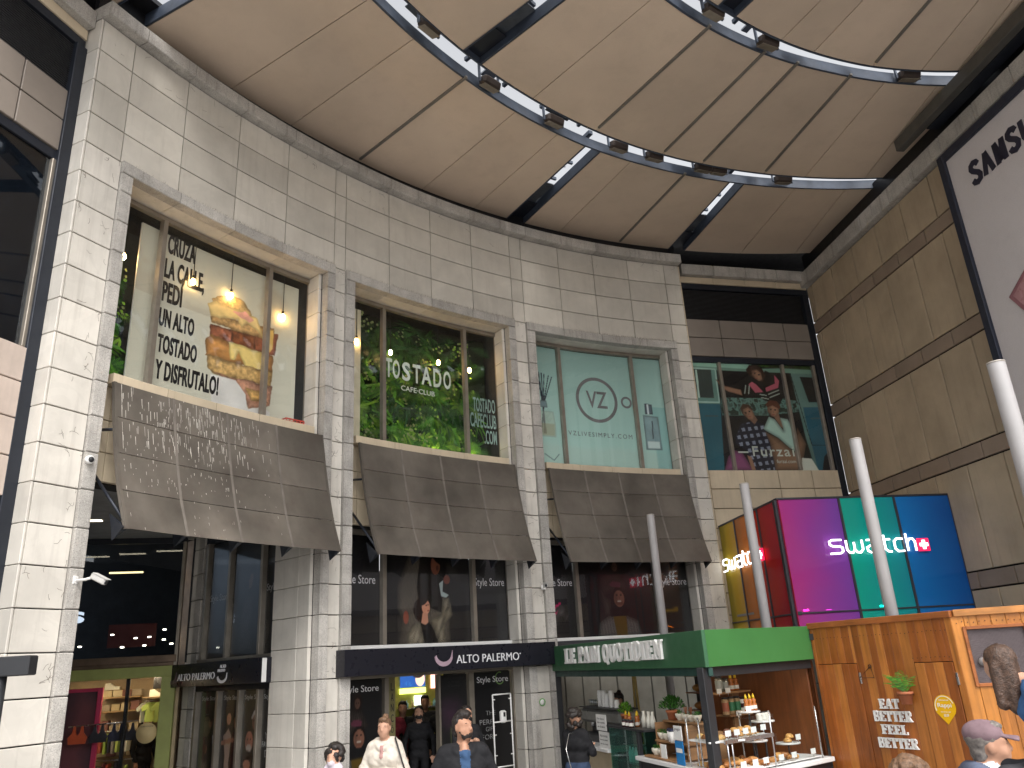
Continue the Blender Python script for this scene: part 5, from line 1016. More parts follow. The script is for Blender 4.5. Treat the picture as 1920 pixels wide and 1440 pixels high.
# honey bears, jars, milk bottles and pots along the ledge
hon = mat('amber_honey', (.36, .11, .02), .25, var=.2); capy = mat('yellow_cap', (.75, .50, .02), .4); lab = mat('label_white', (.72, .70, .64), .5)
def honey(P_, lb, s=1.0):
    T = thing('honey_bottle', P_, lb, 'bottle', 'honey bottles with yellow caps'); r = .034*s
    MB().lathe([(r*.9, 0), (r, .01), (r, .07*s), (r*.7, .095*s), (r*.95, .12*s), (r*.4, .145*s)], (0, 0, 0), hon, 14).obj('body', T, P_); MB().lathe([(r*1.01, .02*s), (r*1.01, .06*s)], (0, 0, 0), lab, 14, False).obj('label', T, P_); MB().lathe([(r*.5, .142*s), (r*.45, .165*s), (.003, .20*s)], (0, 0, 0), capy, 12).obj('cap', T, P_)
for i, (x, y) in enumerate(((3.0, .1), (3.14, .22), (3.22, .06), (3.34, .12))): honey(K1.p(x, 1.312, y), 'honey bottle with yellow cap on the glass case, %s from left' % ('first', 'second', 'third', 'fourth')[i])
milkm = mat('milk_white', (.66, .64, .56), .3)
for i, x in enumerate((3.52, 3.68, 3.80)): tag(MB().lathe([(.04, 0), (.042, .10), (.02, .17), (.022, .21)], (0, 0, 0), milkm, 14).obj('milk_bottle', None, K1.p(x, 1.312, .15)), 'milky glass bottle right of the honey bottles, %s' % ('first', 'second', 'third')[i], 'bottle', 'milk bottles')
for i, x in enumerate((3.16, 3.28, 3.40)): 
    T = thing('jam_jar', K1.p(x, 1.312, -.0), 'dark jam jar with white label under the honey bottles, %s' % ('left', 'middle', 'right')[i], 'jar', 'jam jars on the glass case'); P_ = K1.p(x, 1.312, -.0); MB().lathe([(.035, 0), (.037, .07), (.03, .08)], (0, 0, 0), mat('dark_jam', (.05, .012, .015), .25), 14).obj('jar', T, P_); MB().lathe([(.038, .02), (.038, .06)], (0, 0, 0), lab, 14, False).obj('label', T, P_); MB().lathe([(.033, .08), (.033, .10)], (0, 0, 0), kblk, 14).obj('lid', T, P_)
terra = mat('terracotta', (.40, .13, .055), .75, var=.1)
def bush(T, P_, r, h, n, m1, m2, seed, ln=.05):
    rd = random.Random(seed); mb = MB()
    for i in range(n):
        a = rd.uniform(0, 6.28); e = rd.uniform(.1, 1.4); q = rd.random()**.4; p = Vector((math.cos(a)*math.cos(e)*r*q, math.sin(a)*math.cos(e)*r*q, h*.15+math.sin(e)*h*.85*q)); d = (p+Vector((rd.uniform(-.05, .05), rd.uniform(-.05, .05), .02))).normalized(); n_ = d.orthogonal().normalized(); leaf_into(mb, p, n_, d, ln*rd.uniform(.6, 1.3), ln*.42, m1 if rd.random() < .6 else m2, .3)
    for i in range(8): a = 6.28*i/8; mb.tube([(0, 0, -.02), (math.cos(a)*r*.5, math.sin(a)*r*.5, h*.6)], .003, m1, 4)
    o = mb.obj('foliage', T, P_); o['kind'] = 'stuff'
def pot_plant(P_, r, h, pm, fr_, fh, n, lb, m1, m2, seed, ln=.05):
    T = thing('potted_plant', P_, lb, 'plant'); MB().lathe([(r*.72, 0), (r*.92, h*.78), (r*1.06, h*.78), (r*1.06, h), (r*.9, h), (r*.88, h*.85)], (0, 0, 0), pm, 18).obj('pot', T, P_); MB().lathe([(.001, h*.86), (r*.88, h*.86)], (0, 0, 0), mat('soil', (.03, .02, .015), .9), 14, False).obj('soil', T, P_); bush(T, P_+Vector((0, 0, h*.86)), fr_, fh, n, m1, m2, seed, ln); return T
pot_plant(K1.p(2.78, 1.312, .2), .075, .14, terra, .11, .17, 260, 'bushy herb in a terracotta pot left of the honey bottles', leafs[1], leafs[3], 21, .035)
pot_plant(K1.p(4.12, 1.425, .30), .085, .12, terra, .17, .18, 420, 'large dark green herb bush above the wooden step shelf', leafs[0], leafs[1], 22, .04)
# stepped wooden shelf with white bowls
ss = thing('step_shelf', K1.p(4.3, .98, .1), 'wooden stepped shelf with white planted bowls on the white counter', 'shelf'); wlt = mat('oiled_oak', (.36, .19, .085), .5, var=.15, grain=(1, 1, 8))
for x0, x1, z, y0, y1 in ((3.95, 4.95, 1.40, .22, .45), (3.95, 4.85, 1.17, .08, .34), (3.85, 4.78, .985, -.05, .30)): K1.block('shelf', x0, x1, z, z+.022, y0, y1, wlt, ss, bev=.003)
for x in (3.95, 4.80): K1.block('side', x, x+.02, 1.007, 1.40, .10, .44, wlt, ss, bev=.003)
K1.block('back', 3.97, 4.80, 1.007, 1.40, .44, .455, wlt, ss)
bowl = mat('cream_bowl', (.68, .64, .54), .4); BP = [(4.28, 1.422, .32, 'top step, first'), (4.46, 1.422, .32, 'top step, second'), (4.60, 1.422, .32, 'top step, third'), (4.76, 1.422, .32, 'top step, fourth'), (4.02, 1.192, .16, 'middle step, first'), (4.16, 1.192, .16, 'middle step, second'), (4.29, 1.192, .16, 'middle step, third'), (4.0, 1.007, .06, 'bottom step, first'), (4.18, 1.007, .06, 'bottom step, second')]
for i, (x, z, y, lb) in enumerate(BP):
    P_ = K1.p(x, z, y); T = thing('planted_bowl', P_, 'small cream bowl with a seedling on the %s' % lb, 'bowl', 'planted bowls on the step shelf'); MB().lathe([(.03, 0), (.034, .012), (.055, .05), (.062, .085), (.056, .085), (.05, .06)], (0, 0, 0), bowl, 16).obj('bowl', T, P_)
    bush(T, P_+Vector((0, 0, .06)), .05, .06 if i not in (1, 2) else .02, 40, leafs[1], leafs[6], 40+i, .025)
    if i in (1, 2):
        for k in range(5): MB().tube([(0, 0, .05), (.02*math.cos(k*1.3), .02*math.sin(k*1.3), .17)], .004, mat('cinnamon', (.22, .08, .035), .7), 6).obj('cinnamon_stick', T, P_)
for i, (x, y) in enumerate(((4.40, .10), (4.53, .06))):
    P_ = K1.p(x, 1.192, y); T = thing('takeaway_cup', P_, 'white takeaway cup with a dark lid on the step shelf, %s' % ('left', 'right')[i], 'cup', 'takeaway cups with dark lids'); MB().lathe([(.032, 0), (.045, .13)], (0, 0, 0), cupm, 16).obj('cup', T, P_); MB().lathe([(.047, .13), (.047, .14), (.038, .16), (.03, .16)], (0, 0, 0), mat('navy_lid', (.012, .016, .05), .35), 16).obj('lid', T, P_)
T = thing('menu_stand', K1.p(4.35, 1.0, -.04), 'leaning wooden framed card at the foot of the step shelf', 'card'); K1.block('card', 4.33, 4.48, 1.007, 1.17, -.03, -.02, papm, T, bev=0); K1.block('frame', 4.32, 4.33, 1.0, 1.18, -.035, -.01, wlt, T)
T = thing('payment_sign', K1.p(4.95, .98, -.07), 'blue and white payment card stand at the corner of the counter', 'sign'); K1.block('card', 4.86, 5.06, .985, 1.25, -.08, -.07, mat('payment_blue', (.02, .20, .50), .4), T, bev=0); K1.block('card_top', 4.86, 5.06, 1.26, 1.42, -.08, -.07, papm, T, bev=0); text_flat(K1, 'print', 'pago', 4.89, 5.03, 1.36, 1.39, -.081, .001, inkm, T)
mb = MB(); mb.box(0, .16, -.001, 0, 0, .05, papm); K1.put('print', mb, T, 4.88, 1.12, -.082)
# pastry racks on the side counter: steel posts, shelves, glass
rack = thing('pastry_rack', K2.p(1.0, .915, .2), 'steel and glass pastry rack with two tiers along the kiosk counter', 'rack')
for x, z1 in ((.16, 1.31), (1.0, 1.54), (1.96, 1.52), (.24, 1.30)): K2.put('post', MB().tube([(0, 0, 0), (0, 0, z1-.915)], .010, steel, 8), rack, x, .915, -.03)
for x, z1 in ((.16, 1.31), (1.0, 1.54)): K2.put('post', MB().tube([(0, 0, 0), (0, 0, z1-.915)], .010, steel, 8), rack, x, .915, .42)
K2.block('shelf', .10, 1.0, 1.265, 1.285, -.04, .46, whitec, rack, bev=.003); K2.block('shelf_edge', .09, 1.01, 1.25, 1.292, -.055, -.041, steel, rack, bev=.002)
K2.block('shelf', .12, 2.0, .93, .945, -.02, .46, whitec, rack, bev=.003)
K2.block('front_glass', .14, .98, 1.29, 1.50, -.050, -.044, glass('clear_guard', (.96, .98, .98), .10), rack, bev=0); K2.block('front_glass', 1.02, 1.95, .95, 1.5, -.050, -.044, MATS['clear_guard'], rack, bev=0)
K1.block('side_shelf', 5.15, 5.66, 1.26, 1.28, -.04, .42, whitec, rack, bev=.003); K1.block('side_glass', 5.15, 5.66, 1.28, 1.52, -.05, -.045, MATS['clear_guard'], rack, bev=0)
for x in (5.15, 5.45): K1.put('post', MB().tube([(0, 0, 0), (0, 0, .58)], .010, steel, 8), rack, x, .95, -.045)
crus = [mat('crust_%d' % i, c, .5, var=.25, scale=14, bump=.3, bscale=50) for i, c in enumerate(((.44, .20, .055), (.52, .27, .08), (.34, .13, .035), (.12, .045, .03), (.60, .38, .14)))]
def croissant_me(i):
    mb = MB(); pts = []; rs = []
    for k in range(9): a = R_(-70+140*k/8); pts.append((.06*math.sin(a)*1.15, .03-.05*math.cos(a), .026)); rs.append((.006+.026*math.cos((k-4)/4.4*1.5))*(1+.10*(k % 2)))
    mb.tube(pts, rs, crus[i % 3], 9); return mb.mesh('croissant')
def bun_me(i, r=.05): return MB().lathe([(.001, 0), (r*.95, .002), (r, .018), (r*.8, .04), (r*.4, .052), (.001, .054)], (0, 0, 0), crus[i], 16).mesh('bun')
def ring_me(i): 
    mb = MB(); n = 14; V = []; F = []
    for k in range(n):
        a = 2*math.pi*k/n
        for q in range(8): b = 2*math.pi*q/8; V.append(((.032+.020*math.cos(b))*math.cos(a), (.032+.020*math.cos(b))*math.sin(a), .020+.020*math.sin(b)))
    for k in range(n):
        for q in range(8): F.append((k*8+q, ((k+1) % n)*8+q, ((k+1) % n)*8+(q+1) % 8, k*8+(q+1) % 8))
    return mb.add(V, F, crus[i], True).mesh('pastry_ring')
def pastry(me, P_, rz, lb, grp, nm): tag(put(nm, me, None, P_, rz), lb, 'pastry', grp)
ORD = ('first', 'second', 'third', 'fourth', 'fifth', 'sixth', 'seventh', 'eighth', 'ninth', 'tenth', 'eleventh', 'twelfth')
cm = [croissant_me(i) for i in range(3)]; bm = [bun_me(i, .052) for i in range(5)]; rm = [ring_me(i) for i in range(2)]
for i in range(6): pastry([bm[4], bm[3], bm[3], bm[1], bm[1], bm[1]][i], K2.p(.22+.125*i, 1.287, .10+.03*(i % 2)), i, '%s bun from left in the front row of the upper tray' % ORD[i], 'buns on the upper tray', 'bun')
for i in range(4): pastry([bm[3], bm[1], bm[1], bm[1]][i], K2.p(.42+.125*i, 1.335 if i else 1.33, .16), i, '%s bun from left stacked on top in the upper tray' % ORD[i], 'buns stacked on the upper tray', 'bun')
for row, (y, z) in enumerate(((.05, .947), (.17, .947), (.11, .995), (.30, .947), (.28, 1.0))):
    for i in range(6 if row in (0, 1) else 5): pastry(cm[(i+row) % 3] if (row or i > 2) else rm[i % 2], K2.p(.25+.125*i+.03*(row % 2), z, y), random.uniform(0, 6), '%s pastry from left in the %s of the lower tray' % (ORD[i], ('front row', 'second row', 'upper front layer', 'back row', 'upper back layer')[row]), 'croissants on the lower tray', 'croissant')
for i in range(5): pastry(cm[i % 3], K2.p(1.14+.10*i+.02*(i % 2), .947+(.04 if i in (1, 2) else 0), .10), random.uniform(0, 6), '%s croissant from left on the right hand tray' % ORD[i], 'croissants on the right tray', 'croissant')
for i in range(4): pastry(bm[(4, 2, 1, 4)[i]], K1.p(5.2+.12*i, 1.282, .1), i, '%s bun from left on the tray round the corner' % ORD[i], 'buns round the corner', 'bun')
for i in range(5): pastry(bm[(4, 1, 2, 1, 0)[i]], K1.p(5.18+.11*i, .982, .08), i, '%s bun from left on the counter round the corner' % ORD[i], 'buns low round the corner', 'bun')
# cake stands
stm = mat('white_marble_stand', (.66, .65, .63), .3)
for x, z, y, r, lb in ((1.16, 1.165, .35, .15, 'left cake stand with two filled rolls'), (1.50, 1.115, .12, .15, 'right cake stand with a round loaf'), (1.36, 1.375, .35, .15, 'upper cake stand with three white labelled jars'), (1.05, 1.51, .30, .14, 'small stand with three honey bottles')):
    P_ = K2.p(x, z, y); T = thing('cake_stand', P_-Vector((0, 0, z-.945)), 'white '+lb, 'cake stand'); MB().lathe([(r, 0), (r, .018), (r*.9, .02)], (0, 0, 0), stm, 24).obj('plate', T, P_); MB().tube([(0, 0, -(z-.945)), (0, 0, 0)], .012, kblk, 8).obj('stem', T, P_)
for i in range(3): pastry(cm[i], K2.p(1.10+.07*i, 1.186+.03*(i == 1), .33), i*1.7, '%s filled roll on the left cake stand' % ORD[i], 'rolls on the left stand', 'filled_roll')
for i in range(2): pastry(bm[1], K2.p(1.47+.05*i, 1.136+.045*i, .10), i, '%s round loaf on the right cake stand' % ('lower', 'upper')[i], 'loaves on the right stand', 'round_loaf')
for i in range(3): honey(K2.p(.99+.075*i, 1.53, .27), 'honey bottle on the small stand above the buns, %s' % ('left', 'middle', 'right')[i])
def jar(P_, lb, r, h, cm_, lm, grp):
    T = thing('jar', P_, lb, 'jar', grp); MB().lathe([(r*.95, 0), (r, .01), (r, h*.8), (r*.8, h*.9)], (0, 0, 0), cm_, 14).obj('body', T, P_); MB().lathe([(r*1.02, h*.2), (r*1.02, h*.7)], (0, 0, 0), lm, 14, False).obj('label', T, P_); MB().lathe([(r*.85, h*.9), (r*.85, h)], (0, 0, 0), kblk, 14).obj('lid', T, P_)
for i in range(3): jar(K2.p(1.28+.085*i, 1.395, .33), 'white labelled jar on the upper cake stand, %s' % ('left', 'middle', 'right')[i], .038, .10, lab, lab, 'jars on the upper cake stand')
# wall shelves with jars
for (x0, x1, z) in ((1.25, 2.0, 1.70), (1.50, 1.98, 1.41)):
    T = thing('wall_shelf', K2.p((x0+x1)/2, z, 1.3), '%s wooden wall shelf with jars inside the kiosk' % ('upper' if z > 1.5 else 'lower'), 'shelf'); K2.block('board', x0, x1, z, z+.025, .95, 1.2, wlt, T, bev=.004); K2.put('bracket', MB().prism([(0, 0), (.0, -.2), (.03, -.2), (.16, -.02), (.16, 0)], -.015, .015, wlt), T, x1-.25, z, 1.1)
for i in range(2): honey(K2.p(1.72+.10*i, 1.727, 1.05), 'honey bottle on the upper wall shelf, %s' % ('left', 'right')[i], 1.15)
for i in range(2): jar(K2.p(1.46+.12*i, 1.727, 1.05), 'clear jar on the upper wall shelf, %s' % ('left', 'right')[i], .05, .20-.03*i, glass('jar_glass', (.8, .85, .82), .2, .02, .2), mat('label_grey', (.4, .42, .4), .5), 'jars on the wall shelves')
grl = mat('green_label', (.03, .16, .07), .5); rl = mat('rust_label', (.35, .1, .05), .5); nut = mat('nut_fill', (.34, .22, .11), .6, var=.4, scale=60)
for i in range(3): jar(K2.p(1.50+.125*i, 1.437, 1.02), 'tall jar of nuts on the lower wall shelf, %s' % ('left', 'middle', 'right')[i], .048, .22, nut, (rl, grl, grl)[i], 'jars on the wall shelves')
for i in range(2):
    for j in range(2): jar(K2.p(1.83+.10*i, 1.437+.105*j, 1.0), 'white labelled jam jar on the lower wall shelf, %s %s' % (('bottom', 'top')[j], ('left', 'right')[i]), .042, .10, MATS['dark_jam'], lab, 'jars on the wall shelves')
# bread loaves and bags on the back shelves
for j, z in enumerate((1.372, 1.642)):
    for i in range(4): pastry(MB().ball((0, 0, .06), .11, .07, .06, crus[(i+j) % 3], 12, 8).mesh('loaf'), K1.p(1.95+.26*i, z, 1.9), .3*i, '%s loaf from left on the %s back shelf' % (ORD[i], ('lower', 'upper')[j]), 'loaves on the back shelves', 'loaf')
al = thing('step_ladder', K1.p(3.75, 0, 1.6), 'pale yellow folding ladder inside the kiosk', 'ladder'); ym = mat('pale_yellow_wood', (.62, .48, .16), .5)
for dx in (-.16, .16): K1.put('rail', MB().tube([(dx, 0, 0), (dx*.25, .0, 2.0)], .022, ym, 6), al, .62, 0, 1.35)
for z in (.4, .8, 1.2, 1.6): K1.put('rung', MB().box(-.12*(1-z/3), .12*(1-z/3), -.02, .02, z, z+.03, ym), al, 3.75, 0, 1.6)
tag(K2.put('paper_bag', MB().prism([(-.12, 0), (.12, 0), (.13, .34), (.05, .36), (-.12, .33)], 0, .10, mat('kraft_paper', (.30, .17, .08), .7)), None, .80, .95, .62), 'brown paper bag standing behind the buns', 'bag')
# price cards
CARDS = [(K2, .20, 1.29, -.03, 'first'), (K2, .36, 1.29, -.03, 'second'), (K2, .52, 1.29, -.03, 'third'), (K2, .67, 1.29, -.03, 'fourth'), (K2, .87, 1.30, -.02, 'fifth')]
def card(fr, x, z, y, lb, w_=.10, h=.062):
    T = thing('price_card', fr.p(x, z, y), lb, 'price card', 'white price cards on the trays'); fr.put('card', MB().box(-w_/2, w_/2, 0, .003, .035, .035+h, papm), T, x, z, y); fr.put('clip', MB().tube([(0, .004, 0), (0, .004, .04)], .004, steel, 6), T, x, z, y)
for fr, x, z, y, o_ in CARDS: card(fr, x, z, y, '%s white price card from left on the upper tray' % o_)
for i, x in enumerate((.40, .62, .82)): card(K2, x, .945, -.03, '%s white price card from left on the lower tray' % ORD[i])
for i, x in enumerate((1.12, 1.38, 1.78)): card(K2, x, .945, -.03, '%s white price card from left on the right hand tray' % ORD[i])
card(K2, 1.12, 1.18, .20, 'white price card on the left cake stand'); card(K2, 1.53, 1.13, -.02, 'white price card on the right cake stand'); card(K2, .80, 1.50, .1, 'white price card beside the small honey stand')
for i, x in enumerate((1.32, 1.50)): card(K2, x, 1.68, .94, '%s price card clipped under the upper wall shelf' % ('left', 'right')[i])
card(K2, 1.66, 1.38, .94, 'price card clipped under the lower wall shelf')
# hook, hanging plant, sticker on the boards
T = thing('wall_hook', K3.p(.87, 1.84, -.01), 'empty rusty iron pot bracket on the boards left of the fern', 'bracket'); rust = mat('rusty_iron', (.08, .035, .018), .6, metal=.4)
K3.put('arm', MB().tube([(0, 0, .13), (-.17, -.02, 0), (.05, -.03, .0), (0, 0, .13)], .006, rust, 6), T, .87, 1.84, -.01); K3.put('ring', MB().tube([(.02*math.cos(a), -.01, .13+.02*math.sin(a)) for a in np.linspace(0, 6.28, 12)], .006, rust, 6), T, .87, 1.84, -.01)
P_ = K3.p(1.345, 1.55, -.09); T = thing('hanging_plant', P_, 'small palm in a terracotta pot hung on the pine boards', 'plant')
MB().lathe([(.055, 0), (.075, .105), (.088, .105), (.088, .135), (.074, .135), (.07, .11)], (0, 0, 0), terra, 18).obj('pot', T, P_); MB().lathe([(.092, .10), (.094, .104)], (0, 0, 0), rust, 18, False).obj('holder', T, P_)
mb = MB(); rd = random.Random(5)
for i in range(16):
    a = rd.uniform(0, 6.28); d = Vector((math.cos(a)*.55, math.sin(a)*.3-.12, 1)).normalized(); p0 = Vector((0, 0, .12)); L_ = rd.uniform(.22, .40)
    for k in range(11):
        t = k/10; c = p0+d*L_*t+Vector((math.cos(a)*.10*t*t, 0, -.13*t*t)); 
        for s_ in (-1, 1): leaf_into(mb, c, Vector((0, -1, 0)), (Vector((math.cos(a)*.4+s_*.8, 0, .35-.5*t))).normalized(), .07*math.sin(.5+2.3*t), .006, leafs[1 if rd.random() < .6 else 2], .3)
mb.obj('fronds', T, P_)['kind'] = 'stuff'
st = thing('sticker', K3.p(1.76, 1.33, -.011), 'yellow map pin shaped sticker with white writing on the pine door', 'sticker'); ysm = mat('sticker_yellow', (.85, .47, .0), .4, var=.02)
mb = MB(); pts = [(.13*math.cos(a), .18+.13*math.sin(a)) for a in np.linspace(R_(-30), R_(210), 22)]+[(.0, -.0)]; mb.prism([(x, z) for x, z in pts], -.002, 0, ysm); K3.put('face', mb, st, 1.755, 1.34, -.011)
for tx, z0, z1, w_ in (('PEDÍ ONLINE', .245, .262, .12), ('Rappi', .165, .222, .17), ('DESCARGÁ LA APP', .125, .137, .12), ('10% OFF', .08, .11, .06)): text_flat(K3, 'print', tx, 1.755-w_/2, 1.755+w_/2, 1.34+z0, 1.34+z1, -.0135, .001, white_p, st, off=.01)
mb = MB(); mb.ribbon([(.115*math.cos(a), .18+.115*math.sin(a)) for a in np.linspace(R_(20), R_(200), 16)], .008, -.001, 0, white_p); K3.put('print', mb, st, 1.755, 1.34, -.0135)
P_ = K3.p(1.12, 0, -.45); pot_plant(P_, .12, .55, terra, .14, .30, 120, 'leafy shoot in a tall pot at the foot of the boards', leafs[2], leafs[3], 31, .07)

# ---------------------------------------------------------------- recessed corner entrance under the first awning
SFm = Frame((-9.29, 13.67), (-6.2, 14.5)); LFm = Frame((-6.55, 15.04), (-3.9, 12.81))
en = thing('corner_entrance', (-6.2, 14.4, 0), 'recessed corner entrance with dark glazing and stone column under the left awning', 'entrance')
greyc = mat('grey_ceiling', (.22, .22, .215), .7); brownm = mat('bronze_transom', (.16, .11, .075), .45, metal=.4, var=.2)
O = Vector((-6, 12, 0)); pts = [cp(-63.3, RW+.56), cp(-59, RW+.56), cp(-54, RW+.56), cp(-50, RW+.56), cp(-50, RW+1.1), LFm.p(3.5, 0, .3), LFm.p(.2, 0, .3), SFm.p(3.4, 0, .3), SFm.p(0, 0, .3)]
n = len(pts); MB().add([(p.x-O.x, p.y-O.y, z) for z in (4.80, 4.88) for p in pts], [tuple(range(n-1, -1, -1)), tuple(range(n, 2*n))]+[(i, (i+1) % n, (i+1) % n+n, i+n) for i in range(n)], greyc).obj('ceiling', en, O)
stripm = lamp_mat('ceiling_strip_lamp', (1, .86, .62), 2)
for k in range(3): SFm.block('strip_lamp', .9+.75*k, 1.4+.75*k, 4.785, 4.80, -2.2+.3*k, -2.1+.3*k, stripm, en)
# dark upper glazing of the shop side
wn = SFm.block('window', 0, 3.2, 4.70, 4.80, -.02, .08, darkmet, en); SFm.block('transom', 0, 3.18, 2.62, 2.74, -.05, .10, brownm, wn); SFm.block('pane', 0, 3.14, 2.74, 4.70, .02, .03, pane_d, wn, bev=0); SFm.block('mullion', 3.14, 3.20, 2.56, 4.72, -.04, .1, alu, wn)
SFm.block('sliding_track', 0, 3.2, 2.56, 2.62, -.03, .08, brownm, wn)
SFm.block('upper_back', -.5, 4.5, 2.6, 6.0, 3.2, 3.25, dark_in, en, bev=0); SFm.block('upper_ceiling', -.5, 4.5, 5.6, 5.65, .06, 3.2, dark_in, en, bev=0); SFm.block('upper_side', 3.3, 3.34, 2.6, 5.6, .1, 3.2, dark_in, en, bev=0); SFm.block('upper_front', 0, 3.3, 4.8, 5.65, .04, .08, dark_in, en, bev=0); SFm.block('upper_floor', 0, 3.3, 2.50, 2.56, .1, 3.2, dark_in, en, bev=0)
red_in = mat('dark_red_panel', (.16, .025, .018), .6); SFm.block('red_panel', 1.5, 2.4, 3.0, 3.45, 2.4, 2.45, red_in, en, bev=0)
spot = lamp_mat('shop_spot', (1, .82, .55), 20)
for x, z, y in ((1.35, 2.98, 1.0), (1.75, 3.2, 1.6), (2.15, 2.92, .6), (2.25, 3.1, 1.2), (2.35, 3.15, 2.0), (2.45, 2.95, 1.0), (2.7, 3.25, 1.5), (2.75, 3.05, 1.2), (2.95, 2.95, .8), (1.1, 2.9, .7)): SFm.put('ceiling_spot', MB().lathe([(.030, 0), (.030, .02)], (0, 0, 0), spot, 10), en, x, z, y)
SFm.block('glow_bar', 1.7, 2.3, 4.30, 4.33, 1.0, 1.04, lamp_mat('dim_bar', (1, .7, .3), 3), en)
# stone corner column
for z in [i*.456 for i in range(11)]: LFm.block('column_tile', .55, .80, z, z+.456, -.02, .25, marble_w, en, gap=.01); LFm.block('column_stone', .80, 1.02, z, z+.456, -.05, .25, granite, en, gap=.01, bev=.01)
LFm.block('door_jamb', .15, .52, 0, 4.8, .05, .3, brownm, en)
# lettered black fascia, smaller
s2 = thing('shop_sign', LFm.p(1.7, 2.19, -.1), 'shorter black fascia sign with white lettering over the angled side doors', 'sign')
LFm.block('fascia', -.03, 3.46, 2.19, 2.56, -.28, .1, signb, s2); text_flat(LFm, 'lettering', 'ALTO PALERMO', .86, 2.09, 2.29, 2.40, -.281, .01, letw, s2, off=-.005)
LFm.put('crescent', MB().prism(crescent_poly(.28, .20), -.008, 0, mat('dull_crescent', (.12, .08, .10), .4)), s2, .66, 2.24, -.281); LFm.put('crescent', MB().prism(crescent_poly(.30, .16), -.008, 0, letw), s2, 2.32, 2.215, -.281)
text_flat(LFm, 'lettering', 'ALTO', 2.24, 2.42, 2.45, 2.50, -.281, .008, letw, s2); text_flat(LFm, 'lettering', 'PALERMO', 2.18, 2.40, 2.39, 2.435, -.281, .008, letw, s2)
LFm.block('end_cap', 3.46, 3.475, 2.2, 2.55, -.28, -.2, white_p, s2)
# glazing above and below the small fascia
wn = LFm.block('window', 1.02, 3.5, 4.62, 4.80, -.02, .08, darkmet, en)
for x in (1.12, 1.90, 2.92, 3.42): LFm.block('mullion', x-.035, x+.035, 2.60, 4.62, -.04, .08, alu, wn)
LFm.block('pane', 1.1, 3.46, 2.62, 4.62, .02, .03, pane_g, wn, bev=0); LFm.block('sill_rail', 1.02, 3.5, 2.57, 2.62, -.05, .08, alu, wn)
dr = LFm.block('door_frame', 1.02, 3.36, 2.10, 2.19, -.03, .08, darkmet, en)
for x in (1.05, 1.76, 2.42, 2.98, 3.33): LFm.block('door_stile', x-.035, x+.035, 0, 2.10, -.04, .08, alu, dr)
LFm.block('pane', 1.07, 3.3, 0, 2.1, .02, .03, pane_g, dr, bev=0)
def flat_poster(fr, x0, x1, z0, z1, y, label, paint, nu, nz, texts=(), base=(.10, .098, .10)):
    O = fr.p((x0+x1)/2, z0, y); T = thing('door_poster', O, label, 'poster'); P = Print(x0, x1, z0, z1, nu, nz, base); P.C *= (1+.4*(vnoise(P.X, P.Z, 1.1)-.5))[..., None]
    if paint: paint(P)
    P.build('printed_sheet', lambda u, z: fr.p(u, z, y), vcol_mat('printed_poster_gloss'), T, O)
    for tx, a, b, za, zb in texts: text_flat(fr, 'lettering', tx, a, b, za, zb, y-.003, .002, mat('dim_letter', (.42, .42, .42), .5), T)
    return T
def p_coat(P): herring(P, [(1.15, 1.5), (1.28, 1.7), (1.42, 1.6), (1.5, 1.2), (1.55, .2), (1.1, .2)], (.26, .25, .22), .03); P.ell(1.47, 1.60, .06, .08, (.38, .26, .2)); P.ell(1.50, 1.67, .08, .05, (.06, .05, .05)); P.ell(1.35, 1.2, .05, .07, (.6, .42, .33)); P.ell(1.33, 1.22, .05, .09, (.16, .10, .08), a=.6); herring(P, [(1.2, 1.05), (1.45, 1.05), (1.55, .2), (1.15, .2)], (.5, .47, .42), .025); P.line([(1.57, 1.4), (1.60, 1.2)], .03, (.65, .66, .66))
def p_baby(P): P.poly([(2.15, 1.45), (2.35, 1.5), (2.40, .2), (2.1, .2)], (.18, .07, .08), tex=.3, ts=8); P.ell(2.28, 1.62, .08, .12, (.60, .42, .33)); P.ell(2.30, 1.72, .09, .07, (.06, .05, .05)); P.ell(2.05, 1.66, .065, .09, (.70, .52, .42)); P.poly([(1.9, 1.4), (2.05, 1.52), (2.15, 1.4), (2.1, 1.0), (2.2, .6), (1.95, .6), (1.98, 1.1)], (.62, .54, .5), wob=.01); P.line([(1.88, 1.3), (2.2, 1.35)], .07, (.6, .42, .34)); face_on(P, 2.28, 1.62, .14, .1, (.60, .42, .33))
def p_old(P): P.ell(2.68, 1.33, .11, .15, (.60, .40, .34)); face_on(P, 2.68, 1.34, .18, .1, (.6, .4, .34)); P.ell(2.68, 1.24, .08, .05, (.62, .58, .55)); P.ell(2.82, 1.62, .075, .12, (.50, .36, .3)); P.line([(2.74, 1.68), (2.80, 1.76), (2.90, 1.72), (2.93, 1.5)], .05, (.66, .64, .62)); P.poly([(2.5, 1.1), (2.65, 1.2), (2.95, 1.15), (2.97, .2), (2.48, .2)], (.12, .08, .09)); P.ell(2.64, 1.0, .10, .07, (.58, .4, .33)); face_on(P, 2.82, 1.62, .13, .1, (.5, .36, .3))
flat_poster(LFm, 1.10, 1.72, .05, 2.08, .045, 'dark door poster of a man in a long coat bending to a child', p_coat, 60, 100, [('Style Store', 1.15, 1.65, 1.93, 2.02)]); flat_poster(LFm, 1.81, 2.38, .05, 2.08, .045, 'dark door poster of an adult kissing a baby', p_baby, 60, 100, [('Style Store', 1.87, 2.36, 1.93, 2.02)])
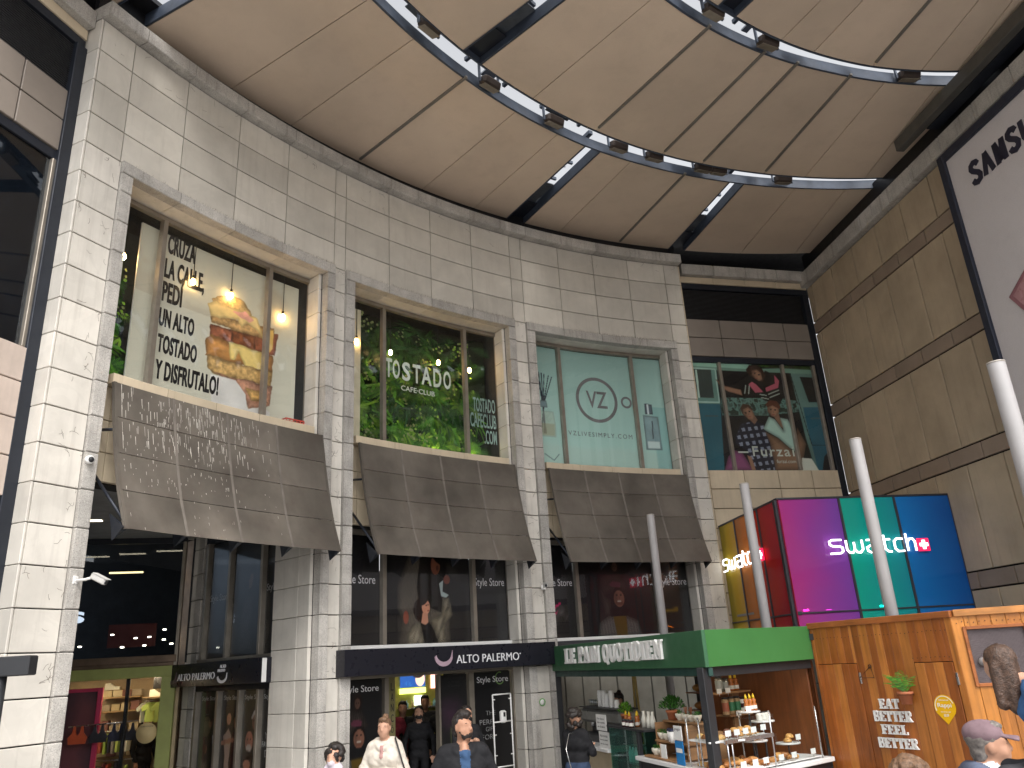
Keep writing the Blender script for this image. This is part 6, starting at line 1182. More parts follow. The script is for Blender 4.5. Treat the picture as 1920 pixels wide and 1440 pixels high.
flat_poster(LFm, 2.47, 2.94, .05, 2.08, .045, 'dark door poster of a bearded old man and a woman in a headscarf', p_old, 60, 100, [('Style Sto', 2.50, 2.93, 1.93, 2.02)]); flat_poster(LFm, 3.03, 3.29, .05, 2.08, .045, 'narrow black door poster with chalk style writing beside the pier', None, 12, 20, [('Style', 3.05, 3.28, 1.93, 2.02), ('YO', 3.13, 3.27, 1.38, 1.47), ('FAVO', 3.06, 3.28, 1.26, 1.34), ('DA', 3.14, 3.28, 1.12, 1.22)])
def p_arm(P): P.line([(2.50, 3.9), (2.47, 3.75)], .09, (.34, .25, .2)); P.line([(2.42, 3.85), (2.44, 3.7)], .02, (.34, .25, .2)); herring(P, [(2.35, 3.62), (2.62, 3.62), (2.55, 3.1), (2.65, 2.66), (2.15, 2.66), (2.2, 3.4)], (.24, .23, .22), .035)
flat_poster(LFm, 1.16, 1.86, 2.62, 4.6, .05, 'black upper panel with faint lettering left of the raised arm poster', None, 16, 16, [('Style Store', 1.17, 1.80, 3.55, 3.70)]); flat_poster(LFm, 1.95, 2.87, 2.62, 4.6, .05, 'very dark upper poster of a raised arm in a checked sleeve', p_arm, 70, 110); flat_poster(LFm, 2.96, 3.40, 2.62, 4.6, .05, 'black upper panel with cut off lettering beside the pier', None, 16, 16, [('Style St', 2.98, 3.40, 3.57, 3.72)])
LFm.block('wall_back', .2, 3.6, 0, 4.85, .12, .16, dark_in, en, bev=0)
mbk = Frame(cp(-63.5, RW+.5), SFm.p(-.05, 0, .2)); mbk.block('side_wall', 0, mbk.len, 0, 4.7, 0, .1, dark_in, en, bev=0)
# ---- sports shop with green surround
sh = thing('sports_shop', SFm.p(1.8), 'small shop with olive green surround and bright racks of clothes at lower left', 'shop')
olive = mat('olive_surround', (.30, .33, .10), .55, var=.08)
SFm.block('head', 0, 3.2, 2.38, 2.56, -.06, .1, olive, sh); SFm.block('jamb', 2.97, 3.2, 0, 2.38, -.06, .1, olive, sh); SFm.block('pane', 0, 2.97, 0, 2.38, .02, .03, glass('shop_pane', (.97, .97, .97), .10), sh, bev=0)
for x in (1.40, 2.42): SFm.block('post', x-.03, x+.03, 0, 2.38, .05, .12, blackm, sh)
shopw = mat('warm_shop_wall', (.42, .33, .20), .6, var=.1); SFm.block('back_wall', 0, 3.3, 0, 2.5, 2.4, 2.45, shopw, sh, bev=0); SFm.block('side_wall', 3.2, 3.25, 0, 2.5, .1, 2.4, shopw, sh, bev=0); SFm.block('shop_ceiling', 0, 3.3, 2.44, 2.49, .1, 2.4, shopw, sh, bev=0); SFm.block('side_wall', -.05, 0, 0, 2.5, .1, 2.4, shopw, sh, bev=0)
for x, y in ((.8, .8), (1.5, 1.4), (2.2, .8), (2.7, 1.5)): SFm.put('downlight', MB().lathe([(.06, 0), (.06, .02)], (0, 0, 0), lamp_mat('shop_downlight', (1, .80, .52), 75), 10), sh, x, 2.42, y)
rackm = mat('shop_shelf_wood', (.36, .24, .11), .5)
for j, z in enumerate((.55, 1.0, 1.45, 1.80, 2.05)): SFm.block('shelf', 1.55 if j < 3 else 1.6, 2.30, z, z+.025, 1.9, 2.35, rackm, sh)
SFm.block('shelf', 2.4, 3.1, 2.02, 2.045, 1.6, 2.3, rackm, sh); SFm.put('hang_rail', MB().tube([(0, 0, 0), (.75, 0, 0)], .012, steel, 6), sh, 2.4, 1.97, 1.8)
rd = random.Random(3); cl = [mat('cloth_%d' % i, c, .8) for i, c in enumerate(((.62, .64, .55), (.38, .55, .10), (.45, .58, .14), (.12, .03, .03), (.03, .03, .04), (.25, .2, .16), (.55, .12, .08), (.3, .27, .24)))]
def shirt_me(m, w_=.22, h=.34): return MB().prism([(-w_*.5, 0), (w_*.5, 0), (w_*.5, h*.66), (w_*.78, h*.56), (w_*.88, h*.72), (w_*.45, h), (w_*.15, h*1.02), (0, h*.96), (-w_*.15, h*1.02), (-w_*.45, h), (-w_*.88, h*.72), (-w_*.78, h*.56), (-w_*.5, h*.66)], -.02, .02, m).mesh('shirt')
for i, (x, y, m, sc) in enumerate(((2.46, 1.75, 0, 1), (2.50, 1.82, 0, 1), (2.56, 1.7, 2, 1), (2.63, 1.78, 1, 1), (2.80, 1.3, 2, 1.05))):
    o = put('shirt', shirt_me(cl[m]), None, SFm.p(x, 1.60, y), SFm.a+R_((40, 55, 35, 30, 0)[i])); tag(o, 'hanging %s shirt, %s from left on the shop rail' % (('white', 'white', 'lime', 'green', 'lime')[i], ORD[i]), 'shirt', 'shirts on the shop rail')
def bra_me(m): return MB().prism([(-.13, 0), (.13, 0), (.15, .10), (.09, .17), (.07, .28), (.045, .28), (.03, .17), (0, .13), (-.03, .17), (-.045, .28), (-.07, .28), (-.09, .17), (-.15, .10)], -.02, .02, m).mesh('crop_vest')
for i, (x, m, lb) in enumerate(((1.66, mat('orange_cloth', (.62, .10, .03), .7), 'orange sports top on the front rail of the shop'), (1.98, cl[4], 'black sports top next to the orange one'), (2.28, mat('navy_cloth', (.03, .035, .07), .8), 'navy sports top right of the pink frame'), (2.46, cl[4], 'rightmost black sports top on the front rail'))): tag(put('crop_vest', bra_me(m), None, SFm.p(x, 1.38, .3), SFm.a), lb, 'sports top', 'sports tops on the front rail')
SFm.put('front_rail', MB().tube([(0, 0, 0), (1.1, 0, .03)], .012, steel, 6), sh, 1.5, 1.655, .3)
pk = thing('framed_poster', SFm.p(1.5, 0, .5), 'large pink framed mauve poster leaning in the shop window', 'poster'); pinkm = mat('pink_frame', (.60, .05, .14), .4)
P = Print(.9, 1.88, .3, 2.22, 40, 70, (.36, .25, .29)); P.poly([(1.1, .3), (1.6, 2.2), (1.88, 1.9), (1.7, 1.2), (1.88, .3)], (.50, .30, .32), wob=.05, soft=.2); P.poly([(1.7, .3), (1.86, .9), (1.88, .3)], (.55, .70, .85), soft=.1); P.poly([(.9, .3), (1.2, .9), (1.4, .3)], (.08, .11, .15), soft=.1)
P.build('printed_sheet', lambda u, z: SFm.p(u, z, .52), poster_m, pk, SFm.p(1.5, 0, .5)); SFm.block('frame_bar', 1.86, 1.94, .3, 2.26, .46, .54, pinkm, pk); SFm.block('frame_bar', .9, 1.86, 2.20, 2.26, .46, .54, pinkm, pk)
for row, (z, y) in enumerate(((1.12, 1.7), (.62, 1.75))):
    for i in range(9):
        x = 1.60+.075*i; o = put('garment', MB().box(-.022, .022, -.16, .16, 0, .34-.04*(i % 3), cl[(i*3+row*2) % 8], bev=.012).mesh('garment'), None, SFm.p(x, z-.02*(i % 2), y), SFm.a+R_(rd.uniform(-6, 6))); tag(o, '%s garment from left on the %s rail inside the sports shop' % (ORD[i], ('upper', 'lower')[row]), 'garment', 'garments on the inner rails')
    SFm.put('hang_rail', MB().tube([(0, 0, 0), (.75, 0, 0)], .012, steel, 6), sh, 1.56, z+.36, y)
# stock on the shelves: boxes and folded clothes
for j, z in enumerate((.578, 1.028, 1.478, 1.828, 2.078)):
    for i in range(4):
        w_ = rd.uniform(.12, .17); h = rd.uniform(.08, .18) if j < 4 else .12; m = mat('stock_box_%d' % ((i+j) % 4), ((.45, .36, .2), (.5, .42, .26), (.18, .08, .06), (.3, .24, .16))[(i+j) % 4], .6)
        tag(SFm.block('stock_box', 1.62+.17*i, 1.62+.17*i+w_, z, z+h, 2.0, 2.25, m, None, bev=.005), 'stock box on the %s shop shelf, %s from left' % (('lowest', 'second', 'third', 'fourth', 'top')[j], ORD[i]), 'box', 'stock boxes in the shop')
for i, x in enumerate((1.75, 2.62)): tag(put('shoe', MB().prism([(-.13, 0), (.13, 0), (.14, .05), (.03, .07), (-.04, .13), (-.12, .12)], -.04, .04, mat('shoe_pale', (.6, .6, .5), .5)).mesh('shoe'), None, SFm.p(x, 2.045 if i else 2.21, 1.75 if i else 2.1), SFm.a), 'pale running shoe on the %s of the shop' % ('left shelf', 'right shelf')[i], 'shoe')
tag(SFm.block('shoe_box', 2.86, 3.04, 2.046, 2.15, 1.65, 1.9, mat('cream_box', (.6, .5, .3), .5), None), 'cream shoe box at the right of the top shelf', 'box')
T = thing('round_notice', SFm.p(2.99, 1.32, -.0), 'round cream notice on the shop glass near the green surround', 'sign'); o = SFm.put('disc', MB().lathe([(.165, 0), (.165, .006)], (0, 0, 0), mat('cream_notice', (.62, .48, .24), .6), 30), T, 2.80, 1.49, -.012); o.rotation_euler = (R_(90), 0, SFm.a)
text_flat(SFm, 'print', 'ESCANEA Y CONOCE MAS', 2.70, 2.90, 1.585, 1.605, -.02, .001, inkm, T)
sg = thing('lit_letter', SFm.p(1.52, 3.42, .3), 'white lit letter behind the upper glass by the left pier', 'sign'); text_flat(SFm, 'letter', 's', 1.30, 1.54, 3.36, 3.56, .3, .03, neon, sg, off=.02)

# ---------------------------------------------------------------- mall doors under the second awning
G = RW+.43
md = thing('mall_doors', cp(-40.8, G), 'mall doorway with aluminium posts between black fashion panels', 'entrance')
arc('head_rail', -47.6, -34.15, 2.15, 2.22, G-.05, G+.06, alu, md, gap=.002)
for a, b in ((-47.6, -46.55), (-44.14, -43.85), (-40.2, -40.05), (-37.88, -37.48), (-34.46, -34.15)): arc('post', a, b, 0, 2.15, G-.05, G+.06, alu if b-a < .6 else mat('grey_jamb', (.28, .27, .25), .5, metal=.3), md, gap=.002)
def lowdad(P): dad_smile(P, -45.73+24.7, 1.30-3.4, .80)
panel_poster(-46.5, -44.18, .05, 2.13, 'black door panel with cut off lettering and a man with a girl on his shoulders', lowdad, 90, 90, [('yle Store', -46.48, -44.42, 1.93, 2.06)], r=G+.02)
def chalk(P): pass
ch_m = mat('chalk_line', (.30, .30, .30), .8)
T = panel_poster(-37.46, -34.5, .05, 2.13, 'black door panel with white lettering and chalk style slogan behind the dispenser', None, 20, 20, [('Style Store', -37.1, -34.65, 1.93, 2.06)], r=G+.02)
for tx, a, b, z0, z1 in (('THE', -36.5, -35.75, 1.42, 1.49), ('PERF', -37.0, -36.0, 1.27, 1.35), ('GIFT', -36.55, -35.8, 1.16, 1.23), ('FOR', -36.85, -36.0, 1.03, 1.11)): text_arc('chalk_writing', tx, a, b, z0, z1, G+.016, .001, ch_m, T, off=-.012)
O = cp(-35.3, G+.016, 2.02); MB().ribbon([(.09*math.cos(a), .10*math.sin(a)) for a in np.linspace(R_(70), R_(330), 14)], .018, -.001, 0, mat('green_swirl', (.18, .32, .10), .6)).obj('swirl', T, O, R_(35.3))
def issey(P): P.lay(np.clip((vnoise(P.X, P.Z, 2)-.4)*2, 0, 1)*.3, (.40, .40, .34)); P.lay(np.clip(1-np.hypot((P.U+39.25)*.27, (P.Z-1.52)*.9)/.30+.6*(vnoise(P.X, P.Z, 14)-.5), 0, 1)**.6*.9, (.22, .14, .20)); P.line([(-39.2, 1.3), (-39.1, .1)], .02, (.25, .28, .18))
T = panel_poster(-40.0, -37.9, .05, 2.13, 'grey green perfume poster with a dark purple flower beside the doorway', issey, 70, 70, [], r=G+.02); 
T.children[0].data.materials[0] = vcol_mat('printed_poster')
inkd = mat('perfume_ink', (.03, .03, .03), .6)
for tx, a, b, z0, z1 in (('ISSEY MIYAKE', -39.6, -38.1, 2.055, 2.085), ('a drop', -39.3, -38.45, 1.985, 2.035), ("d'issey", -39.35, -38.4, 1.92, 1.975)): text_arc('print', tx, a, b, z0, z1, G+.016, .001, inkd, T)
# lit perfume hall inside
hall = thing('perfume_display', cp(-36.0, RW+3.2), 'lit perfume displays with blue and lime panels inside the mall doorway', 'display')
warmw = mat('hall_wall', (.34, .30, .16), .6); blu = Print(-37.1, -35.28, 1.91, 2.25, 60, 30, (.10, .22, .42), DEG*1.12); blu.lay(np.clip((vnoise(blu.X, blu.Z, 5)-.45)*3, 0, 1), (.30, .62, .80)); blu.ell(-35.65, 2.06, .10, .14, (.72, .58, .50)); blu.ell(-35.8, 2.16, .12, .08, (.12, .10, .10))
RH = RW+3.3
blu.build('blue_poster', lambda u, z: cp(u, RH, z), vcol_mat('backlit_print', .4, 1.6), hall, cp(-36, RH, 1.8)); lime = lamp_mat('lime_light_box', (.75, .85, .18), 1.6)
arc('light_strip', -37.15, -35.28, 1.79, 1.89, RH-.02, RH, lime, hall, gap=0); arc('frame', -37.6, -33.9, .2, 2.4, RH+.02, RH+.08, mat('olive_gold', (.36, .36, .09), .5), hall, gap=0)
arc('pink_light_box', -34.87, -34.41, 1.86, 2.2, RH-.01, RH+.01, lamp_mat('rose_box', (.9, .45, .38), 1.3), hall, gap=0); arc('shelf', -37.3, -34.2, 1.50, 1.525, RH-.25, RH+.02, steel, hall, gap=0); arc('white_screen', -36.1, -35.5, 1.56, 1.74, RH-.02, RH, lamp_mat('white_screen', (.85, .95, 1.0), 1.5), hall, gap=0)
arc('shelf', -37.3, -34.2, .9, .93, RH-.25, RH+.02, steel, hall, gap=0)
for i, t in enumerate((-37.1, -36.8, -36.4, -35.2, -34.8, -34.5)): tag(MB().lathe([(.03, 0), (.035, .01), (.035, .09), (.012, .10), (.015, .14)], (0, 0, 0), mat('perfume_%d' % (i % 3), ((.5, .3, .2), (.2, .4, .5), (.6, .5, .2))[i % 3], .2), 12).obj('perfume_bottle', None, cp(t, RH-.1, 1.526)), 'perfume bottle on the lit display inside the doorway, %s from left' % ORD[i], 'bottle', 'perfume bottles on the display')
cl2 = thing('perfume_column', cp(-42.4, RW+1.0), 'narrow gold column with vertical black brand letters inside the doorway', 'display'); arc('panel', -42.6, -42.15, 0, 2.3, RW+.9, RW+1.0, mat('dull_gold', (.26, .23, .10), .5), cl2, gap=0)
for i, c_ in enumerate('LANCÔME'): text_arc('letter', c_, -42.47, -42.28, 2.1-.165*(i+1), 2.1-.165*(i+1)+.12, RW+.897, .003, inkd, cl2)
for x, r_ in ((-41.2, 1.6), (-38.6, 2.4), (-36.2, 2.6)): put('hall_downlight', MB().lathe([(.07, 0), (.07, .02)], (0, 0, 0), lamp_mat('hall_spot', (1, .85, .6), 30), 12).mesh('hall_downlight'), hall, cp(x, RW+r_, 2.5))
arc('hall_ceiling', -47.5, -33.3, 2.55, 2.6, RW+.5, RW+4.6, mat('hall_ceiling', (.2, .19, .17), .7), md, gap=0)
# white tube stand with sanitiser dispenser
ws = thing('dispenser_stand', cp(-36.2, RW+.05), 'thin white frame stand holding a white hand sanitiser dispenser', 'stand'); O = cp(-36.2, RW+.05, 0); az = R_(36.2)
for x in (-.19, .19): MB().tube([(x, 0, 0), (x, 0, 1.76)], .013, white_p, 8).obj('upright', ws, O, az)
for z in (1.76, 1.32, .62): MB().tube([(-.19, 0, z), (.19, 0, z)], .012, white_p, 8).obj('crossbar', ws, O, az)
for x in (-.19, .19):
    for z in (1.68, 1.12, .8): MB().tube([(x, 0, z), (x*.75, 0, z)], .01, white_p, 6).obj('peg', ws, O, az)
MB().box(-.055, .055, -.06, .03, 1.30, 1.50, white_p, bev=.02).obj('dispenser', ws, O, az); MB().box(-.02, .02, -.063, -.058, 1.40, 1.47, kblk).obj('dispenser_window', ws, O, az); MB().box(-.25, .25, -.2, .2, 0, .02, white_p, bev=.005).obj('foot_plate', ws, O, az)
# plain shopfront behind the kiosk
arc('shopfront_head', -31.5, -18.5, 2.15, 2.6, G-.05, G+.1, mat('dark_head', (.04, .04, .045), .5), fac, gap=0)
for i in range(9): a = -31.5+13.0*i/9; arc('shopfront_panel', a+.06, a+1.38, 0, 2.15, G, G+.05, mat('beige_shopfront', (.26, .25, .21), .6, objvar=.1), fac, gap=0)
# round green sticker on the pier, cameras
T = thing('round_sticker', cp(-33.1, RW-.004, 1.57), 'round green ring sticker on the pale pier by the kiosk', 'sticker'); O = cp(-33.1, RW-.004, 1.57); MB().lathe([(.062, 0), (.062, .003)], (0, 0, 0), white_p, 24).obj('face', T, O, rot=(R_(90), 0, R_(33.1))); ring_arc('ring', -33.1, 1.57, .058, .016, RW-.008, mat('sticker_green', (.08, .38, .04), .5), T)
cam_w = mat('camera_shell', (.50, .49, .47), .5)
def cctv(th, r, z, rz, lb, tilt=20, q=.72):
    O = cp(th, r, z); T = thing('security_camera', O, lb, 'camera', 'security cameras', rz); M = Matrix.Rotation(R_(tilt), 4, 'X')
    MB().box(-.034, .034, -.18, .04, -.034, .034, cam_w, M, bev=.012).obj('housing', T, O, rz); MB().box(-.04, .04, -.20, .02, .035, .042, cam_w, M, bev=.003).obj('sunshield', T, O, rz); MB().tube([tuple(M @ Vector((0, -.18, 0))), tuple(M @ Vector((0, -.186, 0)))], .024, kblk, 12).obj('lens', T, O, rz); MB().tube([(0, .0, 0), (0, .12, -.02), (0, .26, -.02)], .016, white_p, 8).obj('arm', T, O, rz); MB().box(-.04, .04, .25, .27, -.06, .03, white_p, bev=.005).obj('mount', T, O, rz)
cctv(-63.6, RW-.30, 3.44, R_(75), 'white bullet camera on the left pier above the sports shop', 25); cctv(-33.0, RW-.30, 3.58, R_(5), 'grey box camera on the pier between the second and third awning', 8)
O = cp(-63.95, RW-.07, 4.82); T = thing('dome_camera', O, 'small round camera high on the left pier beside the first awning', 'camera', None, R_(64)); MB().tube([(0, .03, 0), (0, -.03, 0)], .05, white_p, 16).obj('ring', T, O, R_(64)); MB().ball((0, -.03, 0), .035, .03, .035, kblk, 12, 8).obj('eye', T, O, R_(64))
# black sign on a post at the lower left
O = Vector((-4.05, 6.3, 0)); T = thing('post_sign', O, 'black box sign on a dark post at the lower left edge', 'sign'); MB().lathe([(.045, 0), (.045, 2.38)], (0, 0, 0), kblk, 14).obj('post', T, O); MB().box(-.42, .24, -.06, .06, 2.375, 2.52, kblk, bev=.008).obj('box', T, O); MB().lathe([(.12, 0), (.12, .02), (.05, .03)], (0, 0, 0), kblk, 14).obj('foot', T, O)

# ---------------------------------------------------------------- people: one continuous surface each
class Body:
    def __init__(s): s.p = []; s.cut = []
    def cap(s, a, b, ra, rb, lab): s.p.append(('c', np.array(a, float), np.array(b, float), ra, rb, lab)); return s
    def ell(s, c, r, lab, cut=False): (s.cut if cut else s.p).append(('e', np.array(c, float), np.array(r, float), 0, 0, lab)); return s
    def mesh(s, name, mats, h=.011, k=.03, noise=0.0, nf=40, scale=1.0, wr=0.0):
        lo = np.full(3, 9.); hi = np.full(3, -9.)
        for q in s.p:
            if q[0] == 'c': r = max(q[3], q[4]); lo = np.minimum(lo, np.minimum(q[1], q[2])-r); hi = np.maximum(hi, np.maximum(q[1], q[2])+r)
            else: lo = np.minimum(lo, q[1]-q[2]); hi = np.maximum(hi, q[1]+q[2])
        lo -= .05; hi += .05; ax = [np.arange(lo[i], hi[i]+h, h) for i in range(3)]; n = [len(a) for a in ax]
        f = np.full(n, .2); best = np.full(n, .2); lab = np.zeros(n, np.int16); names = []
        def field(q, X, Y, Z):
            if q[0] == 'c':
                d = q[2]-q[1]; L2 = max(1e-9, d@d); t = np.clip(((X-q[1][0])*d[0]+(Y-q[1][1])*d[1]+(Z-q[1][2])*d[2])/L2, 0, 1)
                return np.sqrt((X-q[1][0]-t*d[0])**2+(Y-q[1][1]-t*d[1])**2+(Z-q[1][2]-t*d[2])**2)-(q[3]+(q[4]-q[3])*t)
            return (np.sqrt(((X-q[1][0])/q[2][0])**2+((Y-q[1][1])/q[2][1])**2+((Z-q[1][2])/q[2][2])**2)-1)*q[2].min()
        for q in s.p:
            if q[5] not in names: names.append(q[5])
            if q[0] == 'c': r = max(q[3], q[4]); a, b = np.minimum(q[1], q[2])-r, np.maximum(q[1], q[2])+r
            else: a, b = q[1]-q[2], q[1]+q[2]
            sl_ = tuple(slice(max(0, int((a[i]-.07-lo[i])/h)), min(n[i], int((b[i]+.07-lo[i])/h)+2)) for i in range(3))
            X, Y, Z = np.meshgrid(ax[0][sl_[0]], ax[1][sl_[1]], ax[2][sl_[2]], indexing='ij'); d = field(q, X, Y, Z)
            kk = k if q[0] == 'c' or q[2].min() > .03 else .008
            o_ = f[sl_]; hh = np.clip(.5+.5*(o_-d)/kk, 0, 1); f[sl_] = o_*(1-hh)+d*hh-kk*hh*(1-hh)
            bb = best[sl_]; m = d < bb; bb[m] = d[m]; lab[sl_][m] = names.index(q[5])
        if noise or s.cut or wr:
            X, Y, Z = np.meshgrid(*ax, indexing='ij')
            if noise: f = f+noise*(np.sin(X*nf+2*np.sin(Z*nf*.7))*np.sin(Y*nf*1.1+1.3*np.sin(X*nf*.5))*np.sin(Z*nf*.9)+.5*np.sin(X*nf*2.1+Z*nf*1.7)*np.sin(Y*nf*2.3))
            if wr: f = f+wr*np.clip((1.45-Z)*12, 0, 1)*(np.sin(Z*48+4*np.sin(X*9)+3*np.sin(Y*11))*np.sin(X*17+Y*13+1.7)+.6*np.sin(Z*85+X*60)*np.sin(Y*30+X*21))
            for q in s.cut: f = np.maximum(f, -field(q, X, Y, Z))
        f[0], f[-1] = .1, .1; f[:, 0] = .1; f[:, -1] = .1; f[:, :, 0] = .1; f[:, :, -1] = .1
        ins = f < 0; c = [m-1 for m in n]; acc = np.zeros((*c, 3)); cnt = np.zeros(c)
        for axis in range(3):
            for o1 in (0, 1):
                for o2 in (0, 1):
                    off = [0, 0, 0]; oth = [i for i in range(3) if i != axis]; off[oth[0]] = o1; off[oth[1]] = o2
                    s0 = tuple(slice(off[i], off[i]+c[i]) for i in range(3)); off2 = list(off); off2[axis] += 1; s1_ = tuple(slice(off2[i], off2[i]+c[i]) for i in range(3))
                    a, b = f[s0], f[s1_]; m = (a < 0) != (b < 0); t = np.where(m, a/np.where(m, a-b, 1), 0)
                    for i in range(3): acc[..., i] += np.where(m, (t if i == axis else off[i]), 0)
                    cnt += m
        act = cnt > 0; idx = np.full(c, -1, np.int64); idx[act] = np.arange(act.sum()); cc = np.argwhere(act); P = (cc+acc[act]/cnt[act][:, None])*h+lo; F = []
        for axis in range(3):
            o1, o2 = [(axis+1) % 3, (axis+2) % 3]; sl0 = [slice(1, -1)]*3; sl0[axis] = slice(0, -1); sl1 = list(sl0); sl1[axis] = slice(1, None)
            A, B_ = ins[tuple(sl0)], ins[tuple(sl1)]
            for sg in (0, 1):
                e = np.argwhere((A & ~B_) if sg == 0 else (~A & B_)); 
                if not len(e): continue
                e = e+1; e[:, axis] -= 1; q = []
                for d1, d2 in ((-1, -1), (0, -1), (0, 0), (-1, 0)):
                    w_ = e.copy(); w_[:, o1] += d1; w_[:, o2] += d2; q.append(idx[w_[:, 0], w_[:, 1], w_[:, 2]])
                q = np.stack(q, 1); F.append(q if sg == 0 else q[:, ::-1])
        F = np.concatenate(F); 
        # one smoothing pass
        for _ in range(1):
            S_ = np.zeros_like(P); C_ = np.zeros(len(P))
            for a, b in ((0, 1), (1, 2), (2, 3), (3, 0)): np.add.at(S_, F[:, a], P[F[:, b]]); np.add.at(C_, F[:, a], 1); np.add.at(S_, F[:, b], P[F[:, a]]); np.add.at(C_, F[:, b], 1)
            P = P*.6+.4*S_/np.maximum(C_, 1)[:, None]
        fl = lab[tuple(np.clip(((P[F].mean(1)-lo)/h).round().astype(int), 0, np.array(n)-1).T)]
        me = bpy.data.meshes.new(name); me.from_pydata((P*scale).tolist(), [], F.tolist())
        for nm in names: me.materials.append(mats[nm])
        me.polygons.foreach_set('material_index', fl.astype(np.int32)); me.polygons.foreach_set('use_smooth', [True]*len(F)); me.update(); return me
def cloth(name, col, rough=.85): return mat('cloth_'+name, col, rough, var=.14, scale=14, bump=.25, bscale=45, spec=.2)
skin = mat('skin', (.50, .285, .195), .5, var=.05, scale=8, spec=.3); skin2 = mat('skin_tan', (.40, .215, .14), .5, var=.05, scale=8, spec=.3); lipm = mat('lips', (.36, .13, .11), .5); eyem = mat('eye_dark', (.03, .02, .018), .3)
hair_dk = mat('hair_dark', (.018, .013, .011), .45, var=.4, scale=60, bump=.6, bscale=150); hair_br = mat('hair_brown', (.075, .04, .025), .45, var=.4, scale=60, bump=.6, bscale=150); hair_bl = mat('hair_light_brown', (.16, .09, .05), .5, var=.35, scale=60, bump=.6, bscale=150)
shoem = cloth('shoe_black', (.02, .02, .02), .5)
def hand(B, w_, d, side, lab='skin', curl=.5):
    """palm, four unequal bent fingers and a thumb leaving the side of the palm; d = direction of the forearm"""
    w_ = np.array(w_, float); d = np.array(d, float)/np.linalg.norm(d); pn = np.cross(d, np.array([side, 0, 0.])); pn = np.array([0, -1., 0]) if np.linalg.norm(pn) < .2 else pn/np.linalg.norm(pn); sd = np.cross(pn, d); sd /= np.linalg.norm(sd)
    for k in (-1.2, 0, 1.2): B.cap(w_+sd*.014*k, w_+d*.075+sd*.019*k, .016, .014, lab)
    for k, L_ in ((-1.5, .062), (-.5, .076), (.5, .072), (1.5, .056)):
        a = w_+d*.078+sd*.018*k; b = a+(d*(1-curl*.4)+pn*curl*.5)*L_*.55; c = b+(d*(1-curl)+pn*curl)*L_*.5; B.cap(a, b, .010, .009, lab); B.cap(b, c, .009, .0075, lab)
    a = w_+d*.02-sd*.022; b = a+(d*.6-sd*.6+pn*.3)*.045; B.cap(a, b, .012, .010, lab); B.cap(b, b+(d*.9+pn*.3)*.035, .010, .008, lab)
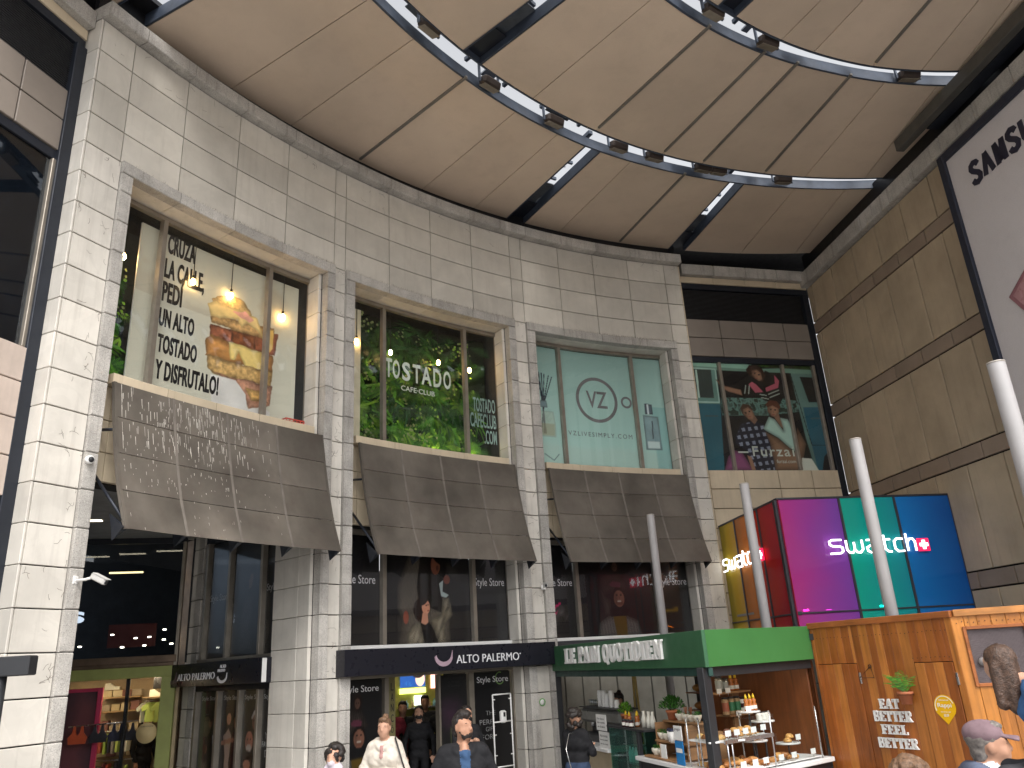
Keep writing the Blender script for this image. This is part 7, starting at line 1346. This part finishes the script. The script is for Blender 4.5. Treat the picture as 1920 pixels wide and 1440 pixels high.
def person(loc, rz, H, label, top, bottom, hair='short', hairm=hair_dk, sk=skin, arms=None, legs='stand', coat=None, bulk=1.0, hood=None, head_turn=(0, 0), female=False, extra=None, h=.011, group=None, base_z=0.0, sleeves=None, collar=None, masked=False, stoop=0.0):
    s = H/1.75; O = Vector((loc[0], loc[1], base_z)); T = thing('person', O, label, 'person', group, rz); B = Body(); b = bulk; sw_ = .165 if female else .185
    # legs
    if legs == 'stand':
        for sx in (-1, 1):
            dy = .04*sx
            B.cap((sx*.095, 0, .90), (sx*.10, dy*.5, .49), .085, .060, 'bottom').cap((sx*.10, dy*.5, .49), (sx*.105, dy, .10), .058, .042, 'bottom').cap((sx*.105, dy+.03, .045), (sx*.12, dy-.15, .035), .042, .035, 'shoe')
    else:                                       # seated astride
        for sx in (-1, 1): B.cap((sx*.09, 0, .92), (sx*.15, -.26, .90), .075, .058, 'bottom').cap((sx*.15, -.26, .90), (sx*.12, -.28, .55), .055, .042, 'bottom').cap((sx*.12, -.28, .53), (sx*.12, -.40, .48), .042, .035, 'shoe')
    hip = .105 if not female else .115
    B.cap((-hip*.6, .01, .95), (hip*.6, .01, .95), .115*b, .115*b, 'bottom')
    B.cap((-.06, 0, 1.08), (.06, 0, 1.08), .112*b, .112*b, 'top').cap((-.085, .0, 1.28), (.085, .0, 1.28), .118*b, .118*b, 'top').cap((-sw_*.78, .01, 1.41), (sw_*.78, .01, 1.41), .075*b, .075*b, 'top')
    if coat: 
        for z in np.arange(coat, 1.06, .07): B.cap((-.09, .0, z), (.09, .0, z), .135*b*(1+.08*(1-z)), .135*b*(1+.08*(1-z)), 'top')
    B.cap((0, .015, 1.44), (0, -stoop*.8, 1.54-stoop*.4), .060, .055, 'skin')
    if collar: B.cap((-.05, .02, 1.475), (.05, .02, 1.475), .062, .062, collar)
    # arms: elbow and wrist given per side
    A = {-1: ((-.27, .03, 1.17), (-.26, -.06, .93)), 1: ((.27, .03, 1.17), (.26, -.06, .93))}
    if arms: A.update(arms)
    for sx in (-1, 1):
        e, w_ = [np.array(v, float) for v in A[sx]]; sh_ = np.array((sx*sw_, .01, 1.405)); sl_ = sleeves or 'top'
        B.cap(sh_, e, .062*b, .052*b, sl_).cap(e, w_, .050*b, .037*b, sl_); hand(B, w_+(w_-e)/np.linalg.norm(w_-e)*.02, w_-e, sx)
    # head
    ty, tz = head_turn; M = Matrix.Rotation(ty, 3, 'Z') @ Matrix.Rotation(tz, 3, 'X'); C0 = np.array((0, -.015-stoop, 1.635-stoop*.45))
    def hp(x, y, z): v = M @ Vector((x, y, z)); return C0+np.array((v.x, v.y, v.z))
    B.ell(hp(0, .015, .035), (.076, .094, .088), 'skin').ell(hp(0, -.012, -.02), (.068, .080, .095), 'skin').ell(hp(0, -.045, -.085), (.040, .038, .034), 'skin')
    B.cap(hp(0, -.088, .018), hp(0, -.106, -.022), .010, .015, 'skin')
    for sx in (-1, 1): B.ell(hp(sx*.076, .015, -.005), (.012, .022, .032), 'skin').cap(hp(sx*.014, -.076, .030), hp(sx*.050, -.064, .032), .012, .010, 'skin').cap(hp(sx*.04, -.055, -.03), hp(sx*.045, -.05, -.035), .025, .025, 'skin')
    B.cap(hp(-.018, -.080, -.056), hp(.018, -.080, -.056), .009, .009, 'skin')
    if extra: extra(B, hp)
    mats_ = {'skin': sk, 'top': top, 'bottom': bottom, 'shoe': shoem, 'eye': eyem, 'brow': hairm, 'lip': lipm, 'hood': hood or top, 'mask': mat('black_mask', (.015, .015, .017), .8), 'shirt': cloth('check_shirt', (.04, .08, .16)), 'scarf': cloth('pale_scarf', (.55, .5, .55)), 'beard': hair_dk, 'red': cloth('red_pattern', (.42, .24, .22)), 'stripe': cloth('pale_collar', (.55, .58, .6))}
    put('body', B.mesh('body', mats_, h=h/s, scale=s, wr=.0042), T, O, rz)
    ho = M.to_4x4()
    def feat(nm, x, y, z, r, m): v = hp(x, y, z)*s; MB().ball((0, 0, 0), r[0]*s, r[1]*s, r[2]*s, m, 8, 6).obj(nm, T, O+Matrix.Rotation(rz, 3, 'Z') @ Vector(v), rot=(0, 0, rz+ty))
    if abs((rz+ty+math.pi) % (2*math.pi)-math.pi) < R_(125):
        for sx in (-1, 1): feat('eye', sx*.031, -.0815, .010, (.0125, .006, .0058), eyem); feat('eyebrow', sx*.033, -.086, .031, (.018, .006, .0045), mat('brow_'+hairm.name, tuple(.12+.3*v for v in hairm.diffuse_color[:3]) if False else (.07, .045, .035), .7))
        if not masked: feat('mouth', 0, -.0875, -.056, (.021, .006, .0055), lipm)
    # hair
    Hh = Body()
    if hair != 'bald':
        if hair in ('short', 'bun', 'beardman'):
            Hh.ell(hp(0, .028, .052), (.084, .098, .086), 'h').ell(hp(0, -.03, .105), (.062, .065, .034), 'h').ell(hp(0, .07, -.02), (.066, .045, .075), 'h').ell(hp(0, -.085, -.005), (.066, .075, .062), 'h', True)
            if hair == 'bun': Hh.ell(hp(0, .06, .135), (.04, .04, .038), 'h')
            if hair == 'beardman': Hh.ell(hp(0, -.02, .118), (.07, .075, .045), 'h')
        elif hair == 'long':
            Hh.ell(hp(0, .03, .05), (.088, .10, .088), 'h').cap(hp(-.062, .045, .0), hp(-.078, .055, -.25), .042, .034, 'h').cap(hp(.062, .045, .0), hp(.078, .055, -.25), .042, .034, 'h').cap(hp(0, .07, .0), hp(0, .085, -.27), .062, .048, 'h').ell(hp(0, -.09, -.02), (.060, .085, .085), 'h', True)
        elif hair == 'curly':
            rr = random.Random(int(loc[0]*100))
            for i in range(60): a = rr.uniform(0, 6.28); e = rr.uniform(-.7, 1.5); v = (math.cos(a)*math.cos(e)*.095, .025+math.sin(a)*math.cos(e)*.10, .03+math.sin(e)*.105); Hh.ell(hp(*v), (.036, .036, .036), 'h')
            Hh.ell(hp(0, -.10, -.03), (.058, .08, .085), 'h', True)
        elif hair == 'longcurly':
            rr = random.Random(int(loc[0]*100))
            for i in range(90): a = rr.uniform(0, 6.28); e = rr.uniform(-1.2, 1.5); v = (math.cos(a)*math.cos(e)*.10, .03+math.sin(a)*math.cos(e)*.11, (-.05 if e < 0 else .03)+math.sin(e)*.115); Hh.ell(hp(*v), (.036, .036, .036), 'h')
            Hh.ell(hp(0, -.11, -.03), (.056, .08, .09), 'h', True)
        put('hair', Hh.mesh('hair', {'h': hairm}, h=.010/s, k=.012, noise=.007 if 'curly' in hair else .006, nf=90 if 'curly' in hair else 75, scale=s), T, O, rz)
    T['_s'] = s; del T['_s']
    return T, O, s, hp
blackc = cloth('black', (.016, .016, .018)); navyc = cloth('navy', (.022, .026, .04)); darkg = cloth('dark_grey', (.045, .045, .05)); jean = cloth('jeans', (.04, .06, .11)); creamc = cloth('cream_coat', (.60, .545, .47)); redc = cloth('dark_red', (.16, .02, .03)); denim = cloth('denim', (.05, .12, .26)); slate = cloth('slate_jacket', (.11, .13, .19)); brownc = cloth('brown_trousers', (.09, .06, .045))
# the man in the dark jacket, chin up and looking to his left
def man_x(B, hp): B.cap((0, -.105, 1.40), (0, -.120, 1.10), .045, .05, 'shirt'); B.cap((0, -.075, 1.47), (0, -.11, 1.40), .035, .03, 'skin'); B.ell(hp(0, -.058, -.075), (.044, .036, .030), 'beard'); B.cap(hp(-.055, -.03, -.04), hp(-.04, -.05, -.085), .018, .016, 'beard'); B.cap(hp(.055, -.03, -.04), hp(.04, -.05, -.085), .018, .016, 'beard'); B.cap((-.10, -.06, 1.45), (-.05, -.10, 1.38), .02, .02, 'top'); B.cap((.10, -.06, 1.45), (.05, -.10, 1.38), .02, .02, 'top')
T, O, s, hp = person((-.70, 8.49), R_(12), 1.80, 'bearded man in a black bomber jacket and checked shirt looking sideways', blackc, jean, 'beardman', hair_dk, skin2, {-1: ((-.31, .05, 1.16), (-.30, -.03, .90)), 1: ((.31, .05, 1.16), (.30, -.03, .90))}, bulk=1.16, head_turn=(R_(38), R_(-4)), extra=man_x, h=.009)
sgm = mat('sunglass_lens', (.10, .13, .16), .1, metal=.3)
mb = MB(); mb.ball((-.0, -.185*s, 1.235*s), .02, .006, .026, sgm, 10, 6); mb.ball((.012, -.185*s, 1.178*s), .02, .006, .026, sgm, 10, 6); mb.tube([(0, -.18*s, 1.26*s), (.005, -.185*s, 1.15*s)], .004, kblk, 6); mb.obj('sunglasses', T, O, R_(12))
# older woman in the cream coat, hands together in front
def woman_x(B, hp): B.cap((0, -.112, 1.42), (0, -.138, 1.30), .020, .014, 'red'); B.cap((-.10, .05, 1.47), (.10, .05, 1.47), .06, .06, 'top'); B.cap((-.10, -.03, 1.47), (-.04, -.10, 1.40), .03, .03, 'top'); B.cap((.10, -.03, 1.47), (.04, -.10, 1.40), .03, .03, 'top')
T, O, s, hp = person((-1.86, 10.65), R_(-8), 1.69, 'older woman in a cream coat with a black shoulder bag', creamc, darkg, 'bun', hair_bl, skin, {-1: ((-.27, -.02, 1.16), (-.05, -.22, .98)), 1: ((.27, -.02, 1.16), (.07, -.22, .97))}, coat=.72, bulk=1.2, female=True, extra=woman_x)
bagm = mat('black_leather', (.015, .014, .016), .4); Bg = T; bo = thing('shoulder_bag', O+Vector((.30, .0, .72)), 'black leather bag hanging at the cream coat woman\'s side', 'bag')
MB().box(-.05, .05, -.16, .16, -.12, .12, bagm, bev=.04).obj('pouch', bo, O+Vector((.34, -.02, .80)), R_(-30)); MB().tube([(.32, -.05, .90), (.24, -.14, 1.2), (.15, -.09, 1.46), (.13, .05, 1.47), (.28, .08, .95)], .011, bagm, 6).obj('strap', bo, O)
# short woman with dark curls at the bottom edge
def curl_x(B, hp): B.cap((-.05, -.03, 1.50), (.05, -.03, 1.50), .075, .075, 'scarf'); B.cap(hp(0, -.09, -.06), hp(0, -.06, -.09), .035, .03, 'scarf')
person((-2.10, 9.01), R_(-14), 1.53, 'short woman with dark curls and a pale scarf at the bottom edge', cloth('mauve_coat', (.25, .2, .22)), darkg, 'curly', hair_dk, skin, female=True, extra=curl_x, coat=.85)
# people in the doorway
def mask_x(B, hp): B.ell(hp(0, -.06, -.055), (.052, .042, .045), 'mask')
person((-1.97, 14.71), R_(8), 1.64, 'masked person with long hair in a black t-shirt in the doorway', blackc, blackc, 'long', hair_dk, skin, female=True, extra=mask_x, masked=True)
person((-2.52, 15.1), R_(6), 1.73, 'person in a dark red jacket behind the doorway post', redc, blackc, 'short', hair_dk, skin2, head_turn=(R_(25), 0))
person((-2.38, 15.55), R_(10), 1.70, 'person in a dark coat behind the red jacket in the doorway', blackc, blackc, 'short', hair_dk, skin2, coat=.8)
person((-1.62, 15.3), R_(-10), 1.72, 'dim figure in dark clothes at the right of the doorway', blackc, blackc, 'short', hair_dk, skin2)
person((-2.05, 16.2), R_(15), 1.76, 'dim tall figure deep inside the doorway', darkg, blackc, 'short', hair_dk, skin2)
person((-.99, 12.78), R_(20), 1.68, 'masked woman with long dark hair behind the bearded man', blackc, blackc, 'long', hair_dk, skin, {-1: ((-.22, -.05, 1.18), (-.02, -.22, 1.25)), 1: ((.24, 0, 1.17), (.05, -.20, 1.15))}, female=True, extra=mask_x, masked=True)
# customer at the coffee counter, seen from behind
T, O, s, hp = person((.60, 11.97), R_(140), 1.57, 'curly haired customer in a black puffer jacket at the coffee counter', blackc, jean, 'longcurly', hair_dk, skin, {-1: ((-.25, -.06, 1.16), (-.06, -.30, 1.18)), 1: ((.25, -.06, 1.16), (.05, -.30, 1.20))}, bulk=1.22, female=True)
chm = mat('chain_silver', (.5, .5, .5), .25, metal=.9); bg = thing('chain_bag', O+Vector((-.1, -.25, .6)), 'small bag on a silver chain at the curly customer\'s back', 'bag'); MB().box(-.10, .10, -.04, .04, -.08, .08, bagm, bev=.03).obj('pouch', bg, O+Vector((-.02, -.26, .75)), R_(20)); MB().tube([(-.10, -.26, .82), (-.16, -.2, 1.1), (-.1, -.08, 1.29), (.02, -.05, 1.29)], .007, chm, 6).obj('chain', bg, O); MB().tube([(.06, -.27, .82), (.0, -.27, .66), (-.08, -.27, .82)], .007, chm, 6).obj('chain', bg, O)
person((1.51, 14.5), R_(-75), 1.66, 'barista in dark clothes bending behind the coffee machine', blackc, blackc, 'bun', hair_dk, skin, female=True, head_turn=(R_(10), R_(12)))
person((-7.48, 16.30), R_(70), 1.73, 'shopper in a black tracksuit inside the sports shop', blackc, blackc, 'short', hair_dk, skin2, head_turn=(0, R_(10)))
# the man in the cap, in profile towards the right
def cap_x(B, hp): B.cap((-.09, .03, 1.47), (.09, .03, 1.47), .05, .05, 'top'); B.cap((-.05, -.05, 1.475), (.05, -.05, 1.475), .045, .045, 'stripe'); B.ell(hp(0, -.035, -.085), (.05, .042, .028), 'beard')
T, O, s, hp = person((2.655, 5.22), R_(78), 1.77, 'grey bearded man in a faded plum cap and slate jacket in profile', slate, darkg, 'short', mat('hair_grey', (.16, .14, .125), .6, var=.3, scale=60), skin2, bulk=1.22, head_turn=(0, R_(-4)), extra=cap_x, h=.008, stoop=.07)
T.children[0].data.materials[[m.name for m in T.children[0].data.materials].index('hair_dark')] = MATS['hair_grey'] if 'hair_dark' in [m.name for m in T.children[0].data.materials] else None
capm = cloth('plum_cap', (.20, .135, .15)); Cb = Body(); Cb.ell(hp(0, .02, .075), (.092, .110, .075), 'c').ell(hp(0, .02, -.02), (.15, .17, .06), 'c', True)
for k in range(-3, 4): Cb.cap(hp(.019*k, -.07, .052), hp(.015*k, -.168+.006*abs(k), .033-.004*abs(k)), .009, .008, 'c')
put('cap', Cb.mesh('cap', {'c': capm}, h=.007, k=.012, scale=s), T, O, R_(78))
person((2.19, 5.14), R_(215), 1.56, 'light brown curly head of a passer-by at the bottom edge', darkg, jean, 'longcurly', hair_bl, skin, female=True)
# child riding on an adult's shoulders at the right edge
person((2.52, 3.98), R_(-125), 1.74, 'dark haired adult carrying a child at the right edge', darkg, jean, 'short', hair_dk, skin2, {-1: ((-.24, -.10, 1.20), (-.15, -.20, 1.30)), 1: ((.24, -.10, 1.20), (.15, -.20, 1.30))})
person((2.375, 4.00), R_(-125), 1.24, 'child with long brown hair in a blue denim jacket riding on shoulders', denim, darkg, 'long', hair_br, skin, {-1: ((-.21, .0, 1.2), (-.17, -.10, 1.0)), 1: ((.21, .0, 1.2), (.17, -.10, 1.0))}, legs='seat', base_z=1.0, head_turn=(R_(-50), 0), h=.009, female=True, stoop=.15)
